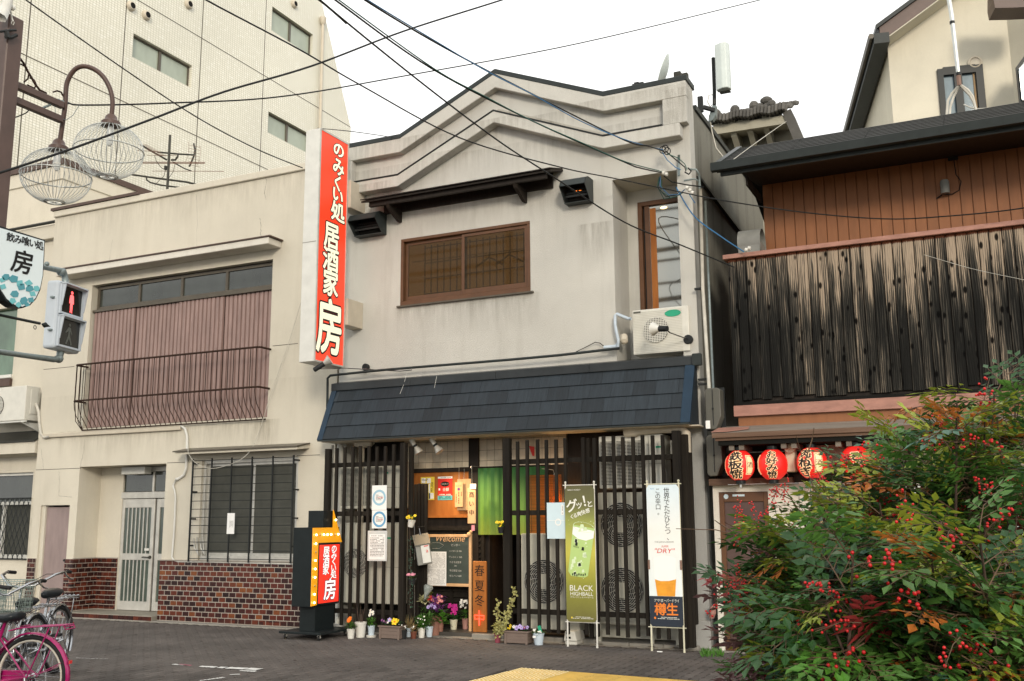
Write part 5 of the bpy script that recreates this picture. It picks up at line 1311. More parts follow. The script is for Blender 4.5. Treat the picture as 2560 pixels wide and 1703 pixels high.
mb = MB(); mb.lathe([(.06, -.05), (.07, -.04), (.07, .0), (.045, .003), (.04, .006)], W(1974, 1117, 12.15), 16, (0, -1, 0)); mb.build('round_vent_pipe', 'cream_metal', R_, smooth='auto')
mb = MB(); c = W(1976, 1150, 12.25); mb.box(c.x-.055, c.x+.055, 12.22, 12.4, Z(1976, 1180, 12.25), Z(1976, 1117, 12.25)); mb.build('vent_box', 'pot_cream', R_, bevel=.01)
# cylinder sensor light with its cable on the siding
c = W(2362, 467, YS-.08); sl_ = thing('sensor_light', 'grey cylindrical wall lamp on the brown siding with a looped cable', 'lamp', c)
mb = MB(); mb.lathe([(.05, -.09), (.055, -.085), (.055, .06), (.045, .085), (.02, .09)], c, 14); mb.build('housing', 'plastic_grey_light', sl_, smooth='auto')
mb = MB(); mb.tube([c+Vector((-.04, .03, -.09)), c+Vector((-.11, .07, -.12))], .008, 5); mb.tube([c+Vector((0, .03, -.10)), c+Vector((.08, .06, -.09)), c+Vector((.16, .07, -.05)), c+Vector((.19, .07, .06)), c+Vector((.14, .07, .16)), c+Vector((.13, .07, .35))], .006, 5); mb.build('cable', 'wire_black', sl_, smooth=True)
mb = MB(); q_ = c+Vector((.16, .05, .38)); mb.box(q_.x-.1, q_.x+.02, q_.y-.02, q_.y+.02, q_.z-.03, q_.z+.05); mb.build('junction_box', 'dark_metal', sl_)
# round grey duct hood peeking above the balcony rail
c = W(1885, 608, 13.0); mb = MB(); mb.lathe([(.20, -.18), (.20, .12)], (c.x, 13.0, c.z-.02), 20, (1, 0, 0), caps=False); mb.box(c.x-.17, c.x+.11, 12.81, 13.19, c.z-.4, c.z-.02); mb.lathe([(.19, -.16), (.19, -.15)], (c.x, 13.0, c.z-.02), 20, (1, 0, 0)); mb.build('duct_hood', 'plastic_grey_light', R_, smooth='auto')
# ---- red lanterns
def lantern(px, py, main, side=None, rzz=0.0, label='', lit=.5, Y=12.12):
    c = W(px, py, Y); t = thing('paper_lantern', label, 'lantern', c, group='red paper lanterns under the eave')
    r, h = .172, .175; n = 24; prof = []
    rows = 30
    for i in range(rows+1):
        u = -1+2*i/rows; rr = r*(1-abs(u)**2.6*.56)
        prof.append((rr+(.0022 if i % 2 else -.0015), u*h))
    mb = MB(); mb.lathe(prof, c, n); mb.build('paper_shell', 'lantern_red', t, smooth=True)
    mb = MB(); mb.lathe([(.062, h-.004), (.062, h+.045)], c, 18); mb.lathe([(.058, -h-.045), (.058, -h+.004)], c, 18); mb.build('end_ring', 'black_paint', t)
    mb = MB(); mb.tube([c+Vector((-.05, 0, h+.04)), c+Vector((0, 0, h+.11)), c+Vector((.05, 0, h+.04))], .004, 4); mb.tube([c+Vector((0, 0, h+.11)), (c.x, c.y, ez-.05)], .003, 4); mb.build('handle', 'steel_cap', t)
    # lettering wrapped round the belly
    def wrap(mb_, ang, lift):
        out_ = []
        for v in mb_.v:
            u = max(-1, min(1, v.z/h)); rr = r*(1-abs(u)**2.6*.56)+lift+.003-v.y; a = ang+v.x/r
            out_.append(c + Vector((rr*sin(a), -rr*cos(a), v.z)))
        mb_.v = out_
    def letters(s, ang, size, zc, mat, off, lift, name):
        mb_ = MB(); k = len(s)
        for i, ch in enumerate(s): put(mb_, ch, (0, 0, zc+(k-1)/2*size*.92-i*size*.92), UX, UZ, size, off=off, wide=1.55)
        wrap(mb_, ang, lift); mb_.build(name, mat, t)
    sz = min(.35/len(main), .116)
    letters(main, rzz, sz, 0, 'lantern_cream', .09, .002, 'letter_halo'); letters(main, rzz, sz, 0, 'lantern_ink', .03, .005, 'lettering')
    for sd in (side or []):
        mb_ = MB(); n2 = 6
        for (w, hh, mt, lf, nm) in ((.10, .115, 'lantern_cream', .003, 'label_panel'),):
            for i in range(n2):
                for j in range(n2):
                    P = [(-w/2+w*(i+a)/n2, 0, -hh+2*hh*(j+b_)/n2) for a, b_ in ((0, 0), (1, 0), (1, 1), (0, 1))]
                    mb_.poly(P)
            wrap(mb_, sd[1], lf); mb_.build(nm, mt, t)
        mb_ = MB()
        for (a0, a1, b0, b1) in ((-.042, .042, .100, .105), (-.042, .042, -.105, -.100), (-.042, -.037, -.1, .1), (.037, .042, -.1, .1)):
            for j in range(5):
                mb_.poly([(a0, 0, b0+(b1-b0)*j/5), (a1, 0, b0+(b1-b0)*j/5), (a1, 0, b0+(b1-b0)*(j+1)/5), (a0, 0, b0+(b1-b0)*(j+1)/5)])
        put(mb_, sd[0], (0, 0, 0), UX, UZ, .075, wide=1.1); wrap(mb_, sd[1], .006); mb_.build('label_lettering', 'lantern_ink', t)
    return t
lantern(1850, 1164, '鉄板焼', [('酒', .95), ('飲', -1.45)], -.12, 'leftmost red lantern, lettered 鉄板焼')
lantern(1932, 1162, 'お好み焼', [('飲', -1.25)], .12, 'second red lantern from the left, lettered お好み焼')
lantern(2030, 1158, '肉ねぎ', [('酒', .62)], -.35, 'third red lantern, lettered 肉ねぎ with a cream 酒 label')
lantern(2140, 1155, 'そば', [], .05, 'fourth red lantern, half hidden by the berry bush')
lantern(2480, 1160, '焼肉', [('酒', -.9)], .0, 'rightmost lantern, glowing behind the bush leaves')
mb = MB(); a, b = W(1820, 1212, 12.10), W(2040, 1207, 12.10); mb.tube([a, b, (b.x+2.5, 12.1, b.z)], .004, 5); mb.tube([W(1852, 1212, 12.1), W(1852, 1219, 12.1)], .012, 5); mb.build('lantern_rod', 'steel_thin', R_)
# ================================================================== GAP: METER BOXES, CONDUITS
def meter(px0, px1, py0, py1, label):
    a, b = W(px0, py0, 12.30), W(px1, py1, 12.30); t = thing('meter_box', label, 'meter box', ((a.x+b.x)/2, 12.45, b.z), group='grey meter boxes in the gap')
    w = b.x-a.x; mb = MB(); P = [(a.x, a.z-.03), (a.x+.03, a.z), (b.x-.03, a.z), (b.x, a.z-.03), (b.x, b.z+.16), (b.x-.07, b.z), (a.x+.03, b.z), (a.x, b.z+.03)]
    mb.prism([(p[0], 12.30, p[1]) for p in P], (0, .19, 0)); mb.build('case', 'plastic_grey', t, bevel=.012, segs=2)
    mb = MB(); mb.box((a.x+b.x)/2-.004, (a.x+b.x)/2+.004, 12.292, 12.299, b.z+.05, a.z-.02); mb.ball(((a.x+b.x)/2, 12.29, (a.z+b.z)/2), .014, 6, 4); mb.build('seam', 'plastic_dark', t)
    mb = MB(); mb.box(a.x-.03, b.x+.01, 12.49, 12.51, b.z, a.z+.02); mb.build('back_plate', 'plastic_dark', t)
    return a, b
a, b = meter(1761, 1804, 971, 1073, 'upper grey meter box in the gap, with a white tag')
mb = MB(); c = W(1770, 1062, 12.29); mb.box(c.x-.025, c.x+.03, 12.275, 12.285, c.z-.05, c.z+.05); tag(mb.build('paper_tag', 'paper_white', None), 'small white tag hanging on the upper meter box', 'tag')
meter(1764, 1807, 1088, 1190, 'lower grey meter box in the gap, above the brown door')
mb = MB(); mb.tube([W(1773, 975, 12.36), W(1757, 720, 12.36), W(1751, 473, 12.36)], .023, 8); mb.build('conduit', 'wire_white', M, smooth=True)
mb = MB(); mb.tube([W(1783, 975, 12.40), W(1763, 503, 12.40)], .017, 8); mb.build('conduit', 'galvanised', M, smooth=True)
mb = MB(); 
for py in (720, 948, 960): z = Z(1766, py, 12.42); mb.box(MX1+.002, MX1+.115, 12.40, 12.46, z-.012, z+.012)
mb.build('conduit_clamp', 'dark_metal', M)
# ================================================================== OLD HOUSE WITH TILED ROOF BEHIND
YO = 18.0
O_ = thing('old_tiled_house', 'old rendered house with a worn clay tile verge and ridge ornament, behind the tavern', 'house', (-2.9, YO, 0))
pl_ = lambda px, py, Y=YO: W(px, py, Y)
xw0, xw1 = X(1740, 420, YO), X(2010, 420, YO)
ztl, ztr = Z(1775, 315, YO), Z(1965, 295, YO)
mb = MB(); mb.prism([(xw0, YO, 0), (xw1, YO, 0), (xw1, YO, ztr-.55), (X(1955, 300, YO), YO, ztr-.02), (xw0, YO, ztl+.0)], (0, 5, 0)); mb.build('wall', 'old_house_render', O_)
# projecting verge brackets
for k in range(4):
    px = 1795+k*40; py = 352-k*11; a = W(px, py, YO-.5); mb = MB(); mb.prism([(a.x-.05, YO-.6, a.z+.25), (a.x+.05, YO-.6, a.z+.25), (a.x+.05, YO, a.z-.3), (a.x-.05, YO, a.z-.3)], (0, .05, .0)); mb.prism([(a.x-.05, YO-.62, a.z+.28), (a.x-.05, YO-.02, a.z+.28), (a.x-.05, YO-.02, a.z-.28), (a.x-.05, YO-.5, a.z+.0)], (.10, 0, 0)); mb.build('verge_bracket', 'old_house_render', O_)
va, vb = W(1778, 318, YO-.6), W(1968, 288, YO-.6)
mb = MB(); mb.prism([(va.x, YO-.62, va.z), (vb.x, YO-.62, vb.z), (vb.x, YO-.62, vb.z-.16), (va.x, YO-.62, va.z-.16)], (0, .7, .12)); mb.build('verge', 'old_house_render', O_)
dv = vb-va
for k in range(22):
    p = va+dv*(k+.5)/22; w = dv.length/22*.9
    mb = MB(); mb.obox(p+Vector((0, -.06, .11+.02*sin(k))), (dv, Vector((0, 1, .08)), Vector((.12, 0, 1))), (w/2, .14, .075)); mb.build('verge_tile', 'old_tile', O_, bevel=.015)
for r in range(5):
    for k in range(17):
        p = va+dv*(k+.5+.5*(r % 2))/18+Vector((.02, .25+r*.36, .24+r*.17)); mb = MB(); mb.obox(p, (dv, Vector((0, 1, .35)), Vector((0, -.35, 1))), (dv.length/18*.48, .2, .03)); mb.build('roof_tile', 'old_tile', O_, bevel=.012)
rz_ = W(1905, 270, YO+1.2)
mb = MB(); a, b = W(1786, 305, YO+1.0), W(1925, 275, YO+1.0); mb.bar(a, b, .22, .2); mb.build('ridge', 'old_tile', O_, bevel=.04)
for k in range(3): p = a+(b-a)*(.05+k*.34); mb = MB(); mb.ball(p+Vector((0, -.05, .14)), .1, 8, 5); mb.build('ridge_knob', 'old_tile', O_)
mb = MB(); c = W(1920, 283, YO+.2); mb.ball(c+Vector((0, 0, .03)), .19, 10, 7, (.9, .8, .9)); mb.ball(c+Vector((-.02, 0, .25)), .12, 9, 6, (1, .9, .7)); mb.ball(c+Vector((.10, -.12, .12)), .08, 7, 5); mb.ball(c+Vector((-.12, -.12, .10)), .08, 7, 5); mb.box(c.x-.28, c.x+.28, c.y-.2, c.y+.2, c.z-.22, c.z-.12); mb.build('ridge_ornament', 'old_tile', O_)
a, b = W(1968, 290, YO-.6), W(1998, 352, YO-.6)
mb = MB(); mb.bar(a+Vector((0, .2, .08)), b+Vector((0, .2, 0)), .16, .5); mb.build('hip_edge', 'old_tile', O_)
# ================================================================== CREAM HOUSE AT THE TOP RIGHT (turned to the street)
YU = 21.0
ua = radians(13); c0 = W(2219, 118, YU); ux, uy = Vector((cos(ua), sin(ua), 0)), Vector((-sin(ua), cos(ua), 0))
def UP(px, py, off=0.0):      # pixel on the house front plane moved off metres to its front
    o = c0 - uy*off; q = ray(px, py); t = (o-Vector((0, 0, EYE))).dot(uy)/q.dot(uy); return Vector((0, 0, EYE))+q*t
U_ = thing('cream_gable_house', 'cream house with a dark sloping roof edge at the upper right, behind the timber restaurant', 'house', (c0.x, c0.y, 0), rz=0)
pk = UP(2420, -10); lft = UP(2219, 118)
win = [UP(2343, 176), UP(2453, 173), UP(2462, 300), UP(2352, 300)]
def quadwall(mb, P, off):
    mb.prism(P, off)
mb = MB()
# front wall built in strips round the window
Lc = lambda p: (p-c0).dot(ux)
wx0_, wx1_ = Lc(win[0])+.05, Lc(win[1]); wz1_, wz0_ = win[0].z-.02, win[0].z-1.75
def FP(u, z, off=0.0): v = c0+ux*u-uy*off; return Vector((v.x, v.y, z))
rake = (UP(2380, 0).z-lft.z)/(Lc(UP(2380, 0)))
ztop = lambda u: lft.z+rake*u+.0
def strip(u0, u1, z0, z1a=None, z1b=None):
    mb.prism([FP(u0, z0), FP(u1, z0), FP(u1, z1b), FP(u0, z1a)], uy*.25)
strip(0, wx0_, 0, ztop(0), ztop(wx0_)); strip(wx0_, wx1_, 0, wz0_, wz0_); strip(wx0_, wx1_, wz1_, ztop(wx0_), ztop(wx1_)); strip(wx1_, 3.6, 0, ztop(wx1_), ztop(3.6))
mb.prism([FP(0, 0)+uy*.26, FP(0, ztop(0)-.02)+uy*.26, FP(0, ztop(0)-.02)+uy*9, FP(0, 0)+uy*9], ux*.2)
# returned bay at the far right
bu = Lc(UP(2527, 150)); mb.prism([FP(bu, 0, .0), FP(bu, ztop(bu), .0), FP(bu+.5, ztop(bu), .9), FP(bu+.5, 0, .9)], ux*.2+uy*.05); mb.prism([FP(bu+.5, 0, .9), FP(bu+3.5, 0, .9), FP(bu+3.5, 20, .9), FP(bu+.5, 20, .9)], uy*.2)
mb.build('wall', 'pale_render', U_)
fr = MB()
for (u0, u1, z0, z1) in ((wx0_-.06, wx0_+.05, wz0_, wz1_+.02), (wx1_-.12, wx1_+.02, wz0_, wz1_+.04), (wx0_+.05, wx1_-.12, wz1_-.12, wz1_+.05), (wx0_+.25, wx0_+.40, wz0_, wz1_-.1)):
    fr.prism([FP(u0, z0, .06), FP(u1, z0, .06), FP(u1, z1, .06), FP(u0, z1, .06)], uy*.12)
fr = fr.build('window_frame', 'black_paint', U_)
mb = MB(); mb.prism([FP(wx0_, wz0_, -.02), FP(wx1_, wz0_, -.02), FP(wx1_, wz1_, -.02), FP(wx0_, wz1_, -.02)], uy*.02); mb.build('pane', 'blue_glass', fr)
mb = MB(); mb.prism([FP(wx0_+.62, wz0_, -.0), FP(wx1_-.13, wz0_, -.0), FP(wx1_-.13, wz1_-.12, -.0), FP(wx0_+.62, wz1_-.12, -.0)], uy*.015); mb.build('curtain', 'tatami_tan', fr)
# roof edge: thick dark fascia and soffit, steep gutter line at left
mb = MB(); dz = .34
mb.prism([FP(-.22, ztop(-.22)+.02, .55), FP(4.2, ztop(4.2)+.02, .55), FP(4.2, ztop(4.2)+dz, .55), FP(-.22, ztop(-.22)+dz, .55)], uy*.1); mb.build('fascia', 'brown_post_paint', U_)
mb = MB(); mb.prism([FP(-.30, ztop(-.30)+dz, .62), FP(4.2, ztop(4.2)+dz, .62), FP(4.2, ztop(4.2)+dz+.09, .62), FP(-.30, ztop(-.30)+dz+.09, .62)], uy*9); mb.build('roof', 'gutter_metal', U_)
mb = MB(); mb.prism([FP(-.2, ztop(-.2)+.0, .55), FP(4.2, ztop(4.2)+.0, .55), FP(4.2, ztop(4.2)+.03, .55), FP(-.2, ztop(-.2)+.03, .55)], uy*.9); mb.build('soffit', 'pale_render', U_)
e0 = FP(-.35, ztop(-.3)+.25, .60)
mb = MB(); mb.prism([e0, e0+ux*.30, e0+ux*.30+Vector((0, 0, -.22)), e0+Vector((0, 0, -.22))], uy*9); mb.build('eave_gutter', 'gutter_metal', U_)
mb = MB(); mb.tube([e0+Vector((0, 0, -.05))-ux*.05, e0+uy*9+Vector((0, 0, -.05))-ux*.05], .06, 6); mb.build('gutter_pipe', 'bronze_alu', U_)
c = UP(2437, 157, .02); mb = MB(); mb.lathe([(.14, 0), (.14, .03), (.10, .05), (.09, .03)], c, 18, tuple(-uy)); mb.build('round_vent', 'cream_metal', U_, smooth='auto')
c = UP(2535, 170, .95); mb = MB(); P = [UP(2540, 168, .95), UP(2575, 120, .95), UP(2620, 120, .95), UP(2620, 260, .95), UP(2549, 256, .95)]; mb.prism(P, uy*.05); mb.build('side_window', 'black_paint', U_)
mb = MB(); P = [UP(2547, 172, 1.0), UP(2580, 132, 1.0), UP(2618, 132, 1.0), UP(2618, 250, 1.0), UP(2555, 250, 1.0)]; mb.prism(P, uy*.03); mb.build('side_pane', 'blue_glass', U_)
mb = MB(); P = [UP(2484, 0, 1.4), UP(2488, 20, 1.4), UP(2534, 19, 1.4), UP(2600, 16, 1.4), UP(2600, -30, 1.4), UP(2484, -30, 1.4)]; mb.prism(P, uy*.5); mb.build('bay_eave', 'brown_post_paint', U_)
# ================================================================== ROOFTOP EQUIPMENT
# flat panel radio antenna on a pole
Yq = 13.6
a_ = thing('panel_antenna', 'tall pale panel antenna on a pole at the back corner of the tavern roof', 'antenna', W(1783, 300, Yq))
mb = MB(); mb.tube([W(1786, 262, Yq), W(1786, 225, Yq), W(1783, 145, Yq)], .028, 8); mb.build('pole', 'dark_metal', a_)
P0, P1 = W(1787, 118, Yq-.1), W(1787, 232, Yq-.1); hz_ = P0.z-P1.z; cx_ = P0.x+.11
mb = MB(); pr = [(-.10, .05), (-.10, -.05), (.0, -.10), (.07, -.09), (.10, -.03), (.10, .05)]
mb.prism([(cx_+p[0], Yq-.12+p[1], P1.z) for p in pr], (0, 0, hz_)); mb.build('radome', 'panel_grey', a_, bevel=.012, segs=2)
mb = MB(); mb.box(cx_-.07, cx_+.08, Yq-.10, Yq-.03, P1.z-.015, P1.z-.001); mb.build('end_cap', 'plastic_grey', a_)
mb = MB(); mb.tube([W(1785, 237, Yq), W(1772, 238, Yq), W(1769, 255, Yq), W(1776, 268, Yq), W(1780, 262, Yq)], .008, 5); mb.tube([W(1776, 305, 13.2), W(1780, 330, 13.2), W(1790, 370, 13.2), W(1812, 398, 13.2)], .010, 5); mb.build('cable', 'wire_white', a_, smooth=True)
mb = MB(); mb.prism([W(1772, 305, Yq), W(1774, 285, Yq), W(1781, 264, Yq), W(1789, 262, Yq), W(1789, 288, Yq), W(1781, 300, Yq)], (.0, .10, 0)); mb.build('bracket', 'galvanised', a_)
mb = MB(); mb.bar(W(1758, 268, 13.5), W(1786, 276, 13.6), .05, .05); mb.box(X(1744, 240, 13.4)-.0, X(1756, 240, 13.4), 13.38, 13.44, Z(1750, 280, 13.4), Z(1750, 242, 13.4)); mb.build('arm', 'dark_metal', a_)
# satellite dish
c = W(1657, 178, 13.4); t = thing('satellite_dish', 'thin grey satellite dish seen edge on, on the tavern roof', 'satellite dish', W(1665, 210, 13.4))
ax = (-_r*.90+_d*.22+_u*.30).normalized(); mb = MB(); R_d = .26
pr = [(R_d*k/6, -.06+.06*(k/6)**2) for k in range(7)]; pr = pr + [(R_d*k/6, -.07+.06*(k/6)**2) for k in range(6, -1, -1)]
mb.lathe(pr, c, 22, ax, caps=False); mb.build('reflector', 'panel_grey', t, smooth='auto')
mb = MB(); q_ = c-ax*.18; mb.obox(q_+Vector((.05, 0, -.05)), (UX, (0, 1, 0), UZ), (.05, .05, .06)); mb.obox(q_+Vector((.16, 0, -.08)), (UX, (0, 1, 0), UZ), (.04, .04, .05)); mb.tube([q_+Vector((.08, 0, -.05)), q_+Vector((.08, 0, -.50))], .02, 8); mb.build('mount', 'antenna_dark', t)
c = W(1594, 214, 13.4); t = thing('roof_fitting', 'small dark fitting poking above the parapet, left of the dish', 'fitting', c); mb = MB(); mb.box(c.x-.05, c.x+.02, 13.38, 13.44, c.z-.25, c.z+.05); mb.box(c.x-.08, c.x-.05, 13.38, 13.44, c.z-.02, c.z+.03); mb.box(c.x+.02, c.x+.09, 13.39, 13.43, c.z-.02, c.z+.04); mb.build('block', 'dark_metal', t)
# television aerial on the cream roof
Ya = 16.5; t = thing('television_aerial', 'rusty television aerial on a dark mast between the cream roof and the tiled block', 'antenna', W(417, 480, Ya))
mb = MB(); mb.tube([W(417, 500, Ya), W(425, 338, Ya)], .030, 6); mb.build('mast', 'antenna_dark', t)
bm_ = MB(); A = lambda x, y, dy=0: W(330+x/8.713, 320+y/8.713, Ya+dy)
bm_.tube([A(190, 370, -.5), A(500, 550, -.25), A(760, 700)], .022, 5); bm_.tube([A(880, 740), A(1150, 890, .3), A(1300, 940, .4)], .016, 5); bm_.tube([A(560, 530), A(1000, 570, .1), A(1330, 590, .2)], .022, 5)
bm_.tube([A(1345, 340, .3), A(1372, 480, .3), A(1350, 600, .3), A(1300, 730, .3), A(1245, 845, .3)], .022, 5); bm_.tube([A(1000, 570), A(990, 630), A(940, 700), A(860, 700)], .025, 5)
bm_.tube([A(0, 1020), A(640, 1110), A(1180, 1180), A(1450, 1240)], .024, 5); bm_.tube([A(310, 1060), A(320, 1130), A(400, 1190), A(640, 1250), A(1080, 1305)], .02, 5)
bm_.build('boom', 'antenna_dark', t)
el = MB()
for k in range(12): p = (190+k*38, 372+k*22); el.tube([A(p[0]-60, p[1]-10, -.4), A(p[0]+150, p[1]+0, -.4)], .005, 4)
el.tube([A(240, 745), A(240, 770), A(1570, 775), A(1590, 760), A(1560, 750), A(240, 745)], .010, 4); el.tube([A(440, 940), A(2000, 945)], .007, 4); el.tube([A(320, 597), A(960, 597)], .006, 4); el.tube([A(120, 490), A(600, 520)], .008, 4)
for k in range(7): el.tube([A(1225+k*4, 370+k*72, .2), A(1480, 420+k*72, .2)], .004, 4)
el.tube([A(1225, 300, .2), A(1240, 420, .2), A(1215, 620, .2), A(1165, 740, .2)], .005, 4); el.tube([A(1480, 390, .2), A(1495, 520, .2), A(1470, 700, .2), A(1410, 830, .2)], .005, 4)
el.build('element', 'antenna_rust', t)
cb_ = MB(); cb_.tube([A(495, 610), A(530, 730), A(640, 870), A(730, 920), A(700, 1040), A(490, 1250)], .008, 4); cb_.tube([A(935, 790), A(900, 950), A(800, 1095)], .008, 4); cb_.box(A(720, 830).x, A(748, 830).x, Ya-.03, Ya+.03, A(720, 915).z, A(720, 830).z); cb_.build('cable', 'antenna_dark', t)
# leaning antenna pole with rusty foot on the restaurant roof
Yv = 14.2; t = thing('roof_mast', 'slim pale pole on a rusty tripod standing on the restaurant roof', 'mast', W(2400, 270, Yv))
mb = MB(); V = lambda x, y, dy=0: W(2100+x/4.752, y/4.752, Yv+dy)
mb.tube([V(1285, -60), V(1325, 170), V(1405, 870)], [.030, .030, .026], 8); mb.build('pole', 'steel_thin', t)
mb = MB(); mb.lathe([(.034, -.02), (.034, .02)], V(1333, 270), 8); mb.lathe([(.034, -.02), (.034, .02)], V(1407, 880), 8); mb.build('collar', 'plastic_dark', t)
mb = MB(); mb.tube([V(1408, 900), V(1418, 1020)], .032, 6); mb.build('rusty_clamp', 'antenna_rust', t)
for P in ([(1410, 1020), (1330, 1110), (1280, 1200), (1265, 1400)], [(1412, 1030), (1350, 1150), (1310, 1270), (1300, 1400)], [(1430, 1010), (1520, 1070), (1580, 1150), (1620, 1330)], [(1430, 1020), (1540, 1130), (1590, 1220), (1625, 1340)]):
    mb = MB(); mb.tube([V(*p) for p in P], .018, 6); mb.build('leg', 'wire_white', t, smooth=True)
# ================================================================== TALL PROJECTING SIGN
SXR = -8.60; SXL = SXR-.255
sy0 = WX(800, 322, SXR).y; sy1 = WX(871, 362, SXR).y; sz1 = WX(800, 320, SXR).z; sz0 = (WX(786, 905, SXR).z+W(743, 905, sy0).z)/2
ts = thing('tall_shop_sign', 'tall white box sign with a red face lettered のみくい処 居酒家 房', 'sign', (SXR, sy0, sz0))
mb = MB(); mb.box(SXL, SXR, sy0, sy1, sz0, sz1); mb.build('cabinet', 'white_metal', ts, bevel=.006)
mb = MB(); e = .025
for (a, b, c, d) in ((sy0, sy0+e, sz0, sz1), (sy1-e, sy1, sz0, sz1), (sy0+e, sy1-e, sz1-e, sz1), (sy0+e, sy1-e, sz0, sz0+e)): mb.box(SXR+.001, SXR+.018, a, b, c, d)
mb.build('face_frame', 'silver_alu', ts)
zj = WX(800, 540, SXR).z
for (a, b) in ((sz0+e, zj-.002), (zj+.002, sz1-e)): mb = MB(); mb.box(SXR+.001, SXR+.008, sy0+e, sy1-e, a, b); mb.build('face_panel', 'sign_red', ts)
mb = MB(); mb.box(SXL-.001, SXR-.01, sy0-.003, sy0+.02, W(780, 604, sy0).z-.004, W(780, 604, sy0).z+.004); mb.build('cabinet_joint', 'kerb_concrete', ts)
UYs = Vector((0, 1, 0))
def tsput(ch, px, py, size, lift, off, mb, wide=1.0, rot=0.0): put(mb, ch, WX(px, py, SXR)+Vector((.010, 0, 0)), UYs, UZ, size, off=off, lift=lift, wide=wide, rot=rot)
rows = [('の', 845, 376, .25, 1.2), ('み', 845, 419, .29, 1.05), ('く', 842, 458, .27, 1.0), ('い', 843, 489, .25, 1.25), ('処', 843, 531, .32, 1.12),
        ('居', 827, 590, .42, .92), ('酒', 825, 650, .37, 1.08), ('家', 825, 709, .42, .92)]
hal, lt = MB(), MB()
for ch, px, py, s_, w_ in rows: tsput(ch, px, py, s_, .002, .075, hal, w_, rot=-.12 if ch in 'みくい' else 0); tsput(ch, px, py, s_, .005, .03, lt, w_, rot=-.12 if ch in 'みくい' else 0)
tsput('房', 821, 819, .86, .002, .055, hal, .76); tsput('房', 821, 819, .86, .005, .025, lt, .76)
hal.build('letter_outline', 'ink', ts); lt.build('lettering', 'sign_cream', ts)
for (pa, pz0, pz1) in ((880, 535, 468), (880, 822, 757)):
    z0, z1 = W(884, pz0, 12.4).z, W(884, pz1, 12.4).z
    mb = MB(); mb.box(SXR-.14, SXR+.06, sy1+.001, 12.499, z0, z1); mb.build('wall_bracket', 'cream_metal', ts, bevel=.006)
# clamp spotlight below the sign, on a long arm
c = WX(800, 918, SXR+.05)+Vector((.03, -.05, 0)); t = thing('sign_floodlight', 'black clamp floodlight on a long arm aimed up at the tall red sign', 'lamp', c)
end = W(917, 924, 12.42); ax = Vector((.75, .35, .55)).normalized()
mb = MB(); mb.lathe([(.02, -.10), (.034, -.09), (.038, .06), (.03, .075)], c, 12, ax); mb.build('lamp_holder', 'plastic_dark', t, smooth='auto')
mb = MB(); mb.lathe([(.03, .075), (.05, .12), (.075, .17), (.078, .178), (.06, .172)], c, 16, ax); mb.build('reflector', 'silver_alu', t, smooth='auto')
mb = MB(); mb.lathe([(.064, .170), (.05, .176)], c, 16, ax); mb.build('bulb', 'clear_plastic', t)
mb = MB(); mb.tube([c+Vector((0, .02, -.03)), W(870, 921, 12.35), W(940, 925, 12.35), W(1000, 928, 12.36), W(1030, 925, 12.37)], .008, 6); mb.build('arm', 'steel_cap', t)
mb = MB(); mb.lathe([(.055, 0), (.055, .05), (.045, .06)], W(917, 919, 12.46), 14, (0, -1, 0)); mb.build('base', 'plastic_dark', t, smooth='auto')
# floodlight in front of the upper air conditioner
c = W(1652, 822, 12.0); t = thing('pillar_floodlight', 'silver floodlight with black holder on an arm in front of the balcony air conditioner', 'lamp', c)
ax = Vector((-.9, .3, .12)).normalized(); base = W(1719, 848, 12.44)
mb = MB(); mb.lathe([(.036, -.10), (.038, .02), (.03, .03)], c, 12, ax); mb.build('lamp_holder', 'plastic_dark', t, smooth='auto')
mb = MB(); mb.lathe([(.034, .02), (.05, .06), (.085, .11), (.088, .12), (.07, .115)], c, 16, ax); mb.build('reflector', 'white_metal', t, smooth='auto')
mb = MB(); mb.tube([c-ax*.08, W(1675, 832, 12.1), base], .008, 6); mb.build('arm', 'steel_cap', t)
mb = MB(); mb.lathe([(.062, 0), (.062, .04), (.05, .05)], base+Vector((0, .055, 0)), 14, (0, -1, 0)); mb.build('base', 'plastic_dark', t, smooth='auto')
# ================================================================== FLOOR STANDING ARROW SIGN
FX1, FX0 = -8.50, -8.82; fy0, fy1 = 11.33, 11.98; fz0, fz1 = .43, 1.49
fs = thing('arrow_sign', 'black wheeled box sign with an orange arrow of bulbs and a lit red panel', 'sign', (-8.66, 11.6, 0))
mb = MB(); mb.box(FX0, FX1, fy0, fy1-.02, fz0, fz1); mb.box(FX0+.03, FX1-.03, fy0+.28, fy1-.05, fz1, fz1+.23); mb.build('cabinet', 'black_paint', fs, bevel=.004)
mb = MB(); mb.box(FX0+.04, FX1-.02, fy0+.14, fy1-.08, .10, fz0); mb.build('column', 'black_paint', fs)
bx0, bx1, by0, by1 = -8.98, -8.28, 11.28, 12.0
mb = MB(); mb.box(bx0, bx1, by0, by1, .075, .105); mb.build('base_plate', 'black_paint', fs, bevel=.003)
for (x, y) in ((bx0+.07, by0+.06), (bx1-.07, by0+.06), (bx0+.07, by1-.06), (bx1-.07, by1-.06)):
    mb = MB(); mb.lathe([(.010, -.014), (.034, -.014), (.034, .014), (.010, .014)], (x, y, .034), 14, (.95, .3, 0)); w_ = mb.build('castor', 'rubber', fs)
    mb = MB(); mb.box(x-.02, x+.02, y-.016, y+.016, .055, .074); mb.box(x-.022, x-.017, y-.012, y+.012, .03, .056); mb.box(x+.017, x+.022, y-.012, y+.012, .03, .056); mb.build('fork', 'silver_alu', w_)
xf = FX1+.002
def yz(px, py): p = WX(px, py, FX1); return p.y, p.z
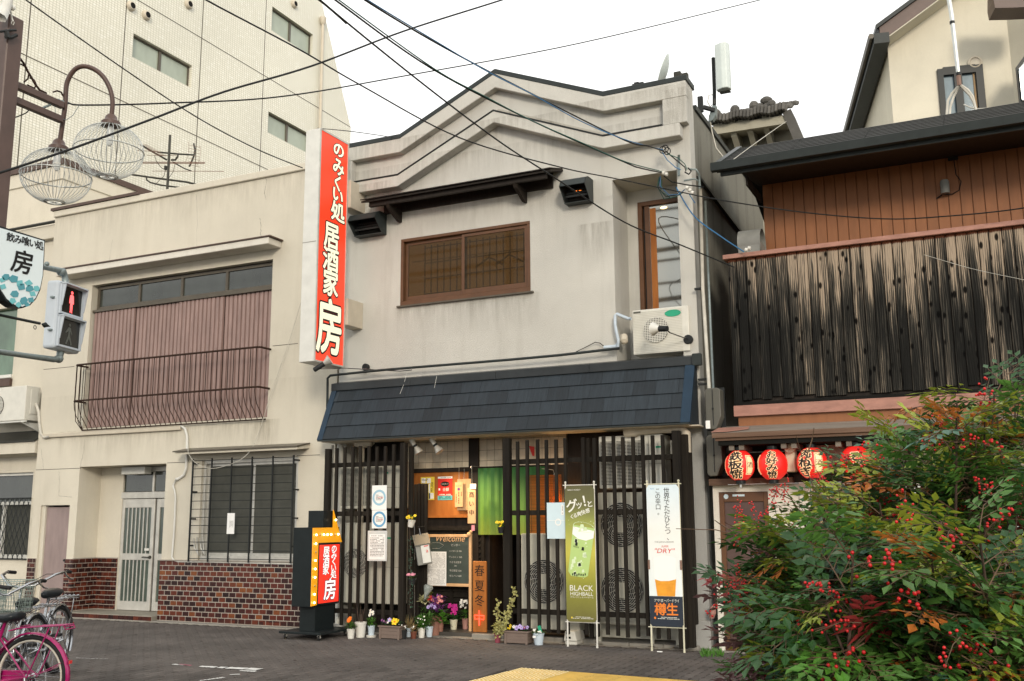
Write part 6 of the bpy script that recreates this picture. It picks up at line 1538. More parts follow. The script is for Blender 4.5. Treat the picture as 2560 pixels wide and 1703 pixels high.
# arrow: a band down the left edge, across the top and an arrow head
yA = fy0; band_w = .125; ztb = fz1-.005; zbb = fz1-.21
P = [(yA, fz0+.01), (yA+band_w, fz0+.02), (yA+band_w, zbb), (fy1+.03, zbb), (fy1-.19, fz1+.24), (fy1-.19, ztb), (yA, ztb)]
mb = MB(); mb.prism([(xf, y, z) for y, z in P], (.012, 0, 0)); mb.build('arrow', 'arrow_orange', fs)
mb = MB(); mb.box(xf, xf+.010, yA+band_w+.002, fy1-.0, fz0+.01, zbb-.004); mb.build('panel_frame', 'black_paint', fs)
mb = MB(); mb.box(xf+.010, xf+.014, yA+band_w+.03, fy1-.03, fz0+.035, zbb-.03); mb.build('panel', 'floor_red', fs)
def bulb(y, z, lit):
    mb = MB(); mb.lathe([(.016, 0), (.014, .008)], (xf+.012, y, z), 8, (1, 0, 0)); s_ = mb.build('socket', 'arrow_orange', fs)
    mb = MB(); mb.ball((xf+.030, y, z), .0135, 8, 5); mb.build('bulb', 'bulb_lit' if lit else 'bulb_off', s_, smooth=True)
for k, lit in enumerate((1, 0, 1, 1, 1, 0, 1, 1)): bulb(yA+.045, fz1-.22-k*.112, lit)
for k, lit in enumerate((1, 0, 1, 1, 1, 0, 1)): bulb(yA+.05+k*.085, fz1-.10, lit)
bulb(fy1-.155, fz1+.10, 1)
yc0, yc1 = yA+band_w+.03, fy1-.03; ym = (yc0+yc1)/2; hal, lt = MB(), MB()
for i, ch in enumerate('のみくい処'):
    for m_, off, l_ in ((hal, .065, .003), (lt, .02, .006)): put(m_, ch, (xf+.014, ym+.095, 1.19-i*.088), UYs, UZ, .115, off=off, lift=l_, wide=1.2)
for i, ch in enumerate('居酒家'):
    for m_, off, l_ in ((hal, .065, .003), (lt, .02, .006)): put(m_, ch, (xf+.014, ym-.085, 1.16-i*.125), UYs, UZ, .145, off=off, lift=l_, wide=1.05)
for m_, off, l_ in ((hal, .065, .003), (lt, .02, .006)): put(m_, '房', (xf+.014, ym+.015, .64), UYs, UZ, .30, off=off, lift=l_, wide=1.0)
hal.build('letter_outline', 'pot_maroon', fs); lt.build('lettering', 'floor_white', fs)
# ================================================================== SLATTED SCREENS
YL = 12.10
def screen(label, slats, posts, rails, rx0, rx1, x_ref, zt, zb, y=YL, extra=None):
    s_ = thing('slat_screen', label, 'fence', (sum(X(p, 1300, y) for p, _ in slats)/len(slats), y, 0))
    for k, (px, w) in enumerate(slats):
        x = X(px, 1120, y); ztp = zt+RN.uniform(-.012, .012); zbt = zb+RN.uniform(-.02, .02)
        mb = MB(); mb.box(x-w*.44, x+w*.44, y-.02, y+.02, zbt, ztp); mb.build('slat', 'dark_slat', s_, bevel=.004)
    for (px, w, d_, z0, z1, yy) in posts:
        x = X(px, 1120, yy); mb = MB(); mb.box(x-w/2, x+w/2, yy-d_/2, yy+d_/2, z0, z1); mb.build('post', 'dark_slat', s_, bevel=.006)
    for z in rails: mb = MB(); mb.box(rx0, rx1, y+.021, y+.055, z-.033, z+.033); mb.build('rail', 'dark_slat', s_, bevel=.003)
    return s_
zr = [Z(930, 1160, YL), Z(930, 1284, YL), Z(930, 1531, YL)]
sA = screen('dark slatted screen left of the entrance, hiding two air conditioners', [(843, .050), (863, .046), (883, .050), (902, .046), (923, .048), (943, .046), (964, .046), (985, .050)],
       [(822, .085, .08, .06, 2.62, YL), (1010, .085, .09, .04, 2.66, YL), (1029, .06, .06, .10, 2.62, 12.24)], zr, X(825, 1200, YL), X(1008, 1200, YL), 930, 2.635, .14)
zr2 = [Z(1550, 1146, YL), Z(1550, 1280, YL), Z(1550, 1538, YL)]
sB = screen('long dark slatted screen right of the entrance, behind the two drink banners', [(p, .048) for p in (1294, 1318, 1344, 1366, 1390, 1413)] + [(1458, .05), (1486, .05), (1509.5, .05), (1534, .05), (1557.5, .05), (1583, .05), (1607, .05), (1632, .05), (1657, .05)],
       [(1268, .10, .09, .04, 2.66, YL), (1470, .05, .05, .1, 2.62, YL+.05), (1692, .10, .09, .04, 2.66, YL), (1712, .09, .09, .04, 2.62, YL+.14), (1722, .06, .09, .3, 2.60, YL+.26)], zr2, X(1270, 1200, YL), X(1690, 1200, YL), 1550, 2.62, .15)
# inner short slat return beside the board
sC = thing('slat_return', 'short dark slat return beside the notice board, hung with flower pots', 'fence', (X(1045, 1300, 12.4), 12.4, 0))
for k, px in enumerate((1040, 1049, 1058, 1066)): x = X(px, 1210, 12.42); mb = MB(); mb.box(x-.022, x+.020, 12.40, 12.44, .06, Z(1050, 1209, 12.42)+RN.uniform(-.01, .01)); mb.build('slat', 'dark_slat', sC, bevel=.003)
# notices tied to the left screen
def notice(name, label, px0, py0, px1, py1, Y=YL-.024, mat='paper_white', cat='notice'):
    a, b = W(px0, py0, Y), W(px1, py1, Y); t = thing(name, label, cat, ((a.x+b.x)/2, Y, b.z)); mb = MB(); mb.box(a.x, b.x, Y-.003, Y, b.z, a.z); mb.build('sheet', mat, t); return t, a.x, b.x, b.z, a.z
def ring(mb, c, r0, r1, Y, n=28):
    c = Vector(c)
    for k in range(n):
        a0, a1 = 2*pi*k/n, 2*pi*(k+1)/n; P = [(c.x+cos(a)*r, Y, c.z+sin(a)*r) for a, r in ((a0, r0), (a0, r1), (a1, r1), (a1, r0))]; mb.poly(P)
for (lab, y0_, y1_, r0, m) in (('upper white notice with a pale blue ring, on the left screen', 1214, 1275, .055, 'blue_pale'), ('lower white notice with a deep blue ring, on the left screen', 1276, 1321, .052, 'blue_print')):
    t, a, b, c, d = notice('ring_notice', lab, 930.5, y0_, 966.5, y1_)
    mb = MB(); cz = (c+d)/2; R0 = (b-a)*.45; ring(mb, ((a+b)/2, 0, cz), R0*.72, R0, YL-.0285); mb.build('ring', m, t)
    mb = MB(); dashes(mb, (a+b)/2-R0*.5, (a+b)/2+R0*.5, cz-R0*.35, cz+R0*.4, YL-.028, 5, h=.3, seed=3); mb.build('lettering', 'ink', t)
    mb = MB(); dashes(mb, (a+b)/2-R0*.6, (a+b)/2+R0*.6, cz-R0*.05, cz+R0*.05, YL-.030, 1, h=.6, seed=6); mb.build('red_lettering', 'red_print', t)
t, a, b, c, d = notice('sleeved_notice', 'typed sheet in a clear sleeve below the ring notices', 920, 1327, 967, 1403, mat='clear_plastic')
mb = MB(); mb.box(a+.03, b-.03, YL-.030, YL-.0275, c+.02, d-.05); mb.build('page', 'paper_white', t); mb = MB(); dashes(mb, a+.045, b-.045, c+.06, d-.09, YL-.0305, 13, h=.3, seed=7, fill=.9); dashes(mb, a+.06, b-.06, d-.078, d-.065, YL-.0305, 1); mb.build('lettering', 'ink', t)
t, a, b, c, d = notice('folded_poster', 'pale blue folded poster on the right screen beside the olive banner', 1367, 1257, 1414, 1347, mat='paper_blue')
mb = MB(); mb.box(a, b, YL-.031, YL-.0275, (c+d)/2-.002, (c+d)/2+.003); mb.box(b-.052, b-.02, YL-.030, YL-.0275, d-.16, d-.03); ring(mb, ((a+b)/2+.03, 0, (c+d)/2-.02), .03, .045, YL-.029); mb.build('print', 'paper_white', t)
mb = MB(); dashes(mb, b-.045, b-.027, d-.15, d-.04, YL-.031, 1, vert=True); mb.build('lettering', 'grey_print', t)
# ================================================================== AIR CONDITIONERS
def fan_grille(mb, c, r, rings=11, spokes=14, tw=.9, th=.0027):
    c = Vector(c)
    for k in range(rings):
        rr = .16*r+(r*.84)*k/(rings-1); P = [c+Vector((cos(a)*rr, 0, sin(a)*rr)) for a in [2*pi*j/28 for j in range(28)]]; mb.tube(P, th, 3, closed=True)
    for s_ in range(spokes):
        a0 = 2*pi*s_/spokes; P = [c+Vector((cos(a0+tw*u*u)*r*(.14+.86*u), -.004, sin(a0+tw*u*u)*r*(.14+.86*u))) for u in (0, .25, .5, .75, 1)]; mb.tube(P, th, 3)
def ac(label, x0, x1, z0, z1, y0, dep, fans, style='ring', mat='ac_cream', group='air conditioners behind the screens', split=None, badge=None):
    t = thing('air_conditioner', label, 'air conditioner', ((x0+x1)/2, y0+dep/2, z0), group=group)
    mb = MB(); mb.box(x0, x1, y0, y0+dep, z0, z1); mb.build('case', mat, t, bevel=.012, segs=2)
    for (cx, cz, r) in fans:
        mb = MB(); mb.lathe([(r, .001), (r, .006)], (cx, y0, cz), 28, (0, -1, 0)); mb.build('fan_opening', 'ac_dark', t)
        mb = MB()
        for k in range(4):
            a = k*pi/2+.4; mb.poly([(cx+cos(a+da)*rr, y0-.008, cz+sin(a+da)*rr) for da, rr in ((0, .15*r), (-.1, .85*r), (.35, .95*r), (.75, .8*r), (.6, .15*r))])
        mb.build('fan_blade', 'ac_dark', t)
        mb = MB()
        if style == 'ring':
            fan_grille(mb, (cx, y0-.025, cz), r); mb.build('fan_grille', 'ac_white', t, kind=None)
            mb = MB(); mb.box(cx-.27*r, cx+.27*r, y0-.034, y0-.026, cz-.27*r*1.3, cz+.27*r*1.3); mb.build('hub_plate', mat, t, bevel=.004)
        elif style == 'mesh':
            for k in range(15): q_ = -r+2*r*(k+.5)/15; w_ = sqrt(max(r*r-q_*q_, 0)); mb.box(cx-w_, cx+w_, y0-.02, y0-.015, cz+q_-.004, cz+q_+.004)
            for k in range(15): q_ = -r+2*r*(k+.5)/15; w_ = sqrt(max(r*r-q_*q_, 0)); mb.box(cx+q_-.004, cx+q_+.004, y0-.0205, y0-.0155, cz-w_, cz+w_)
            mb.build('fan_grille', 'ac_white', t)
    if style == 'louvre':
        a, b = x0+.03, x0+(x1-x0)*.70; n = 30; mb = MB(); mb.box(a, b, y0-.004, y0-.001, z0+.05, z1-.07); mb.build('louvre_back', 'plastic_grey', t)
        cx, cz, r = fans[0]; mb = MB(); mb.lathe([(r, .0), (r, .003)], (cx, y0-.0045, cz), 28, (0, -1, 0)); mb.build('fan_disc', 'ac_dark', t)  # dark circle of the fan, showing between the louvre blades
        mb = MB()
        for k in range(n): z = z0+.055+(z1-z0-.13)*(k+.5)/n; mb.box(a, b, y0-.016, y0-.009, z-.0035, z+.0035)
        for k in range(4): x = a+(b-a)*(k+.5)/4; mb.box(x-.003, x+.003, y0-.022, y0-.0165, z0+.05, z1-.07)
        mb.build('louvre', mat, t)
    if split: mb = MB(); mb.box(split-.003, split+.003, y0-.002, y0+.001, z0+.02, z1-.02); mb.box(split, x1-.01, y0-.002, y0+.001, z0+(z1-z0)*.45-.002, z0+(z1-z0)*.45+.002); mb.build('panel_seam', 'plastic_grey', t)
    if badge: mb = MB(); mb.box(badge[0]-.03, badge[0]+.035, y0-.004, y0-.001, badge[1]-.014, badge[1]+.010); mb.build('badge', badge[2], t)
    return t
Ya2 = 12.40
def R4(p0, p1, Y): a, b = W(*p0, Y), W(*p1, Y); return a.x, b.x, b.z, a.z
x0, x1, z0, z1 = R4((846, 1160), (1003, 1271), Ya2); ac('upper louvred air conditioner behind the left screen', x0, x1, z0, z1, Ya2, .32, [((x0*.62+x1*.38), (z0+z1)/2, (z1-z0)*.40)], 'louvre', split=x0+(x1-x0)*.74, badge=(X(966, 1182, Ya2), Z(966, 1182, Ya2), 'green_print'))
x0, x1, z0, z1 = R4((857, 1307), (998, 1512), Ya2); ac('lower air conditioner with one large round fan behind the left screen', x0, x1, z0, z1, Ya2, .32, [(X(888, 1408, Ya2), Z(888, 1408, Ya2), .21)], 'ring', split=X(942, 1400, Ya2), badge=(X(973, 1345, Ya2), Z(973, 1345, Ya2), 'green_print'))
x0, x1, z0, z1 = R4((1496, 1092), (1660, 1219), Ya2-.08); ac('white louvred air conditioner hung at the top of the right screen', x0, x1, z0, z1, Ya2-.08, .36, [(X(1564, 1156, Ya2-.08), Z(1564, 1156, Ya2-.08), .235)], 'louvre', 'ac_white', split=X(1622, 1150, Ya2-.08), badge=(X(1645, 1117, Ya2-.08), Z(1645, 1117, Ya2-.08), 'green_print'))
mb = MB(); a = W(1669, 1100, 12.4); mb.box(a.x+.02, a.x+.05, 12.42, 12.60, Z(1669, 1138, 12.5), Z(1669, 1102, 12.5)); mb.build('pipe_cover', 'ac_white', bpy.data.objects['air_conditioner.002'], bevel=.01)
x0, x1, z0, z1 = R4((1494, 1232), (1668, 1566), Ya2); ac('tall air conditioner with two stacked round fans behind the right screen', x0, x1, z0, z1, Ya2, .34, [(X(1554, 1312, Ya2), Z(1554, 1312, Ya2), .285), (X(1556, 1476, Ya2), Z(1556, 1476, Ya2), .285)], 'ring')
x0, x1, z0, z1 = R4((1302, 1334), (1450, 1578), Ya2); ac('air conditioner with one round fan behind the right screen, below the glowing blind', x0, x1, z0, z1, Ya2, .34, [(X(1360.5, 1454, Ya2), Z(1360.5, 1454, Ya2), .285)], 'ring')
yq = 12.47; x0, x1, z0, z1 = R4((1580, 777), (1708, 878), yq); t = ac('small white air conditioner standing on the awning ridge in the tall recess', x0, X(1735, 870, yq+.2), z0, z1, yq, .30, [(X(1640, 825, yq), Z(1640, 825, yq), .17)], 'mesh', 'ac_white', group=None)
mb = MB(); n = 26
for k in range(n): z = z0+.02+(z1-z0-.04)*k/n; mb.box(x0+.01, x1, yq-.004, yq-.0005, z, z+.004)
mb.build('front_rib', 'ac_cream', t)
mb = MB(); c = W(1682, 783, yq); mb.lathe([(.11, 0), (.11, .003)], (c.x, yq-.005, c.z), 20, (0, -1, 0))
for v in mb.v: v.z = c.z+(v.z-c.z)*.42
mb.build('badge', 'green_print', t)
mb = MB(); mb.box(x0+.02, x0+.12, yq-.006, yq-.004, z1-.045, z1-.02); mb.build('nameplate', 'plastic_grey', t)
yw = 12.30; x0, x1, z0, z1 = R4((-60, 975), (60, 1050), yw); t = ac('weathered white air conditioner on brackets at the far left', x0, x1, z0, z1, yw, .30, [(X(-8, 1015, yw), Z(-8, 1015, yw), .19)], 'mesh', 'ac_white', group=None)
mb = MB(); mb.box(x1+.001, x1+.012, yw+.10, yw+.25, z0+.12, z1-.06); mb.build('service_cover', 'ac_white', t, bevel=.004)
mb = MB(); mb.prism([(x1-.10, yw-.02, z0-.03), (x1-.10, YN, z0-.03), (x1-.10, YN, z0-.20), (x1-.10, YN-.05, z0-.20)], (.03, 0, 0)); mb.box(x0, x1, yw+.02, yw+.06, z0-.03, z0-.001); mb.build('bracket', 'white_metal', t)
mb = MB(); mb.tube([W(88, 1000, 12.6), W(92, 1015, 12.5), W(97, 1030, 12.48), W(99, 1060, 12.48), W(103, 1085, 12.48), W(112, 1094, 12.47), W(125, 1092, 12.47)], .028, 8); mb.build('lagged_pipe', 'wire_white', t, smooth=True)
# ================================================================== DRINK BANNERS
def banner(label, pL, pR, ytop_px, Y, zpanel_px, mat_pole):
    # feet at pL, pR (px), poles rise to ytop
    a, b = W(pL[0], pL[1], Y), W(pR[0], pR[1], Y); ta, tb = W(pL[2], ytop_px, Y), W(pR[2], ytop_px, Y)
    x0, x1 = (a.x+ta.x)/2, (b.x+tb.x)/2; zt = (ta.z+tb.z)/2; t = thing('drink_banner', label, 'banner', ((x0+x1)/2, Y, 0))
    for x in (x0, x1):
        mb = MB(); mb.tube([(x, Y, 0), (x, Y, .05), (x, Y, zt)], [.015, .011, .011], 8); mb.ball((x, Y, zt), .016, 8, 5); mb.build('pole', mat_pole, t, smooth='auto')
    for z in (zt-.035, zpanel_px): mb = MB(); mb.tube([(x0-.035, Y, z), (x1+.035, Y, z)], .007, 6); mb.build('crossbar', mat_pole, t)
    return t, x0, x1, zt
Yb = 12.05
zb1 = Z(1457, 1555, Yb); t, x0, x1, zt = banner('olive banner showing a highball glass, lettered BLACK HIGHBALL', (1421, 1616, 1412), (1493, 1619, 1485), 1206, Yb, zb1-.005, 'pot_white')
pa, pb = x0-.004, x1+.004; Yf = Yb-.014
mb = MB(); P = [(pa+.03, zt-.045), (pb-.03, zt-.045), (pb, zt-.09), (pb, zb1+.03), (pb-.04, zb1), (pa+.04, zb1), (pa, zb1+.03), (pa, zt-.09)]; mb.prism([(x, Yf, z) for x, z in P], (0, .003, 0)); mb.build('sheet', 'olive_print', t)
w = pb-pa; cx = (pa+pb)/2; zz = lambda py: Z(1450, py, Yf)
def pp(px, py): v = W(px, py, Yf); return v
mb = MB(); put(mb, 'NIKKA WHISKY', pp(1435, 1225), UX, UZ, .026, lift=.003); put(mb, 'グ', pp(1430, 1265), UX, UZ, .17, off=.02, lift=.003, rot=.15); put(mb, 'ッ', pp(1448, 1262), UX, UZ, .11, off=.02, lift=.003, rot=.15); put(mb, '！', pp(1461, 1253), UX, UZ, .17, off=.02, lift=.003, rot=.2); put(mb, 'と', pp(1475, 1260), UX, UZ, .09, off=.02, lift=.003, rot=.15)
for ch, px, py in (('く', 1430, 1292), ('る', 1438, 1289), ('爽', 1448, 1285), ('快', 1458, 1281), ('感', 1469, 1277)): put(mb, ch, pp(px, py), UX, UZ, .062, off=.02, lift=.003, rot=.18)
put(mb, 'BLACK', pp(1454, 1470), UX, UZ, .098, off=0, lift=.003, wide=1.08); put(mb, 'HIGHBALL', pp(1454.5, 1484.5), UX, UZ, .066, off=0, lift=.003, wide=1.02); put(mb, 'ブラックニッカ ハイボール', pp(1455, 1493.5), UX, UZ, .026, lift=.003); dashes(mb, cx-.12, cx+.16, zz(1548), zz(1541), Yf-.002, 2, h=.3); mb.build('lettering', 'print_white', t)
# tumbler print
gl = MB(); q_ = [(1433, 1312), (1487, 1322), (1470, 1440), (1462, 1444), (1428, 1440), (1421, 1428)]; gl.poly([pp(*p)+Vector((0, -.0025, 0)) for p in q_[::-1]]); gl.build('glass_print', 'drink_green', t)
gl = MB(); q_ = [(1433, 1316), (1486, 1328), (1484, 1346), (1465, 1352), (1445, 1347), (1431, 1335)]; gl.poly([pp(*p)+Vector((0, -.0035, 0)) for p in q_[::-1]]); gl.build('foam_print', 'foam_white', t)
gl = MB(); c = pp(1460, 1318)
for k in range(24):
    a0, a1 = 2*pi*k/24, 2*pi*(k+1)/24; el_ = lambda a, s_: Vector((c.x+cos(a)*.148*s_+sin(a)*.0, Yf-.0045, c.z+sin(a)*.062*s_-cos(a)*.026*s_)); gl.poly([el_(a0, 1), el_(a1, 1), el_(a1, .95), el_(a0, .95)][::-1])
for (px, py, s_) in ((1455, 1318, .035), (1463, 1324, .03), (1450, 1327, .022)): v = pp(px, py)+Vector((0, -.005, 0)); gl.poly([v+Vector((-s_, 0, -s_*.6)), v+Vector((s_, 0, -s_*.4)), v+Vector((s_*.6, 0, s_)), v+Vector((-s_*.5, 0, s_))])
R5 = random.Random(3)
for k in range(14): v = pp(R5.uniform(1428, 1470), R5.uniform(1350, 1435))+Vector((0, -.0036, 0)); s_ = R5.uniform(.01, .03); gl.poly([v+Vector((-s_, 0, -s_)), v+Vector((s_, 0, -s_*.7)), v+Vector((s_*.7, 0, s_*1.3)), v+Vector((-s_*.8, 0, s_))])
for k in range(22): v = pp(R5.uniform(1420, 1486), R5.uniform(1296, 1320) if k % 2 else R5.uniform(1320, 1460))+Vector((0, -.003, 0)); s_ = R5.uniform(.003, .007); gl.poly([v+Vector((-s_, 0, 0)), v+Vector((0, 0, -s_)), v+Vector((s_, 0, 0)), v+Vector((0, 0, s_))])
gl.build('ice_print', 'drink_pale', t)
gl = MB(); 
for (px, py) in ((1440, 1352), (1441, 1360), (1457, 1372)): v = pp(px, py)+Vector((0, -.005, 0)); gl.poly([v+Vector((-.018, 0, -.02)), v+Vector((.016, 0, -.024)), v+Vector((.02, 0, .018)), v+Vector((-.01, 0, .022))])
put(gl, 'BLACK', pp(1441, 1367), UX, UZ, .026, lift=.006, rot=-.25)
for k in range(7): v = pp(1432+k*5.2, 1436+(k % 3))+Vector((0, -.005, 0)); gl.poly([v+Vector((-.008, 0, -.014)), v+Vector((.008, 0, -.014)), v+Vector((.01, 0, .012)), v+Vector((-.006, 0, .014))])
gl.build('glass_mark', 'pot_black', t)
gl = MB(); v = pp(1430, 1544); ring(gl, v, .0, .012, Yf-.003, 10); gl.build('small_emblem', 'yellow_print', t)
zb2 = Z(1672, 1567, Yb); t, x0, x1, zt = banner('white banner with a glass of beer, reading 世界でただひとつ、この辛口。', (1629, 1626, 1618), (1713, 1630, 1694), 1203, Yb, zb2-.01, 'pot_cream')
pa, pb = x0-.006, x1+.006
zn = Z(1664, 1491, Yf)
P = [(pa+.03, zt-.045), (pb-.03, zt-.045), (pb, zt-.09), (pb, zn), (pa, zn), (pa, zt-.09)]; mb = MB(); mb.prism([(x, Yf, z) for x, z in P], (0, .003, 0)); mb.build('sheet', 'beer_banner', t)
P = [(pa, zn), (pb, zn), (pb, zb2+.03), (pb-.03, zb2), (pa+.03, zb2), (pa, zb2+.03)]; mb = MB(); mb.prism([(x, Yf, z) for x, z in P], (0, .003, 0)); mb.build('lower_sheet', 'navy_print', t)
mb = MB(); xc = (pa+pb)/2
putv(mb, '世界でただひとつ、', (xc+.050, Yf, zt-.12), UX, UZ, .082, .86, lift=.002); putv(mb, 'この辛口。', (xc-.062, Yf, zt-.12), UX, UZ, .076, .86, lift=.002)
mb.build('lettering', 'ink', t)
mb = MB(); put(mb, 'THE JAPAN BRAND', (xc, Yf, Z(1662, 1355, Yf)), UX, UZ, .026, lift=.002, wide=1.1); mb.build('small_lettering', 'grey_print', t)
mb = MB(); put(mb, 'SUPER', (xc+.01, Yf, Z(1662, 1366, Yf)), UX, UZ, .032, lift=.002, skew=.25); put(mb, '"DRY"', (xc, Yf, Z(1662, 1377, Yf)), UX, UZ, .078, lift=.002, skew=.25, wide=1.25); mb.build('red_lettering', 'red_print', t)
mb = MB(); put(mb, 'Asahi', (pa+.075, Yf, zt-.09), UX, UZ, .024, lift=.002); mb.build('blue_lettering', 'blue_print', t)
zf = Z(1664, 1395, Yf); zg = Z(1664, 1450, Yf); gw = .145
mb = MB(); P = []
for k in range(13): a = pi*k/12; P.append((xc+cos(a)*gw*1.0, Yf-.002, zf-.02+sin(a)*.045))
P += [(xc-gw*.92, Yf-.002, zg+.005), (xc-gw*.4, Yf-.002, zg-.015), (xc+gw*.3, Yf-.002, zg-.012), (xc+gw*.92, Yf-.002, zg+.01)]; mb.poly(P[::-1] if False else P[::-1]); mb.build('foam_print', 'foam_white', t)
mb = MB(); mb.poly([(xc-gw*.92, Yf-.0015, zg+.012), (xc-gw*.74, Yf-.0015, zn+.002), (xc+gw*.80, Yf-.0015, zn+.002), (xc+gw*.94, Yf-.0015, zg+.015)]); mb.build('beer_print', 'beer_amber', t)
mb = MB(); put(mb, 'アサヒ', (xc-.095, Yf, Z(1666, 1502, Yf)), UX, UZ, .040, lift=.002); put(mb, 'スーパードライ', (xc+.052, Yf, Z(1666, 1502, Yf)), UX, UZ, .046, lift=.002, wide=.72); dashes(mb, xc-.11, xc+.16, Z(1666, 1549, Yf), Z(1666, 1542, Yf), Yf-.001, 2, h=.35); mb.build('white_lettering', 'print_white', t)
mb = MB(); put(mb, '樽', (xc-.075, Yf, Z(1666, 1524, Yf)), UX, UZ, .155, off=.02, lift=.002); put(mb, '生', (xc+.075, Yf, Z(1666, 1524, Yf)), UX, UZ, .155, off=.02, lift=.002); ring(mb, (xc-.145, 0, Z(1666, 1546, Yf)), 0, .014, Yf-.002, 10); mb.build('gold_lettering', 'gold_print', t)
for x in (x0, x1): mb = MB(); mb.box(x-.013, x+.013, Yb-.02, Yb-.011, Z(1664, 1424, Yb), Z(1664, 1400, Yb)); mb.build('pole_clip', 'antenna_rust', t)
# small appliance box on the ground behind the olive banner
c = G(1445, 1608); t = thing('rodent_trap_box', 'small pale grey box with a slot on the ground behind the olive banner', 'box', (c.x, 12.2, 0))
mb = MB(); mb.prism([(c.x-.10, 12.18, .0+.05), (c.x+.08, 12.18, .05), (c.x+.05, 12.18, .17), (c.x-.08, 12.18, .17)], (.0, .30, 0)); mb.box(c.x-.09, c.x+.07, 12.2, 12.46, .0, .05); mb.build('body', 'ac_white', t, bevel=.008); mb = MB(); mb.box(c.x-.06, c.x-.0, 12.174, 12.179, .08, .105); mb.build('slot', 'void_black', t)
# condenser feet and stand under the tall unit
t = thing('unit_stand', 'pale steel stand under the air conditioners at the right screen', 'stand', (-4.2, 12.5, 0)); mb = MB()
for x in (-4.75, -4.05, -3.72): mb.box(x-.02, x+.02, 12.42, 12.46, 0, .28); mb.box(x-.05, x+.05, 12.40, 12.5, 0, .01)
mb.box(-4.9, -3.65, 12.41, 12.44, .255, .285); mb.build('frame', 'ac_cream', t); mb = MB(); mb.prism([(-3.95, 12.43, .26), (-3.72, 12.43, .26), (-3.72, 12.43, .10)], (0, .02, 0)); mb.build('gusset', 'ac_cream', t)
t = thing('wall_panel_low', 'low pale board behind the right screen near the ground', 'board', (-4.4, 12.7, 0)); mb = MB(); mb.box(-5.0, -3.7, 12.68, 12.70, .06, .34); mb.build('board_sheet', 'ac_cream', t)
# ================================================================== ENTRANCE: CHALKBOARD, TIMBER SIGN, MAILBOX
Yk = 12.72; cb = thing('chalkboard', 'chalk menu board in a pale wood frame with a white sheet and wire Welcome', 'chalkboard', (X(1120, 1400, Yk), Yk, .8))
x0, x1, z0, z1 = X(1069, 1400, Yk), X(1180, 1400, Yk), Z(1125, 1466, Yk), Z(1125, 1336, Yk)
mb = MB(); f = .04
for (a, b, c, d) in ((x0, x0+f, z0, z1), (x1-f, x1, z0-.62, z1+.01), (x0+f, x1-f, z1-f, z1), (x0+f, x1-f, z0, z0+f)): mb.box(a, b, Yk-.025, Yk+.012, c, d)
mb.build('frame', 'pale_wood', cb, bevel=.004); mb = MB(); mb.box(x0+f, x1-f, Yk-.006, Yk+.004, z0+f, z1-f); mb.build('slate', 'chalk_green', cb)
mb = MB(); xr_ = (x0+x1)/2+.11; fz = lambda py: Z(1150, py, Yk)
for s_, py, sz in (('ゼンボー', 1363, .040), ('ハイボール 500', 1378, .030), ('ワンコイン 300', 1393, .032), ('やきそば定食', 1406, .032), ('350', 1415, .028), ('平日限定 500', 1427, .034), ('せんべい 600', 1440, .034)): put(mb, s_, (xr_-.01, Yk-.007, fz(py)), UX, UZ, sz, lift=.001)
mb.tube([(x0+.08, Yk-.008, z1-.12), (x0+.20, Yk-.008, z1-.12), (x0+.27, Yk-.008, z1-.155), (x0+.20, Yk-.008, z1-.20), (x0+.08, Yk-.008, z1-.20)], .002, 3); mb.build('chalk_lettering', 'chalk', cb)
mb = MB(); a, b, c, d = x0+.0, X(1118.5, 1400, Yk), Z(1095, 1464, Yk), Z(1095, 1379, Yk); mb.box(a, b, Yk-.032, Yk-.028, c, d); m_ = mb.build('menu_sheet', 'paper_white', cb); mb = MB(); dashes(mb, a+.02, b-.02, c+.02, (c+d)/2-.01, Yk-.0325, 15, vert=True, h=.25, seed=12); dashes(mb, a+.02, b-.02, (c+d)/2+.01, d-.02, Yk-.0325, 15, vert=True, h=.25, seed=13); mb.build('menu_lettering', 'grey_print', m_)
vs_, fs_, wx_ = GL[('Welcome', 0.0)]
mb = MB(); put(mb, 'Welcome', ((x0+x1)/2+.03, Yk-.034, z1-.055), UX, UZ, .125, lift=.004, skew=.3, wide=.98); mb.build('wire_welcome', 'pale_wood', cb)
mb = MB(); c = (x1-.03, Yk-.03, z1+.0); mb.ball(c, .035, 8, 6); mb.ball((c[0]+.03, c[1], c[2]+.035), .022, 7, 5); mb.build('knot', 'pale_wood', cb)
Yt = 12.62; a, b = W(1182, 1403, Yt), W(1216, 1569, Yt); ws = thing('season_board', 'orange timber board reading 春夏冬 with a red neon 中', 'sign', ((a.x+b.x)/2, Yt, .05))
mb = MB(); mb.box(a.x, b.x, Yt, Yt+.03, .052, a.z); mb.build('board', 'orange_board', ws, bevel=.004)
mb = MB(); xm = (a.x+b.x)/2
for ch, py in (('春', 1427), ('夏', 1465), ('冬', 1502)): put(mb, ch, (xm, Yt, Z(1199, py, Yt)), UX, UZ, .165, off=.0, lift=.002)
mb.build('lettering', 'ink', ws)
mb = MB(); zc = Z(1199, 1545, Yt); mb.tube([(xm-.07, Yt-.012, zc+.035), (xm-.065, Yt-.012, zc-.02), (xm+.0, Yt-.012, zc-.012), (xm+.07, Yt-.012, zc-.02), (xm+.075, Yt-.012, zc+.03), (xm-.07, Yt-.012, zc+.035)], .006, 6); mb.tube([(xm, Yt-.014, zc+.10), (xm+.002, Yt-.014, zc-.10)], .007, 6); mb.build('neon_tube', 'neon_red', ws, smooth=True)
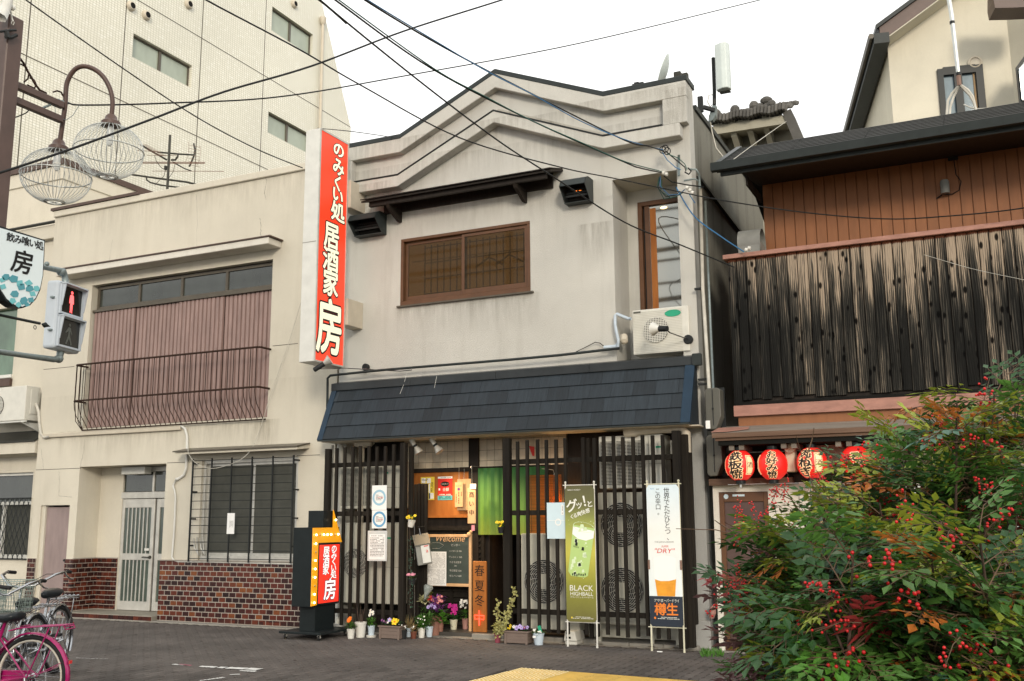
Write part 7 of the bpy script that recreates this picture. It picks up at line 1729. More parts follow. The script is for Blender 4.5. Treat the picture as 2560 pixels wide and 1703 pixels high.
# mailbox / newspaper holder
c = W(1057, 1375, 12.25); ml = thing('mailbox', 'tilted grey metal mailbox with a white label hanging beside the chalkboard', 'mailbox', c)
rx = Matrix.Rotation(radians(-9), 3, 'Y'); rz2 = Matrix.Rotation(radians(35), 3, 'Z'); AX = [rz2 @ rx @ Vector(v) for v in ((1, 0, 0), (0, 1, 0), (0, 0, 1))]
LP = lambda x, y, z: c + AX[0]*x+AX[1]*y+AX[2]*z
mb = MB(); mb.prism([LP(-.10, .07, -.20), LP(-.10, -.07, -.20), LP(-.10, -.07, .10), LP(-.10, .07, .20)], AX[0]*.20); mb.build('body', 'plastic_grey_light', ml, bevel=.006)
mb = MB(); mb.prism([LP(-.11, .08, .22), LP(-.11, -.10, .08), LP(-.11, -.10, .065), LP(-.11, .08, .205)], AX[0]*.22); mb.build('lid', 'plastic_grey', ml)
mb = MB(); mb.obox(LP(.03, -.085, -.05), AX, (.058, .012, .13)); mb.build('label_plate', 'white_metal', ml, bevel=.004)
mb = MB(); mb.obox(LP(.045, -.099, .05), AX, (.03, .001, .006)); put(mb, 'a', LP(.05, -.098, -.01), AX[0], AX[2], .08, lift=.003); mb.build('red_mark', 'red_print', ml)
mb = MB(); mb.tube([LP(0, .06, .2), LP(0, .08, .30)], .004, 4); mb.tube([W(1043, 1318, 12.3), W(1062, 1316, 12.3)], .005, 4); mb.build('hook', 'steel_cap', ml)
c = W(1068, 1478, 12.3); t = thing('glass_flask', 'clear glass cone hanging low beside the louvred wall', 'ornament', c); mb = MB(); mb.lathe([(.008, -.14), (.04, -.02), (.07, .06), (.05, .085), (.0, .09)], c, 12, (.35, 0, 1)); mb.build('glass', 'clear_glass', t, smooth=True)
mb = MB(); mb.tube([c+Vector((.02, 0, .08)), c+Vector((0, .04, .25))], .003, 4); mb.build('cord', 'wire_white', t)
c = W(1184, 1320, 12.7); t = thing('pink_card', 'tiny pink card at the foot of the hanging board', 'card', c); mb = MB(); mb.box(c.x-.03, c.x+.02, 12.69, 12.70, c.z-.04, c.z+.04); mb.build('card_sheet', 'petal_pink', t)
# ================================================================== POTS AND FLOWERS
def leaf_quad(mb, p, d, up, ln, w):
    d = d.normalized(); s = d.cross(up)
    if s.length < 1e-3: s = d.orthogonal()
    s.normalize(); n = s.cross(d)
    a = p; b = p+d*ln*.45+s*w/2+n*w*.12; c = p+d*ln; e = p+d*ln*.45-s*w/2+n*w*.12; m = p+d*ln*.5-n*w*.05
    mb.poly([a, b, m]); mb.poly([b, c, m]); mb.poly([c, e, m]); mb.poly([e, a, m])
def rdir(R, zmin=-.2):
    while True:
        v = Vector((R.uniform(-1, 1), R.uniform(-1, 1), R.uniform(zmin, 1)))
        if .2 < v.length < 1: return v.normalized()
def tuft(mb, c, r, h, n, R, ll=.04, lw=.018, low=0.0):
    for k in range(n):
        v = rdir(R); p = Vector(c)+Vector((v.x*r*R.uniform(.3, 1), v.y*r*R.uniform(.3, 1), low+h*R.random()))
        leaf_quad(mb, p, (v+Vector((0, 0, R.uniform(-.3, .5)))), Vector((0, 0, 1)), ll*R.uniform(.6, 1.3), lw*R.uniform(.7, 1.3))
def flower(parent, p, r, mat, R, petals=5, core='petal_yellow', face=None):
    mb = MB(); f = (face or Vector((R.uniform(-.4, .4), -1, R.uniform(.1, .8)))).normalized(); a = f.orthogonal().normalized(); b = f.cross(a)
    for k in range(petals):
        th = 2*pi*k/petals+R.random()*.3; d = a*cos(th)+b*sin(th); s_ = f.cross(d)
        q = [p+f*.004, p+d*r*.55+s_*r*.45+f*r*.25, p+d*r+f*r*.15, p+d*r*.55-s_*r*.45+f*r*.25]; mb.poly(q)
    mb.mat(1); mb.ball(p+f*r*.18, r*.22, 5, 3); return mb.build('flower', [mat, core], parent)
def pot(name, label, px, pyb, pyt, wpx, mat, kind='round', z=0.0, group='potted plants along the screens', Y=None, cat='potted plant'):
    b = G(px, pyb, z) if Y is None else Vector((X(px, pyb, Y), Y, z))
    k = b.dot(Vector((0, 0, 0)))
    depth = (b-Vector((0, 0, EYE))).dot(_d); w = wpx/FPX*depth; yc = b.y+w/2; c = Vector((b.x*yc/b.y, yc, z)); h = (pyb-pyt)/FPX*depth*1.02
    t = thing(name, label, cat, c, group=group)
    r = w/2; mb = MB(); mb.lathe([(r*.72, 0), (r*.94, h*.86), (r*1.0, h*.86), (r*1.02, h), (r*.90, h), (r*.86, h*.9)], c, 20, caps=True); mb.build('pot', mat, t, smooth='auto')
    mb = MB(); mb.lathe([(r*.88, h*.885), (r*.88, h*.90)], c, 14); mb.build('soil', 'soil', t)
    return t, c, r, h
RF = random.Random(77)
def green(t, c, r, h, n, mat='leaf_green', hh=.1, spread=1.0, ll=.045, lw=.02): mb = MB(); tuft(mb, c+Vector((0, 0, h*.9)), r*spread, hh, n, RF, ll, lw); mb.build('leaves', mat, t, kind='stuff')
def blooms(t, c, r, z0, z1, n, mat, size, petals=5, core='petal_yellow', sp=.8, front=True):
    for k in range(n):
        p = c+Vector((RF.uniform(-sp, sp)*r, -abs(RF.uniform(.2, .9))*r if front else RF.uniform(-.8, .8)*r, RF.uniform(z0, z1))); flower(t, p, size*RF.uniform(.85, 1.15), mat, RF, petals, core)
t, c, r, h = pot('flower_pot', 'small white pot with one big orange ranunculus, nearest the arrow sign', 877, 1598, 1575, 21, 'pot_white'); green(t, c, r, h, 90, hh=.09, spread=1.3); flower(t, c+Vector((.01, -.05, h+.125)), .05, 'petal_orange', RF, 9, 'petal_orange'); flower(t, c+Vector((.015, -.06, h+.12)), .032, 'petal_orange', RF, 7, 'petal_orange')
t, c, r, h = pot('flower_pot', 'larger white bucket pot with three bare twigs', 901, 1595.5, 1559, 30, 'pot_white')
mb = MB()
for dx, hh in ((-.05, .20), (-.005, .22), (.05, .20), (.02, .16)): mb.tube([c+Vector((dx*.5, 0, h*.9)), c+Vector((dx*.9, -.01, h+hh*.5)), c+Vector((dx*1.3, 0, h+hh))], [.005, .004, .002], 5)
mb.build('twig', 'bark', t)
t, c, r, h = pot('flower_pot', 'white and blue pot on a saucer with white daisies', 928, 1594, 1567, 19, 'pot_blue'); mb = MB(); mb.lathe([(r*1.25, .0), (r*1.35, .03), (r*1.2, .03)], c+Vector((0, 0, -.004)), 18); mb.build('saucer', 'pot_white', t, smooth='auto'); green(t, c, r, h, 110, 'leaf_fresh', hh=.12, spread=1.3, ll=.04, lw=.012); blooms(t, c, r, h+.14, h+.23, 5, 'petal_white', .024, 8, sp=1.0)
# rectangular planters
def planter(label, pxa, pxb, pyb, pyt, Y=None):
    a, b = G(pxa, pyb), G(pxb, pyb); Yp_ = (a.y+b.y)/2; x0, x1 = a.x, b.x; hh = (pyb-pyt)/FPX*((a-Vector((0, 0, EYE))).dot(_d)); t = thing('planter_box', label, 'planter', ((x0+x1)/2, Yp_+.09, 0), group='brown planter boxes')
    w = .17; mb = MB(); n = 4; hb = hh-.022
    for k in range(3):
        z = .012+(hb-.012)*k/3; mb.box(x0+.025, x1-.025, Yp_, Yp_+.01, z, z+hb/3-.006); mb.box(x0+.02, x0+.03, Yp_+.01, Yp_+w, z, z+hb/3-.006); mb.box(x1-.03, x1-.02, Yp_+.01, Yp_+w, z, z+hb/3-.006)
    mb.box(x0+.032, x1-.032, Yp_+.012, Yp_+w, .01, hb-.01); mb.box(x0+.02, x0+.05, Yp_-.006, Yp_-.001, 0, hb); mb.box(x1-.05, x1-.02, Yp_-.006, Yp_-.001, 0, hb); mb.build('trough', 'pot_brown', t)
    mb = MB(); mb.box(x0, x1, Yp_-.015, Yp_+w+.01, hb, hh); mb.build('rim', 'pot_brown', t, bevel=.004); mb = MB(); mb.box(x0+.02, x1-.02, Yp_, Yp_+w, hh-.001, hh+.004); mb.build('soil', 'soil', t)
    return t, x0, x1, Yp_, hh
t, x0, x1, yp_, hh = planter('brown planter box with yellow, white and violet flowers, left of the entrance', 937, 1009, 1598.5, 1566)
mb = MB()
for k in range(7): tuft(mb, (x0+.06+k*(x1-x0-.12)/6, yp_+.07, hh), .05, .05, 30, RF, .035, .016)
mb.build('leaves', 'leaf_dark', t, kind='stuff')
flower(t, Vector((X(984, 1560, yp_), yp_+.03, hh+.055)), .055, 'petal_yellow', RF, 6, 'petal_orange'); flower(t, Vector((X(992, 1557, yp_), yp_+.04, hh+.07)), .02, 'petal_yellow', RF); flower(t, Vector((X(970, 1556, yp_), yp_+.04, hh+.075)), .032, 'petal_lilac', RF, 5); flower(t, Vector((X(968, 1563, yp_), yp_+.02, hh+.04)), .02, 'petal_white', RF)
for px in (950, 955, 960): flower(t, Vector((X(px, 1560, yp_), yp_+.05, hh+.04+.012*(px % 3))), .022, 'petal_purple', RF)
t, c, r, h = pot('flower_pot', 'small black pot with tiny white blossom beside the brown planter', 1008, 1599, 1577, 20, 'pot_black'); green(t, c, r, h, 60, 'leaf_dark', hh=.06, spread=1.2, ll=.03, lw=.01); blooms(t, c, r, h+.02, h+.08, 9, 'petal_white', .010, 5)
t, c, r, h = pot('flower_pot', 'light blue pot with a red carnation and straw coloured grass', 1022, 1593.5, 1572, 20, 'pot_blue')
mb = MB(); 
for k in range(60): p = c+Vector((RF.uniform(-.5, .6)*r, RF.uniform(-.6, .4)*r, h*.9)); d = Vector((RF.uniform(-.5, .9), RF.uniform(-.6, .2), 1.2)); leaf_quad(mb, p, d, Vector((0, 1, 0)), RF.uniform(.10, .22), .007)
mb.build('grass_blades', 'leaf_straw', t, kind='stuff'); green(t, c+Vector((-.06, 0, 0)), r, h, 90, 'leaf_bluegreen', hh=.18, spread=1.0, ll=.05, lw=.01); flower(t, c+Vector((-.07, -.04, h+.24)), .026, 'petal_red', RF, 9, 'petal_red')
t, c, r, h = pot('flower_pot', 'small rust brown pot with pale variegated leaves', 1034, 1598, 1581, 17, 'pot_rust'); green(t, c, r, h, 70, 'leaf_straw', hh=.08, spread=1.2); blooms(t, c, r, h+.03, h+.09, 5, 'petal_white', .012)
t, c, r, h = pot('flower_pot', 'white pot with bushy green alyssum, second from the big terracotta pot', 1053.5, 1596, 1573, 20, 'pot_white'); green(t, c, r, h, 220, 'leaf_fresh', hh=.16, spread=1.7); blooms(t, c, r, h+.06, h+.17, 10, 'petal_white', .012, 5, sp=1.5)
t, c, r, h = pot('flower_pot', 'pale blue pot with green foliage beside the big terracotta pot', 1073, 1593.6, 1569, 20, 'pot_blue'); green(t, c, r, h, 160, 'leaf_green', hh=.18, spread=1.3)
t, c, r, h = pot('flower_pot', 'big terracotta pot with a cream ornamental cabbage and purple flowers', 1087, 1590, 1546, 33, 'pot_terracotta', z=.0); green(t, c+Vector((-.08, -.03, 0)), r, h, 220, 'leaf_green', hh=.16, spread=1.5); 
mb = MB(); cc = c+Vector((-.14, -.05, h+.22))
for k in range(120): v = rdir(RF, -.3); leaf_quad(mb, cc+v*.03, v+Vector((0, -.2, .2)), Vector((0, 0, 1)), RF.uniform(.05, .105), .06)
mb.build('cabbage_head', 'cabbage_cream', t, kind='stuff'); mb = MB(); tuft(mb, c+Vector((-.14, 0, h+.28)), .07, .06, 50, RF, .05, .03); mb.build('cabbage_heart', 'leaf_lime', t, kind='stuff')
mb = MB(); tuft(mb, c+Vector((.06, -.05, h+.06)), .13, .22, 190, RF, .05, .03); mb.build('purple_leaves', 'petal_purple', t, kind='stuff')
for k in range(5): flower(t, c+Vector((.02+RF.uniform(-.06, .06), -.14, h+.13+RF.uniform(-.03, .06))), .03, 'petal_lilac', RF, 6, 'petal_purple')
blooms(t, c+Vector((-.04, 0, 0)), .05, h+.22, h+.27, 3, 'petal_red', .035, 7, 'petal_red')
t, c, r, h = pot('flower_pot', 'orange clay pot with salmon geranium flowers and round leaves', 1101, 1580, 1552, 18, 'pot_terracotta', z=.05); green(t, c+Vector((.07, -.08, -.03)), r, h, 26, 'leaf_fresh', hh=.2, spread=1.0, ll=.10, lw=.09); blooms(t, c+Vector((0, -.05, 0)), .09, h+.22, h+.33, 12, 'petal_salmon', .024, 5, 'petal_white')
t, c, r, h = pot('flower_pot', 'cream pot with magenta cyclamen', 1134, 1575, 1551, 21, 'pot_cream', z=.05); green(t, c, r, h, 60, 'leaf_dark', hh=.06, spread=1.2, ll=.06, lw=.045); blooms(t, c, r, h+.08, h+.20, 18, 'petal_magenta', .030, 4, 'petal_magenta', sp=1.0)
mb = MB(); mb.tube([c+Vector((-.01, -r*.92, h*.55)), c+Vector((-.015, -r*.90, h*.35)), c+Vector((.015, -r*.88, h*.35))], .003, 4); mb.build('pot_mark', 'ink', t)
t, c, r, h = pot('flower_pot', 'dusty pink pot with white cyclamen beside the timber board', 1164, 1574, 1548, 20, 'pot_pink', z=.05); green(t, c, r, h, 130, 'leaf_green', hh=.12, spread=1.6, ll=.05, lw=.03); blooms(t, c, r, h+.13, h+.25, 13, 'petal_white', .024, 4, 'petal_white', sp=1.1)
t, c, r, h = pot('flower_pot', 'maroon pot with pale ivy climbing the right screen post', 1244, 1608, 1584, 18, 'pot_maroon'); green(t, c, r, h, 70, 'leaf_ivy', hh=.12, spread=1.4, ll=.05, lw=.04)
mb = MB(); vin = MB()
for P in (((1242, 1580), (1250, 1560), (1243, 1530), (1248, 1500)), ((1250, 1582), (1262, 1560), (1270, 1535), (1278, 1510), (1288, 1490), (1284, 1470)), ((1246, 1590), (1258, 1575), (1266, 1555), (1262, 1530))):
    pts = [W(*p, 12.02) for p in P]; vin.tube(pts, .003, 4)
    for a, b in zip(pts[:-1], pts[1:]):
        for k in range(22): p = a+(b-a)*RF.random()+Vector((RF.uniform(-.03, .03), RF.uniform(-.03, .02), RF.uniform(-.02, .02))); v = rdir(RF, -.8); leaf_quad(mb, p, v, Vector((0, -1, .3)), .04, .032)
mb.build('ivy_leaves', 'leaf_ivy', t, kind='stuff'); vin.build('vine', 'twig_red', t)
t, x0, x1, yp_, hh = planter('brown planter box with yellow, white and violet pansies, right of the entrance', 1251, 1329, 1610.5, 1579)
mb = MB()
for k in range(8): tuft(mb, (x0+.06+k*(x1-x0-.12)/7, yp_+.07, hh), .05, .03, 30, RF, .032, .016)
mb.build('leaves', 'leaf_dark', t, kind='stuff')
for px, m_, s_ in ((1270, 'petal_yellow', .035), (1274, 'petal_yellow', .026), (1281, 'petal_white', .026), (1290, 'petal_lilac', .036), (1298, 'petal_lilac', .036), (1303, 'petal_lilac', .03), (1310, 'petal_purple', .03), (1315, 'petal_lilac', .03), (1286, 'petal_white', .02)): flower(t, Vector((X(px, 1572, yp_), yp_+RF.uniform(.0, .06), hh+RF.uniform(.03, .06))), s_, m_, RF, 5, 'petal_purple' if m_ != 'petal_purple' else 'petal_yellow')
t, c, r, h = pot('flower_pot', 'white blue pot with a plant tag and a green peg at the right planter', 1347, 1614, 1586, 29, 'pot_blue'); green(t, c, r, h, 110, 'leaf_green', hh=.03, spread=1.2, ll=.035, lw=.012); blooms(t, c, r, h+.01, h+.05, 8, 'petal_white', .013)
mb = MB(); mb.box(c.x-.05, c.x-.01, c.y-r-.002, c.y-r+.004, h*.62, h*.80); mb.build('paper_label', 'paper_white', t); mb = MB(); mb.obox(c+Vector((.03, -.03, h+.05)), (Vector((1, 0, .3)), Vector((0, 1, 0)), Vector((-.3, 0, 1))), (.022, .008, .045)); mb.build('green_peg', 'green_print', t, bevel=.004)
# hanging pots on the slats
def hpot(label, px, py, w, h_, mat, Y, flw, fm, tilt=0): 
    c = W(px, py, Y); t = thing('hanging_pot', label, 'potted plant', c, group='flower pots hung on the slats'); mb = MB(); mb.lathe([(w*.33, -h_), (w*.46, -h_*.12), (w*.5, -h_*.12), (w*.5, 0), (w*.42, 0)], c, 16, (tilt, 0, 1)); mb.build('pot', mat, t, smooth='auto')
    mb = MB(); tuft(mb, c, w*.5, .04, 60, RF, .035, .02); mb.build('leaves', 'leaf_green', t, kind='stuff')
    for k in range(flw): flower(t, c+Vector((RF.uniform(-.45, .45)*w, RF.uniform(-.5, 0)*w, RF.uniform(.02, .07))), .025, fm, RF, 6, 'petal_orange' if fm == 'petal_yellow' else fm)
    mb = MB(); mb.tube([c+Vector((-w*.5, 0, -.02)), c+Vector((-w*.3, .06, .0)), c+Vector((w*.3, .06, .0)), c+Vector((w*.5, 0, -.02))], .004, 4); mb.tube([c+Vector((0, .06, 0)), c+Vector((0, .08, -.55))], .004, 4); mb.build('holder', 'steel_cap', t)
hpot('white lattice pot with yellow flowers hung high on the left screen', 1030, 1300, .115, .10, 'pot_white', 12.10, 6, 'petal_yellow', .25)
hpot('dark pot with pink flowers hung below the white lattice pot', 1030, 1446, .11, .09, 'plastic_dark', 12.10, 6, 'petal_pink')
hpot('black pot with yellow flowers on the left post of the right screen', 1252, 1318, .09, .08, 'pot_black', 12.02, 6, 'petal_yellow')
t = thing('trailing_vine', 'thin trailing vine hanging on the left screen post between two pots', 'vine', W(1025, 1380, 12.06)); mb = MB()
for k in range(120): p = W(1026+RF.uniform(-4, 6), RF.uniform(1340, 1520), 12.06+RF.uniform(-.03, .03)); leaf_quad(mb, p, rdir(RF, -.9), Vector((0, -1, 0)), .022, .012)
mb.build('leaves', 'leaf_bluegreen', t, kind='stuff'); mb = MB(); mb.tube([W(1024, 1320, 12.06), W(1027, 1400, 12.06), W(1024, 1520, 12.06)], .003, 4); mb.build('stem', 'bark', t)
t = thing('weed_tuft', 'low fresh green weeds at the foot of the brown door', 'weeds', G(1785, 1640)); mb = MB(); mb.v = []; 
for k in range(150): p = G(RF.uniform(1755, 1808), RF.uniform(1633, 1645)); leaf_quad(mb, p, Vector((RF.uniform(-.6, .6), RF.uniform(-.6, .2), 1)), Vector((0, 1, 0)), RF.uniform(.04, .10), .010)
mb.build('weed_blades', 'leaf_fresh', t, kind='stuff')
mb = MB(); c = G(1650, 1633); mb.box(c.x-.035, c.x+.03, c.y-.008, c.y+.008, .012, .022); tag(mb.build('paper_scrap', 'paper_white'), 'tiny scrap of white litter on the paving before the beer banner', 'litter')
c = W(1781, 1531, 12.38); t = thing('wall_light_stub', 'weathered pale stub on the white strip left of the brown door', 'fitting', c); mb = MB(); mb.lathe([(.03, -.07), (.045, .0), (.035, .06), (.02, .08)], c, 8, (.3, -.3, 1)); mb.build('stub', 'pot_pink', t)
# ================================================================== STREET LAMP (left)
def lampD(px, py, dd=8.0): return D(px, py, dd)
lp0 = lampD(162, 262); st = thing('street_lamp', 'brown street lamp post at the left edge with scrollwork and two round wire globes', 'street lamp', (lp0.x, lp0.y, 0))
xp = lp0.x; yl_ = lp0.y; q = ray(6, 300); yp_ = xp*q.y/q.x
mb = MB(); mb.box(xp-.065, xp+.065, yp_-.065, yp_+.065, 0, WX(30, 48, xp).z); mb.build('post', 'brown_post_paint', st, bevel=.008)
zA, zB = lampD(162, 267).z, lampD(160, 305).z
for z in (zA, zB): mb = MB(); mb.box(xp-.024, xp+.024, yp_+.065, yl_-.02, z-.027, z+.027); mb.build('arm', 'brown_post_paint', st, bevel=.004)
# swan neck in a plane facing the camera
r8 = Vector((cos(YAW+.0), sin(YAW), 0))
def LD(px, py): p = lampD(px, py); return p
neck = [LD(*p) for p in ((147, 372), (155, 318), (163, 262), (166, 215), (175, 190), (190, 172), (210, 166), (235, 173), (258, 192), (274, 220), (281, 250), (280, 280), (277, 300))]
mb = MB(); mb.tube(spl(neck), .019, 10); mb.build('swan_neck', 'brown_post_paint', st, smooth=True)
def globe(px, py, ptop, label=None):
    c = LD(px, py); rr = 82.5/FPX*8.0; top = LD(*ptop)
    mb = MB(); mb.lathe([(.028, .075), (.045, .055), (.050, .03), (.075, .01), (.078, -.02)], top+Vector((0, 0, 0)), 16); cap = mb.build('cap', 'brown_post_paint', st, smooth='auto')
    tz = top.z-.02; bz = LD(px-3, py+71).z; H_ = tz-bz; cz = (tz+bz)/2; cx_, cy_ = top.x, top.y
    cage = MB(); n = 40
    def prof(u):   # u 0 top .. 1 bottom
        th = pi*(.07+.86*u); return rr*sin(th), cz+(H_/2)*cos(th)/cos(pi*.07)
    for k in range(n):
        a = 2*pi*k/n; P = []
        for j in range(13): r_, z_ = prof(j/12); P.append((cx_+cos(a)*r_, cy_+sin(a)*r_, z_))
        cage.tube(P, .0023, 4)
    for u, rad in ((.5, .0055), (.0, .005), (.97, .005), (1.0, .004)):
        r_, z_ = prof(u); cage.tube([(cx_+cos(a)*r_, cy_+sin(a)*r_, z_) for a in [2*pi*j/32 for j in range(32)]], rad, 4, closed=True)
    g = cage.build('wire_globe', 'steel_thin', st, smooth=True)
    mb = MB(); 
    for j in range(0, 12): r_ = prof(1.0)[0]*(1-j/12); 
    rb, zb_ = prof(1.0); n2 = 20
    for j in range(n2): a = 2*pi*j/n2; mb.bar((cx_+cos(a)*rb, cy_+sin(a)*rb, zb_), (cx_+cos(a)*rb*.1, cy_+sin(a)*rb*.1, zb_-.002), .002, .002)
    mb.build('bottom_mesh', 'steel_thin', g)
    mb = MB(); mb.lathe([(.022, -.02), (.026, -.05), (.026, -.10), (.024, -.11), (.024, -.17), (.012, -.19)], (cx_, cy_, tz+.02), 14); mb.build('bulb', 'clear_plastic', g, smooth='auto')
    mb = MB(); mb.lathe([(.027, -.125), (.027, -.137)], (cx_, cy_, tz+.02), 14); mb.build('bulb_ring', 'white_metal', g)
globe(147, 443, (146, 371)); globe(272, 380, (277, 309))
# scrollwork above the arm, scrolls in the plane of the arms
mb = MB()
def arc(mb, P, w=.02, t_=.006):
    P = [WX(x/3.015, y/3.015, xp) for x, y in P]
    Q = []
    for i in range(len(P)-1):
        for k in range(4): Q.append(P[i]+(P[i+1]-P[i])*k/4)
    Q.append(P[-1]); mb.tube(P, [w*.45]*len(P), 6)
arc(mb, ((80, 415), (115, 412), (150, 440), (180, 480), (210, 540), (240, 590), (268, 640), (300, 680), (350, 705))); arc(mb, ((125, 490), (160, 485), (200, 510), (218, 555), (210, 595), (180, 620)), .014); arc(mb, ((225, 588), (255, 600), (272, 635), (262, 665), (235, 655), (205, 640)), .014)
arc(mb, ((400, 695), (430, 685), (460, 695), (480, 730), (486, 760)), .016); arc(mb, ((70, 545), (90, 590), (130, 625)), .02); mb.build('scrollwork', 'rust_iron', st, smooth=True)
mb = MB(); V = lambda x, y: WX(x/3.015, y/3.015, xp+.09)
mb.tube([V(0, 130), V(40, 60), V(60, 0), V(70, -60)], [.05, .04, .035, .03], 8); 
for p in ((50, 22), (75, 40), (40, 50), (95, 60)): mb.ball(V(*p), .022, 7, 5)
mb.tube([V(75, 60), V(90, 140), V(98, 160)], .006, 5); mb.tube([V(95, 150), V(108, 170), V(100, 190), V(85, 175), V(95, 150)], .004, 4); mb.build('insulator_cluster', 'pot_white', st, smooth=True)
mb = MB(); mb.tube([V(0, 240), V(50, 232), V(120, 228)], .010, 5); mb.tube([V(40, 280), V(80, 285), V(125, 265)], .014, 5); mb.tube([V(45, 235), V(55, 285)], .02, 5); mb.build('clamp', 'dark_metal', st)
mb = MB(); V2 = lambda x, y: WX(x/3.015, y/3.015, xp)
mb.ball(V2(440, 765), .022, 7, 5); mb.ball(V2(470, 772), .02, 7, 5); mb.tube([V2(490, 775), V2(515, 777)], .012, 6); mb.tube([V2(410, 790), V2(420, 850), V2(440, 890), V2(500, 905), V2(550, 870), V2(600, 790)], .003, 4); mb.tube([V2(320, 815), V2(380, 790)], .010, 5); mb.build('wire_clamp', 'galvanised', st)
# ================================================================== HANGING SIGN (white shield shape with teal mosaic)
XS = -6.30
hs = thing('hanging_sign', 'white shield shaped hanging sign lettered 飲み喰い処 房 with a teal broken tile pattern', 'sign', WX(60, 640, XS))
def S_(px, py): return WX(px, py, XS)
P = [(-6, 563), (112, 600), (111, 640), (108, 690), (101, 725), (90, 748), (75, 764), (55, 771), (35, 766), (15, 752), (0, 728), (-7, 700)]
mb = MB(); mb.prism([S_(*p) for p in P], (-.09, 0, 0)); mb.build('casing', 'black_paint', hs)
Pi = [(-4, 569), (109.5, 603), (108, 640), (105.5, 690), (99, 722), (88, 745), (74, 760), (55, 767), (36, 762), (17, 748), (2, 725), (-5, 698)]
mb = MB(); mb.prism([S_(*p)+Vector((.004, 0, 0)) for p in Pi], (-.006, 0, 0)); mb.build('face', 'sign_face_pale', hs)
mb = MB()
for ch, px, py in (('飲', 25, 594), ('み', 44, 599), ('喰', 63, 604), ('い', 81, 609), ('処', 98, 614)): put(mb, ch, S_(px, py)+Vector((.006, 0, 0)), Vector((0, 1, 0)), UZ, .070, off=.02, lift=.001)
put(mb, '房', S_(54, 656)+Vector((.006, 0, 0)), Vector((0, 1, 0)), UZ, .185, off=.02, lift=.001, wide=1.0, skew=.12); mb.build('lettering', 'ink', hs)
R6 = random.Random(8)
for k, (x, y, s_) in enumerate(((4, 700, 8), (13, 693, 9), (6, 717, 8), (32, 698, 11), (48, 708, 9), (52, 718, 11), (70, 708, 9), (72, 722, 9), (90, 722, 8), (36, 735, 10), (30, 752, 8), (58, 752, 10), (80, 735, 8), (76, 750, 9), (45, 762, 7), (66, 762, 7))):
    n = R6.choice((4, 5, 6)); a0 = R6.random(); Pm = []
    for j in range(n): a = a0+2*pi*j/n; rr = s_*R6.uniform(.95, 1.25); Pm.append(S_(x+cos(a)*rr, y+sin(a)*rr*.9)+Vector((.0045, 0, 0)))
    mb = MB(); mb.prism(Pm[::-1], (.003, 0, 0)); mb.build('mosaic_piece', 'teal_glass' if k % 2 else 'teal_light', hs)
mb = MB(); xr_ = XS-.05; q1 = ray(20, 800); 
def T_(px, py, xx=XS-.05): return WX(px, py, xx)
mb.tube([T_(-60, 768), T_(0, 788), T_(100, 809)], .011, 6); h0 = T_(100, 809); h1 = T_(124, 816); mb.lathe([(.002, -.03), (.022, 0), (.012, .02), (.001, .05)], (h0+h1)/2, 8, (h1-h0)); mb.tube([T_(88, 812)+Vector((0, .012*cos(a), -.02+.014*sin(a))) for a in [2*pi*j/10 for j in range(11)]], .003, 5)
mb.build('iron_rod', 'black_paint', hs, smooth='auto')
mb = MB(); a_, b_ = S_(-6, 600)+Vector((-.05, 0, 0)), Vector((xp, yp_, S_(-6, 600).z)); mb.bar(Vector((a_.x, a_.y-.3, a_.z)), a_, .03, .03); mb.bar(Vector((a_.x, a_.y-.3, a_.z)), Vector((xp, yp_-.08, a_.z)), .03, .03); mb.build('arm', 'black_paint', hs)
# ================================================================== PEDESTRIAN SIGNAL
rot = radians(14.7); hd = Vector((-sin(rot), cos(rot), 0)); nd = Vector((cos(rot), sin(rot), 0)); dS = 10.0
o0 = D(168, 790, dS)
def SG(px, py, off=0.0):
    o = o0+nd*off; q = ray(px, py); t = (o-Vector((0, 0, EYE))).dot(nd)/q.dot(nd); return Vector((0, 0, EYE))+q*t
sg = thing('pedestrian_signal', 'pale blue grey pedestrian signal with a lit red standing figure above a dark walking figure', 'traffic signal', o0, rz=0)
a, b = SG(141, 790), SG(207, 790); wS = (b-a).dot(hd); zt, zb = SG(160, 703).z, SG(160, 876).z; ctr = (a+b)/2
def SL(u, z, d): return Vector((ctr.x, ctr.y, 0))+hd*u+nd*d+Vector((0, 0, z))
mb = MB(); mb.prism([SL(-wS/2, zb, 0), SL(wS/2, zb, 0), SL(wS/2, zt, 0), SL(-wS/2, zt, 0)], nd*-.14); mb.build('housing', 'signal_body', sg, bevel=.03, segs=3)
zm_ = (zt+zb)/2; hh = (zt-zb)/2-.035; hw_ = wS/2-.035
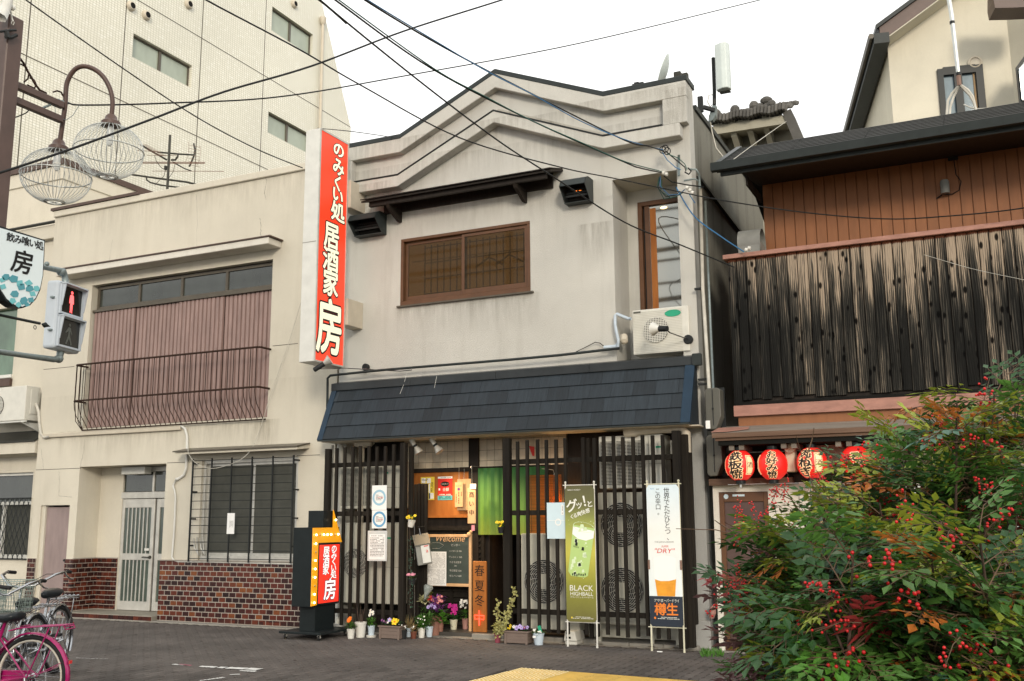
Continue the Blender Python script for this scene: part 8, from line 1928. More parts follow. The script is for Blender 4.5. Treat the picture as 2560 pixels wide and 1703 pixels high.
for k, (zc, on) in enumerate(((zt-.025-hh/2, True), (zb+.025+hh/2, False))):
    z0_, z1_ = zc-hh/2, zc+hh/2
    mb = MB()
    for (u0, u1, a0, a1) in ((-hw_-.012, -hw_+.010, z0_, z1_), (hw_-.010, hw_+.012, z0_, z1_), (-hw_+.01, hw_-.01, z1_-.018, z1_+.004), (-hw_+.01, hw_-.01, z0_, z0_+.020)):
        mb.prism([SL(u0, a0, 0), SL(u1, a0, 0), SL(u1, a1, 0), SL(u0, a1, 0)], nd*.022)
    mb.prism([SL(-hw_-.012, z1_+.004, 0), SL(hw_+.012, z1_+.004, 0), SL(hw_+.012, z1_-.01, 0), SL(-hw_-.012, z1_-.01, 0)], nd*.065)
    for sgn in (-1, 1): mb.prism([SL(sgn*(hw_+.004), z1_, 0), SL(sgn*(hw_+.004), z1_, .065), SL(sgn*(hw_+.004), z0_+.08, .03), SL(sgn*(hw_+.004), z0_+.05, 0)], hd*.010)
    v_ = mb.build('visor', 'signal_body', sg)
    mb = MB(); mb.prism([SL(-hw_+.010, z0_+.02, .003), SL(hw_-.010, z0_+.02, .003), SL(hw_-.010, z1_-.018, .003), SL(-hw_+.01, z1_-.018, .003)], nd*.003); mb.build('lens', 'signal_screen', sg)
    mb = MB(); H = hh-.09; zc0 = z0_+.04; F = lambda x, y: SL(x*H, zc0+y*H, .0085)
    if on: polys = [[(-.17, .42), (-.13, .78), (-.06, .82), (.06, .82), (.13, .78), (.17, .42), (.12, .40), (.10, .45), (.09, .40), (.075, 0), (.12, -.02), (.02, -.02), (.0, .38), (-.02, .0), (-.12, -.01), (-.075, .03), (-.09, .42), (-.10, .45), (-.12, .40)]]
    else: polys = [[(-.30, .55), (-.08, .80), (.08, .80), (.2, .5), (.16, .46), (.06, .62), (.06, .42), (.22, .02), (.14, -.02), (.0, .30), (-.16, .0), (-.26, .02), (-.08, .42), (-.07, .62), (-.26, .50)]]
    for P_ in polys: mb.poly([F(x, y) for x, y in P_])
    mb.poly([F(.08*cos(2*pi*j/12), .915+.075*sin(2*pi*j/12)) for j in range(12)]); mb.build('figure', 'signal_red' if on else 'signal_off', sg)
    mb = MB(); 
    for sgn in (-1,): c_ = SL(-wS/2-.012, zc, -.05); mb.ball(c_, .014, 6, 4); mb.obox(c_, (hd, nd, UZ), (.012, .02, .008))
    mb.build('latch', 'galvanised', sg)
mb = MB(); top_ = SL(0, zt+.0, -.07); bot_ = SL(0, zb, -.07)
mb.tube([top_+Vector((0, 0, -.02)), SG(162, 690, -.07), SG(158, 678, -.07), SG(148, 676, -.07), SG(110, 668, -.07), SG(60, 655, -.07), SG(-80, 620, -.07)], [.035, .032, .032, .03, .026, .026, .026], 10)
mb.ball(SG(152, 680, -.07), .042, 8, 6); mb.ball(SG(117, 660, -.06), .025, 8, 6)
mb.tube([bot_+Vector((0, 0, .02)), SG(150, 886, -.07), SG(148, 896, -.07), SG(135, 899, -.07), SG(70, 890, -.07), SG(0, 880, -.07), SG(-80, 868, -.07)], [.038, .034, .036, .030, .026, .026, .026], 10); mb.ball(SG(147, 897, -.07), .045, 8, 6); mb.build('bracket_arm', 'galvanised', sg, smooth=True)
pt = SG(-80, 745, -.07); mb = MB(); mb.tube([(pt.x, pt.y, 0), (pt.x, pt.y, 4.4)], .07, 12); mb.build('mast', 'galvanised', sg, smooth='auto')
# ================================================================== OVERHEAD CABLES
def cable(label, pts, r, mat='wire_black', name='power_cable', twist=None):
    """pts: (px, py, distance)"""
    P = [D(*p) for p in pts]; Q = []
    for i in range(len(P)-1):
        p0, p1, p2, p3 = P[max(i-1, 0)], P[i], P[i+1], P[min(i+2, len(P)-1)]
        for k in range(8):
            t = k/8; Q.append(.5*((2*p1)+(-p0+p2)*t+(2*p0-5*p1+4*p2-p3)*t*t+(-p0+3*p1-3*p2+p3)*t**3))
    Q.append(P[-1]); mb = MB(); mb.tube(Q, r, 5); o = mb.build(name, mat, None, smooth=True); return tag(o, label, 'cable', 'overhead cables'), Q
def dA(p, Y): return (p-Vector((0, 0, EYE))).dot(_d)
dM = lambda px, py, Y=12.35: dA(W(px, py, Y), Y)
cable('thick black cable rising from the left edge across the picture to the top', [(-120, 465, 5.6), (0, 432, 5.8), (180, 372, 6.2), (380, 298, 6.7), (560, 230, 7.2), (780, 165, 7.8), (1010, 78, 8.6), (1255, 0, 9.4), (1500, -80, 10.4)], .008)
cable('thin grey wire running right from the lamp arm across the sky', [(172, 258, 8.0), (215, 263, 8.2), (420, 258, 9.0), (700, 242, 10), (1000, 192, 11.5), (1450, 108, 13.5), (1900, 0, 16), (2100, -50, 17)], .0075)
cable('long black cable sagging from top left over the parapet to the right edge', [(400, -70, 8.0), (515, 0, 8.4), (745, 122, 9.4), (905, 215, 10), (1150, 345, 11), (1400, 418, 11.8), (1530, 445, dM(1530, 445, 12.1)), (1690, 478, dM(1690, 478, 12.1)), (1800, 500, 12.4), (2000, 530, 12.3), (2200, 547, 12.0), (2350, 542, 11.7), (2560, 520, 11.2), (2800, 470, 10.5)], .008)
cable('black cable dropping steeply across the window canopy to the charred balcony', [(760, -50, 8.0), (800, 0, 8.3), (1045, 200, 9.5), (1240, 348, 10.7), (1380, 440, 11.3), (1560, 555, 12.0), (1700, 612, 12.5), (1835, 668, dM(1835, 668, 12.3))], .009)
cable('green and black cable to the lower white insulators on the pillar', [(790, -40, 8.2), (838, 0, 8.6), (1080, 172, 9.8), (1330, 302, 11.0), (1560, 405, 12.0), (1600, 420, 12.2), (1655, 432, dM(1655, 432, 12.3))], .009)
cable('blue strand twisted on the lower twin cable', [(795, -42, 8.19), (843, -3, 8.59), (1084, 171, 9.79), (1210, 240, 10.4), (1334, 304, 10.98), (1450, 355, 11.5), (1562, 404, 11.98), (1655, 429, dM(1655, 429, 12.3))], .0065, 'wire_green')
cable('blue and black cable to the upper coil on the pillar', [(860, -45, 8.2), (912, 0, 8.6), (1100, 113, 9.8), (1330, 235, 11.0), (1560, 350, 12.0), (1620, 365, 12.2), (1658, 378, dM(1658, 378, 12.3))], .009)
cable('blue strand twisted on the upper twin cable', [(864, -46, 8.19), (916, -2, 8.59), (1104, 112, 9.79), (1220, 180, 10.4), (1334, 238, 10.98), (1450, 302, 11.5), (1562, 349, 11.98), (1658, 375, dM(1658, 375, 12.3))], .0060, 'wire_blue')
cable('thin black wire descending in front of the tiled block to the red sign', [(20, -40, 9.0), (65, 0, 9.4), (300, 166, 10.6), (490, 292, 11.6), (640, 372, 12.4), (756, 420, 13.2)], .0075)
cable('thin black wire from the top of the red sign to the parapet', [(795, 321, dM(795, 321, 11.7)), (880, 329, 13.6), (985, 344, dM(985, 344, 12.5))], .006)
cable('thin black wire crossing the top right corner above the tiled block', [(780, -10, 8.5), (800, 3, 8.6), (835, 32, 8.9), (866, 60, 9.0)], .006)
cable('thin white wire drooping down the cream wall to the window hood', [(760, 730, dM(760, 730, 12.3)), (724, 850, dM(724, 850, 12.4)), (677, 986, dM(677, 986, 12.4)), (640, 1100, dM(640, 1100, 12.4)), (609, 1144, dM(609, 1144, 12.05)), (560, 1166, dM(560, 1166, 12.05)), (522, 1171, dM(522, 1171, 12.05)), (490, 1158, dM(490, 1158, 12.05)), (471, 1133, dM(471, 1133, 12.1)), (473, 1110, dM(473, 1110, 12.2))], .005, 'wire_white')
cable('blue green service wire dropping from the pillar to the balcony rail', [(1690, 468, dM(1690, 468, 12.3)), (1735, 540, dM(1735, 540, 12.3)), (1800, 590, dM(1800, 590, 12.3)), (1860, 630, dM(1860, 630, 12.4))], .009, 'wire_blue')
cable('thin pale wire across the right of the charred balcony', [(2310, 637, dM(2310, 637, 12.4)), (2430, 672, 11.2), (2560, 700, 10.4), (2700, 730, 9.6)], .003, 'wire_white')
cable('pale wire from the gutter end up to the old tiled roof', [(1832, 400, dM(1832, 400, 12.2)), (1900, 350, 14.5), (1968, 302, 18)], .006, 'wire_white')
cable('white cable lying along the restaurant roof', [(2410, 262, 15.2), (2440, 272, 14.8), (2480, 270, 14.6), (2560, 262, 14.4), (2620, 255, 14.3)], .012, 'wire_white')
cable('short grey wire at the left edge below the lamp arm', [(0, 308, 9), (60, 285, 9.3), (72, 275, 9.3)], .006, 'wire_black')
# insulators and coils on the pillar
ins = thing('cable_terminals', 'white insulators and coiled blue and green wires on the tavern pillar', 'insulator', W(1690, 440, 12.4))
mb = MB()
for (px, py, ax) in ((1650, 430, (-.9, 0, .35)), (1658, 433, (-.9, 0, .35)), (1666, 436, (-.9, 0, .35)), (1718, 470, (-.8, 0, .5)), (1725, 476, (-.8, 0, .5)), (1731, 482, (-.8, 0, .5)), (1866, 625, (-.9, 0, .3)), (1873, 621, (-.9, 0, .3))): mb.lathe([(.022, -.018), (.026, -.012), (.026, .012), (.022, .018)], W(px, py, 12.28), 10, ax)
mb.build('insulator', 'pot_white', ins, smooth='auto')
mb = MB(); R7 = random.Random(4)
for (px, py) in ((1657, 375), (1663, 372), (1668, 378)): mb.tube([W(px+8*cos(a), py+9*sin(a), 12.30) for a in [2*pi*j/12 for j in range(13)]], .007, 4)
mb.tube([W(1664, 378, 12.3), W(1690, 400, 12.3), W(1712, 418, 12.35), W(1715, 428, 12.4)], .008, 5); mb.tube([W(1660, 440, 12.3), W(1680, 455, 12.25), (W(1715, 462, 12.3)), W(1760, 468, 12.3)], .009, 5)
mb.tube([W(1650, 445, 12.3), W(1645, 470, 12.25), W(1665, 492, 12.25), W(1690, 488, 12.3), W(1700, 478, 12.3)], .006, 5); mb.tube([W(1720, 420, 12.3), W(1728, 428, 12.25), W(1722, 436, 12.3), W(1712, 430, 12.3)], .010, 5)
mb.build('black_wire', 'wire_black', ins, smooth=True)
for mt, seqs in (('wire_blue', (((1655, 380), (1668, 400), (1688, 418), (1702, 425)), ((1651, 440), (1650, 465), (1672, 488), (1698, 486), (1712, 474)), ((1722, 484), (1732, 500), (1738, 508)))), ('wire_green', (((1668, 385), (1695, 395), (1712, 410), (1718, 425)), ((1648, 442), (1644, 468), (1660, 498), (1690, 492), (1708, 482)), ((1655, 448), (1652, 478), (1678, 496))))):
    mb = MB()
    for s_ in seqs: mb.tube([W(*p, 12.27) for p in s_], .006, 5)
    mb.build('loop', mt, ins, smooth=True)
mb = MB(); mb.tube([W(1722, 423, 12.3), W(1740, 424, 12.3), W(1748, 436, 12.35), W(1750, 470, 12.42)], .014, 7); mb.tube([W(1710, 452, 12.3), W(1735, 447, 12.3), W(1746, 452, 12.35), W(1749, 472, 12.42)], .012, 7); mb.tube([W(1697, 388, 12.44), W(1697, 440, 12.44)], .018, 7); mb.build('service_pipe', 'galvanised', ins, smooth=True)
# ================================================================== BICYCLES (built facing +x, rear hub at the origin side)
def bicycle(label, frame_mat, steel, basket=True, loc=(0, 0, 0), rz=0.0, rack_mat=None, guard_mat=None, rim_mat='chrome', pink=False):
    b = thing('bicycle', label, 'bicycle', (0, 0, 0)); R = .33; WB = 1.08; rack_mat = rack_mat or steel; guard_mat = guard_mat or steel
    def wheel(x):
        mb = MB(); n = 32; mb.tube([(x+R*cos(2*pi*k/n)*.955, 0, R+R*sin(2*pi*k/n)*.955) for k in range(n)], .019, 8, closed=True); tyre = mb.build('tyre', 'rubber', None, smooth=True); bpy.data.objects.remove(tyre)
        w = thing('wheel', None, None, (x, 0, R)); w.parent = b; WM[w.name] = wm(b) @ WM[w.name]
        mb = MB(); mb.tube([(x+R*cos(2*pi*k/n)*.95, 0, R+R*sin(2*pi*k/n)*.95) for k in range(n)], .019, 8, closed=True); mb.build('tyre', 'rubber', w, smooth=True)
        mb = MB(); rr = R-.04; mb.lathe([(rr-.008, -.012), (rr+.004, -.014), (rr+.004, .014), (rr-.008, .012), (rr-.012, .006), (rr-.012, -.006), (rr-.008, -.012)], (x, 0, R), 32, (0, 1, 0), caps=False); mb.build('rim', rim_mat, w, smooth=True)
        mb = MB(); 
        for k in range(28): a = 2*pi*k/28; s = 1 if k % 2 else -1; a2 = a+.35*(1 if k % 4 < 2 else -1); mb.tube([(x+.028*cos(a2), s*.028, R+.028*sin(a2)), (x+rr*cos(a), 0, R+rr*sin(a))], .0012, 3, caps=False)
        mb.build('spokes', 'chrome', w); mb = MB(); mb.lathe([(.010, -.055), (.026, -.035), (.018, -.02), (.018, .02), (.026, .035), (.010, .055)], (x, 0, R), 12, (0, 1, 0)); mb.build('hub', 'chrome', w, smooth='auto'); return w
    wheel(0); wheel(WB)
    bbp = Vector((.44, 0, .28)); st_ = Vector((.30, 0, .66)); sp = Vector((.265, 0, .76)); ht, hb = Vector((.90, 0, .80)), Vector((.935, 0, .66)); fx = Vector((WB, 0, R))
    f = MB(); f.tube([bbp, st_, sp], [.017, .016, .014], 8); f.tube([ht, hb], .019, 8); f.tube([hb+Vector((0, 0, .03)), Vector((.72, 0, .44)), Vector((.56, 0, .33)), bbp], .017, 8); f.tube([ht-Vector((0, 0, .06)), Vector((.66, 0, .53)), Vector((.5, 0, .45)), Vector((.375, 0, .45))], .013, 8)
    for s in (-1, 1):
        f.tube([bbp+Vector((0, s*.03, 0)), Vector((.2, s*.045, .30)), Vector((0, s*.06, R))], .009, 6); f.tube([st_+Vector((-.01, s*.02, -.03)), Vector((.15, s*.05, .5)), Vector((0, s*.06, R))], .008, 6)
        f.tube([hb+Vector((.01, s*.03, -.03)), Vector((.975, s*.045, .55)), Vector((1.02, s*.05, .42)), fx+Vector((0, s*.05, 0))], .010, 6)
    f.build('frame', frame_mat, b, smooth=True)
    for (x, a0, a1) in ((0, radians(-8), radians(170)), (WB, radians(40), radians(185))):
        mb = MB(); n = 16; base_ = len(mb.v)
        for k in range(n+1):
            a = a0+(a1-a0)*k/n if x else radians(10)+(radians(205)-radians(10))*k/n
            for (dy, dr) in ((-.028, -.010), (-.016, .004), (.016, .004), (.028, -.010)): mb.v.append(Vector((x+(R+.022+dr)*cos(a), dy, R+(R+.022+dr)*sin(a))))
        for k in range(n):
            for j in range(3): mb._f([base_+k*4+j, base_+k*4+j+1, base_+(k+1)*4+j+1, base_+(k+1)*4+j])
        mb.build('mudguard', guard_mat, b, smooth=True)
    for s in (-1, 1): mb = MB(); mb.tube([(-.30, s*.04, R+.12), (-.15, s*.05, R+.05), (0, s*.06, R)], .003, 4); mb.tube([(-.02, s*.075, R), (-.12, s*.08, .55), (-.19, s*.07, .725)], .006, 6); mb.build('stay', rack_mat, b)
    mb = MB(); zr_ = .735
    for y in (-.065, -.022, .022, .065): mb.tube([(.20, y*.6, zr_-.04), (.10, y, zr_-.015), (-.10, y, zr_), (-.32, y, zr_+.012)], .0055, 6)
    for x in (-.32, -.19, -.06, .08): mb.tube([(x, -.067, zr_+.0), (x, .067, zr_+.0)], .005, 5)
    mb.tube([(-.32, -.065, zr_+.012), (-.335, -.065, zr_-.02), (-.335, .065, zr_-.02), (-.32, .065, zr_+.012)], .005, 5); mb.build('rear_rack', rack_mat, b, smooth=True)
    # saddle
    mb = MB(); n = 9; 
    prof = [(-.13, .07, .02), (-.11, .10, .035), (-.04, .105, .04), (.03, .07, .038), (.10, .035, .035), (.15, .022, .025)]; base_ = len(mb.v); m = 10
    for (x, w, h) in prof:
        for j in range(m): a = 2*pi*j/m; mb.v.append(Vector((.255+x, cos(a)*w, .80+sin(a)*h*(1 if sin(a) > 0 else 1.2)+(.015 if x < -.1 else 0))))
    for i in range(len(prof)-1):
        for j in range(m): j2 = (j+1) % m; mb._f([base_+i*m+j, base_+i*m+j2, base_+(i+1)*m+j2, base_+(i+1)*m+j])
    mb._f([base_+j for j in reversed(range(m))]); mb._f([base_+(len(prof)-1)*m+j for j in range(m)]); mb.build('saddle', 'saddle_black', b, smooth=True)
    mb = MB(); mb.tube([sp, (.262, 0, .785)], .013, 8); 
    for s in (-1, 1): mb.tube([(.16, s*.04, .775), (.19, s*.045, .745), (.22, s*.04, .775)], .007, 6)
    mb.build('seat_post', 'chrome', b)
    # handlebar
    mb = MB(); mb.tube([ht, ht+Vector((-.02, 0, .10))], .013, 8); top = ht+Vector((-.02, 0, .10))
    mb.tube([top+Vector((-.42, -.27, .12)), top+Vector((-.28, -.28, .13)), top+Vector((-.12, -.25, .11)), top+Vector((-.0, -.12, .02)), top, top+Vector((-.0, .12, .02)), top+Vector((-.12, .25, .11)), top+Vector((-.28, .28, .13)), top+Vector((-.42, .27, .12))], .012, 8); hbar = mb.build('handlebar', 'chrome', b, smooth=True)
    for s in (-1, 1):
        mb = MB(); mb.tube([top+Vector((-.44, s*.268, .118)), top+Vector((-.31, s*.28, .13))], .017, 8); mb.build('grip', 'rubber', hbar)
        mb = MB(); mb.tube([top+Vector((-.27, s*.28, .13)), top+Vector((-.26, s*.30, .10)), top+Vector((-.33, s*.31, .06)), top+Vector((-.43, s*.30, .05))], [.013, .010, .008, .006], 6); mb.build('brake_lever', 'chrome', hbar, smooth=True)
    mb = MB()
    for s in (-1, 1): mb.tube([top+Vector((-.25, s*.27, .11)), top+Vector((-.05, s*.2, .12)), top+Vector((.08, s*.05, .02)), Vector((.93, 0, .62))], .003, 4)
    mb.build('brake_cable', 'wire_black', b, smooth=True)
    # chain guard, crank, pedals, stand
    mb = MB(); mb.prism([(.55, -.045, .33), (.50, -.045, .38), (.40, -.045, .37), (.02, -.045, .37), (-.04, -.045, .33), (.0, -.045, .30), (.42, -.045, .20), (.52, -.045, .24)], (0, -.025, 0)); mb.build('chain_guard', frame_mat, b, bevel=.006)
    mb = MB(); mb.tube([bbp+Vector((0, -.08, 0)), bbp+Vector((.10, -.085, -.13))], .009, 6); mb.tube([bbp+Vector((0, .08, 0)), bbp+Vector((-.10, .085, .13))], .009, 6); mb.tube([bbp+Vector((0, -.08, 0)), bbp+Vector((0, .08, 0))], .014, 8); mb.build('crank', 'chrome', b)
    for s, q in ((-1, (.10, -.135, -.13)), (1, (-.10, .135, .13))): c = bbp+Vector(q); mb = MB(); mb.box(c.x-.045, c.x+.045, c.y-.04, c.y+.04, c.z-.012, c.z+.012); mb.build('pedal', 'rubber', b, bevel=.004)
    mb = MB()
    for s in (-1, 1): mb.tube([(0, s*.07, R), (-.06, s*.12, .10), (-.05, s*.13, .01)], .008, 6)
    mb.tube([(-.05, -.13, .01), (-.05, .13, .01)], .008, 6); mb.build('stand', 'chrome', b)
    mb = MB(); mb.box(-.362, -.355, -.018, .018, .44, .465); mb.build('reflector', 'petal_red', b)
    if basket:
        mb = MB(); x0, x1, yw, zb, zt = .98, 1.27, .18, .70, .98
        for k in range(9):
            z = zb+(zt-zb)*k/8; s = .80+.20*k/8; P = [(x0, -yw*s), (x1*1-.02*(8-k)/8, -yw*s), (x1+.03*s, 0), (x1-.02*(8-k)/8, yw*s), (x0, yw*s)]
            mb.tube([(p[0], p[1], z) for p in P], .0045 if k in (0, 8) else .0022, 5, closed=True)
        for k in range(15): u = -1+2*k/14; mb.tube([(x1+.01-abs(u)*.03, u*yw*.80, zb), (x1+.03-abs(u)*.03, u*yw, zt)], .0022, 4); mb.tube([(x0, u*yw*.80, zb), (x0, u*yw, zt)], .0022, 4)
        for s in (-1, 1):
            for k in range(9): u = x0+(x1-x0-.02)*k/8; mb.tube([(u, s*yw*.80, zb), (u, s*yw, zt)], .0022, 4)
        for k in range(8): y = -yw*.8+2*yw*.8*k/7; mb.tube([(x0, y, zb), (x1, y, zb)], .0022, 4)
        bk = mb.build('basket', 'basket_wire', b); mb = MB(); mb.box(x1+.012, x1+.022, -.05, .05, .82, .90); mb.build('number_plate', 'basket_wire', bk)
        mb = MB(); mb.tube([(1.0, -.06, .70), (1.05, -.05, .55), (1.08, -.06, .34)], .004, 5); mb.tube([(1.0, .06, .70), (1.05, .05, .55), (1.08, .06, .34)], .004, 5); mb.lathe([(.02, 0), (.035, .03), (.038, .05)], (1.05, -.08, .66), 12, (1, 0, -.2)); mb.build('front_lamp', 'chrome', b)
    place(b, loc, rz); return b
# pink bicycle seen from its side, front wheel out of the frame to the left
p1 = D(97, 1400, 8.35); bicycle('pink bicycle with a pink rear rack, nearest the camera at the bottom left', 'bike_pink', 'chrome', False, (p1.x, p1.y, .012), YAW+pi-.18, 'bike_pink', 'bike_pink', 'rim_cream')
p2 = D(156, 1400, 10.75); bicycle('silver bicycle with a black saddle and wire basket, just behind the pink one', 'chrome', 'chrome', True, (p2.x, p2.y, .012), YAW-pi/2+.03).scale = (1.05, 1.05, 1.05)
p3 = D(98, 1400, 10.1); bicycle('silver bicycle at the left edge, its wire basket cut by the frame', 'chrome', 'chrome', True, (p3.x, p3.y, .012), YAW-pi/2+.02)
# ================================================================== NANDINA SHRUBS, lower right foreground
RB = random.Random(2024)
FR = {}
def frond(seed, mat, n1=5, L=.26, ls=.05, lw=.025):
    """compound leaf: a rachis with paired side stalks carrying pointed leaflets; lies along +x"""
    R = random.Random(seed); mb = MB(); mb.tube([(0, 0, 0), (L*.5, 0, .02), (L, 0, -.02)], [.0028, .0020, .0012], 4, caps=False); mb.mat(1)
    def lf(p, d, s=1.0):
        d = Vector(d).normalized(); leaf_quad(mb, Vector(p), d+Vector((0, 0, R.uniform(-.25, .15))), Vector((R.uniform(-.3, .3), R.uniform(-.3, .3), 1)), ls*s*R.uniform(.75, 1.25), lw*s*R.uniform(.8, 1.2))
    lf((L, 0, -.02), (1, 0, -.3), 1.1)
    for i in range(n1):
        u = .25+.72*i/(n1-1); p = Vector((L*u, 0, .02-.04*abs(u-.5)))
        for s in (-1, 1):
            ang = radians(52+R.uniform(-8, 8)); sl_ = L*.42*(1-u*.6)*R.uniform(.8, 1.15); d = Vector((cos(ang), s*sin(ang), R.uniform(-.3, .25)))
            mb.mat(0); mb.tube([p, p+d*sl_], [.0015, .001], 3, caps=False); mb.mat(1)
            lf(p+d*sl_, d+Vector((.2, 0, -.25)), 1.0)
            m = 2 if sl_ > .06 else 1
            for q in range(m):
                w = (q+1)/(m+1); pp_ = p+d*sl_*w; side = Vector((d.y, -d.x, 0))
                for s2 in (-1, 1): lf(pp_, d*.7+side*s2*.8+Vector((0, 0, -.15)), .85)
    return mb
def proto(kind, k):
    key = (kind, k)
    if key not in FR:
        mb = frond(100+k*7+hash_(kind), kind, 6 if k % 2 else 5, .22+.045*(k % 3), .046+.008*(k % 3), .023+.004*(k % 2)); 
        me = bpy.data.meshes.new('leaf'); me.from_pydata(mb.v, [], mb.f); me.materials.append(MATS['twig_red']); me.materials.append(MATS[kind]); me.polygons.foreach_set('material_index', mb.m); me.update(); FR[key] = me
    return FR[key]
def hash_(s): return sum(ord(c_) for c_ in s) % 97
def bmesh_cluster(seed, n=16, L=.10):
    R = random.Random(seed); mb = MB(); mb.tube([(0, 0, 0), (L*.6, 0, .01), (L*1.5, 0, -.01)], [.0022, .0018, .001], 4, caps=False)
    pts = []
    for i in range(n):
        u = R.uniform(.2, 1.5); d = Vector((R.uniform(-.2, .5), R.uniform(-1, 1), R.uniform(-1, 1))).normalized(); p = Vector((L*u, 0, 0)); e = p+d*R.uniform(.012, .035)*(1.5-u*.6); mb.tube([p, e], .0008, 3, caps=False); pts.append(e)
    mb.mat(1)
    for e in pts: mb.ball(e, .0052*R.uniform(.85, 1.15), 7, 5)
    me = bpy.data.meshes.new('berry_cluster'); me.from_pydata(mb.v, [], mb.f); me.materials.append(MATS['twig_red']); me.materials.append(MATS['berry_red']); me.polygons.foreach_set('material_index', mb.m); me.polygons.foreach_set('use_smooth', [True]*len(me.polygons)); me.update(); return me
BC = [bmesh_cluster(k, 12+3*k) for k in range(5)]
def orient(dirv, roll):
    x = dirv.normalized(); y = Vector((0, 0, 1)).cross(x)
    if y.length < .05: y = Vector((0, 1, 0))
    y.normalize(); z = x.cross(y); m = Matrix((x, y, z)).transposed(); return m @ Matrix.Rotation(roll, 3, 'X')
def shrub(label, cx_px, dist, spread_px, top_px, ncane, nleaf, palette, nberry, seed, low=1703, lean=0.0, topf=None):
    R = random.Random(seed); base = D(cx_px, 1500, dist); base = Vector((base.x, base.y, 0))
    t = thing('nandina_shrub', label, 'shrub', base, group='red berried shrubs in the foreground'); inv = Matrix.Translation(base).inverted()
    canes = []
    for i in range(ncane):
        px = cx_px+R.uniform(-1, 1)*spread_px; dd = dist+R.uniform(-.45, .45); tp = topf(px) if topf else top_px
        top = D(px, tp+R.uniform(-10, 160), dd); b0 = base+Vector((R.uniform(-.25, .25)+(top.x-base.x)*.35, R.uniform(-.2, .2), 0)); 
        mid = b0+(top-b0)*.5+Vector((R.uniform(-.06, .06), R.uniform(-.06, .06), .0)); P = [b0, b0+(mid-b0)*.5, mid, mid+(top-mid)*.5+Vector((0, 0, .03)), top]
        mb = MB(); mb.tube(P, [.013, .011, .009, .007, .004], 6); mb.build('cane', 'bark', t, smooth=True); canes.append(P)
    for k in range(nleaf):
        P = R.choice(canes); u = R.random()**.75*3.999; i = int(u); p = P[i]+(P[i+1]-P[i])*(u-i)
        if p.z < .35 and R.random() < .5: p = P[3]
        hgt = p.z/ max(P[4].z, .1)
        kind = R.choices([a for a, _ in palette], [w for _, w in palette])[0]
        if hgt > .85 and R.random() < .3: kind = R.choice(('leaf_orange', 'leaf_lime', 'leaf_lime', 'leaf_lime'))
        me = proto(kind, R.randrange(6)); o = bpy.data.objects.new('leaf', me); COL.objects.link(o); o.parent = t
        a = R.uniform(0, 2*pi); d = Vector((cos(a), sin(a)-.15, R.uniform(-.5, .9)))
        o.location = p-base; s = R.uniform(.8, 1.2); M4 = orient(d, R.uniform(-.5, .5)).to_4x4(); o.rotation_euler = M4.to_euler(); o.scale = (s, s, s)
    for k in range(nberry):
        P = R.choice(canes); u = R.uniform(.3, .99)*4; i = min(int(u), 3); p = P[i]+(P[i+1]-P[i])*(u-i)+Vector((R.uniform(-.14, .14), -R.uniform(.06, .22), R.uniform(-.06, .10)))
        o = bpy.data.objects.new('berry_cluster', R.choice(BC)); COL.objects.link(o); o.parent = t; o.location = p-base
        d = Vector((R.uniform(-1, 1), R.uniform(-.6, .2), R.uniform(-.4, .8))); o.rotation_euler = orient(d, 0).to_4x4().to_euler(); s = R.uniform(.9, 1.35); o.scale = (s, s, s)
    return t, canes
G1 = (('leaf_green', 6), ('leaf_dark', 4), ('leaf_bluegreen', .8), ('leaf_fresh', 1.2), ('leaf_lime', .8), ('leaf_orange', .12))
G2 = (('leaf_green', 4), ('leaf_dark', 3), ('leaf_lime', 1.6), ('leaf_orange', .3), ('leaf_bluegreen', .6), ('leaf_red', .15))
G3 = (('leaf_dark', 4), ('leaf_mauve', 2.5), ('leaf_green', 3), ('leaf_red', .4), ('leaf_bluegreen', 1))
def outline(px):   # top of the bush mass in photograph pixels
    pts = [(1780, 1560), (1850, 1440), (1900, 1330), (1960, 1230), (2040, 1180), (2120, 1120), (2200, 1050), (2300, 985), (2400, 960), (2560, 930), (2700, 930)]
    for a, b in zip(pts[:-1], pts[1:]):
        if px <= b[0]: q = (px-a[0])/(b[0]-a[0]); return a[1]+(b[1]-a[1])*max(q, 0)
    return 930
SH = [
 ('leftmost low shrub with mauve and dark green leaves reaching over the brown door', 1985, 4.4, 70, 1430, 8, 180, G3, 20, 1),
 ('green shrub with bright red berries in front of the white post', 2115, 4.2, 105, 1230, 10, 290, G1, 36, 2),
 ('tall shrub with orange tipped shoots rising before the copper band', 2240, 4.7, 120, 1050, 10, 295, G2, 34, 3),
 ('shrub with lime young leaves at the right edge, tallest of the row', 2460, 4.4, 130, 960, 11, 295, G2, 32, 4),
 ('low dense dark green shrub along the bottom right of the picture', 2200, 3.7, 240, 1420, 13, 295, G1, 38, 5),
 ('dense green shrub in the lower right corner with yellow leaves', 2450, 3.6, 150, 1350, 10, 290, G2, 20, 6),
 ('thick leafy shrub filling the back of the row below the lanterns', 2330, 5.2, 230, 1200, 12, 295, G1, 14, 7)]
for s in SH:
    shrub(s[0], s[1], s[2], s[3], s[4], s[5], s[6], s[7], s[8], s[9], topf=(lambda px, f=s[4]: max(outline(px)+(85 if px < 2260 else 25), f-60)))
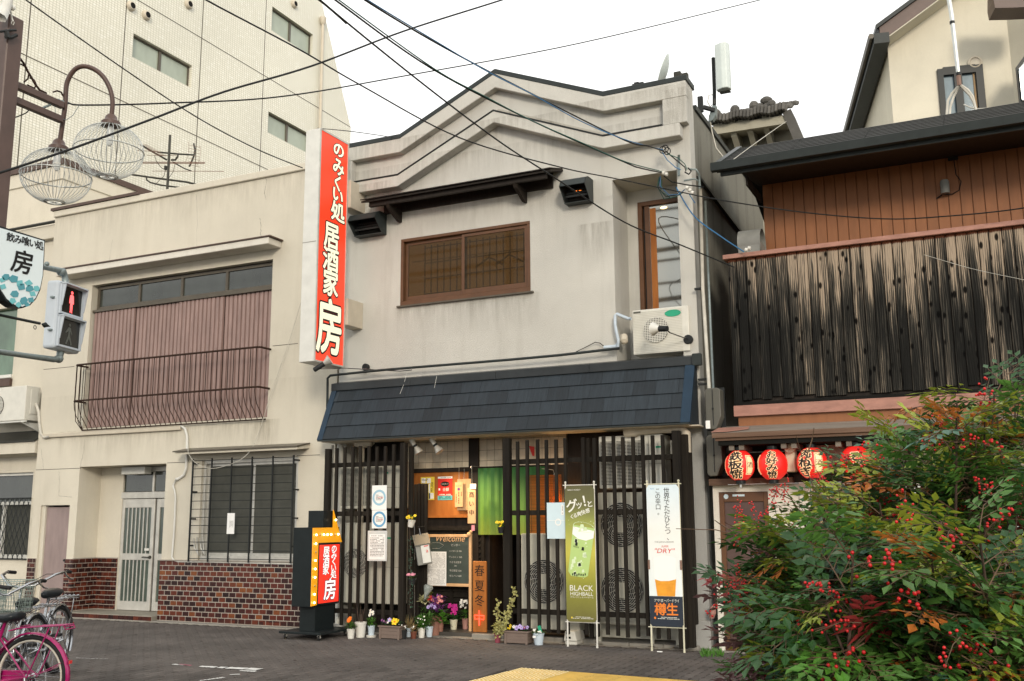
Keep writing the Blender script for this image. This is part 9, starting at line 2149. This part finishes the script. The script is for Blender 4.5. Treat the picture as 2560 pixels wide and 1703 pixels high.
# bare twigs with berries sticking out to the left
def twig_spray(label, pts_list, dist, berries, seed):
    R = random.Random(seed); a = D(*pts_list[0][0], dist); t = thing('berry_twig', label, 'twig', a); mb = MB()
    for P in pts_list: mb.tube([D(p[0], p[1], dist) for p in P], [.0045-.003*i/(len(P)-1) for i in range(len(P))], 5)
    mb.build('twig', 'twig_red', t, smooth=True)
    for (px, py) in berries:
        o = bpy.data.objects.new('berry_cluster', R.choice(BC)); COL.objects.link(o); o.parent = t; o.location = D(px, py, dist)-a; o.rotation_euler = (R.uniform(0, 6), R.uniform(0, 6), R.uniform(0, 6)); s = R.uniform(.6, .85); o.scale = (s, s, s)
    return t
twig_spray('long bare twig reaching left across the white banner from the shrubs', [[(2010, 1420), (1930, 1375), (1850, 1340), (1790, 1325), (1690, 1322)], [(1850, 1340), (1800, 1310), (1786, 1300)], [(1930, 1375), (1860, 1330), (1810, 1305)]], 4.3, [(1845, 1298), (1858, 1312), (1890, 1320), (1905, 1308), (1865, 1328)], 1)
twig_spray('spray of red berries before the lower half of the brown door', [[(1960, 1540), (1900, 1490), (1850, 1475), (1800, 1478)], [(1900, 1490), (1870, 1505), (1850, 1510)]], 4.1, [(1800, 1477), (1822, 1478), (1845, 1482), (1862, 1470), (1838, 1490), (1855, 1510), (1868, 1460), (1885, 1452)], 2)
twig_spray('reddish upright stems with sparse berries before the white post', [[(2080, 1480), (2040, 1380), (2000, 1280), (1960, 1220), (1900, 1205)], [(2020, 1330), (1980, 1250), (1930, 1225)], [(2100, 1400), (2060, 1280), (2010, 1160), (1990, 1090)], [(1990, 1420), (1950, 1330), (1935, 1260)], [(2130, 1340), (2070, 1240), (2040, 1200)], [(2010, 1160), (2030, 1100), (2035, 1070)]], 4.5, [(1938, 1215), (1935, 1228), (1950, 1245), (1940, 1232), (1960, 1300), (1990, 1320), (2060, 1220), (2075, 1210)], 3)
# ================================================================== POLE ACROSS THE STREET, seen mirrored in the tall window
up = thing('utility_pole', 'pole and wires across the street, seen mirrored in the tall window', 'utility pole', (-15.5, -7, 0))
mb = MB(); mb.tube([(-15.5, -7, 0), (-15.5, -7, 13.5)], .15, 10); mb.build('pole', 'kerb_concrete', up)
for k in range(11):
    z = 7.2+k*.62; y = -7+.5*(k % 3); mb = MB(); mb.tube([(-40+5*j, y, z+.02*(j-5)**2*(.5+.1*k)+(.35*(k % 4)-.5)*(j-5)*.15) for j in range(13)], .05 if k % 3 else .09, 5); mb.build('wire', 'wire_black', up)
for z in (9.5, 11.2): mb = MB(); mb.box(-16.6, -14.4, -7.2, -7.05, z, z+.1); mb.build('crossarm', 'dark_metal', up)
# fallen leaves and specks along the foot of the screens, gum spots on the paving
R9 = random.Random(31); t = tag(bpy.data.objects.new('leaf_litter', None), 'scattered dry leaves and grit at the foot of the right screen', 'litter'); COL.objects.link(t); mb = MB()
for k in range(110):
    p = Vector((R9.uniform(-5.9, -3.5), R9.uniform(12.12, 12.5), .012+R9.uniform(0, .006))) if k % 3 else Vector((R9.uniform(-9, 0), R9.uniform(11.2, 12.2), .008)); leaf_quad(mb, p, Vector((R9.uniform(-1, 1), R9.uniform(-1, 1), .15)), Vector((0, 0, 1)), R9.uniform(.012, .04), .014)
mb.build('dry_leaves', 'leaf_straw', t, kind='stuff')
mb = MB()
for k in range(70):
    c = Vector((R9.uniform(-14, 0), R9.uniform(9.4, 12.2), .0045)); r = R9.uniform(.008, .022)
    if not TACT(c.x, c.y): mb.poly([c+Vector((r*cos(a)*R9.uniform(.8, 1.2), r*sin(a), 0)) for a in [2*pi*j/8 for j in range(8)]])
tag(mb.build('gum_spots', 'joint_sand'), kind='structure')
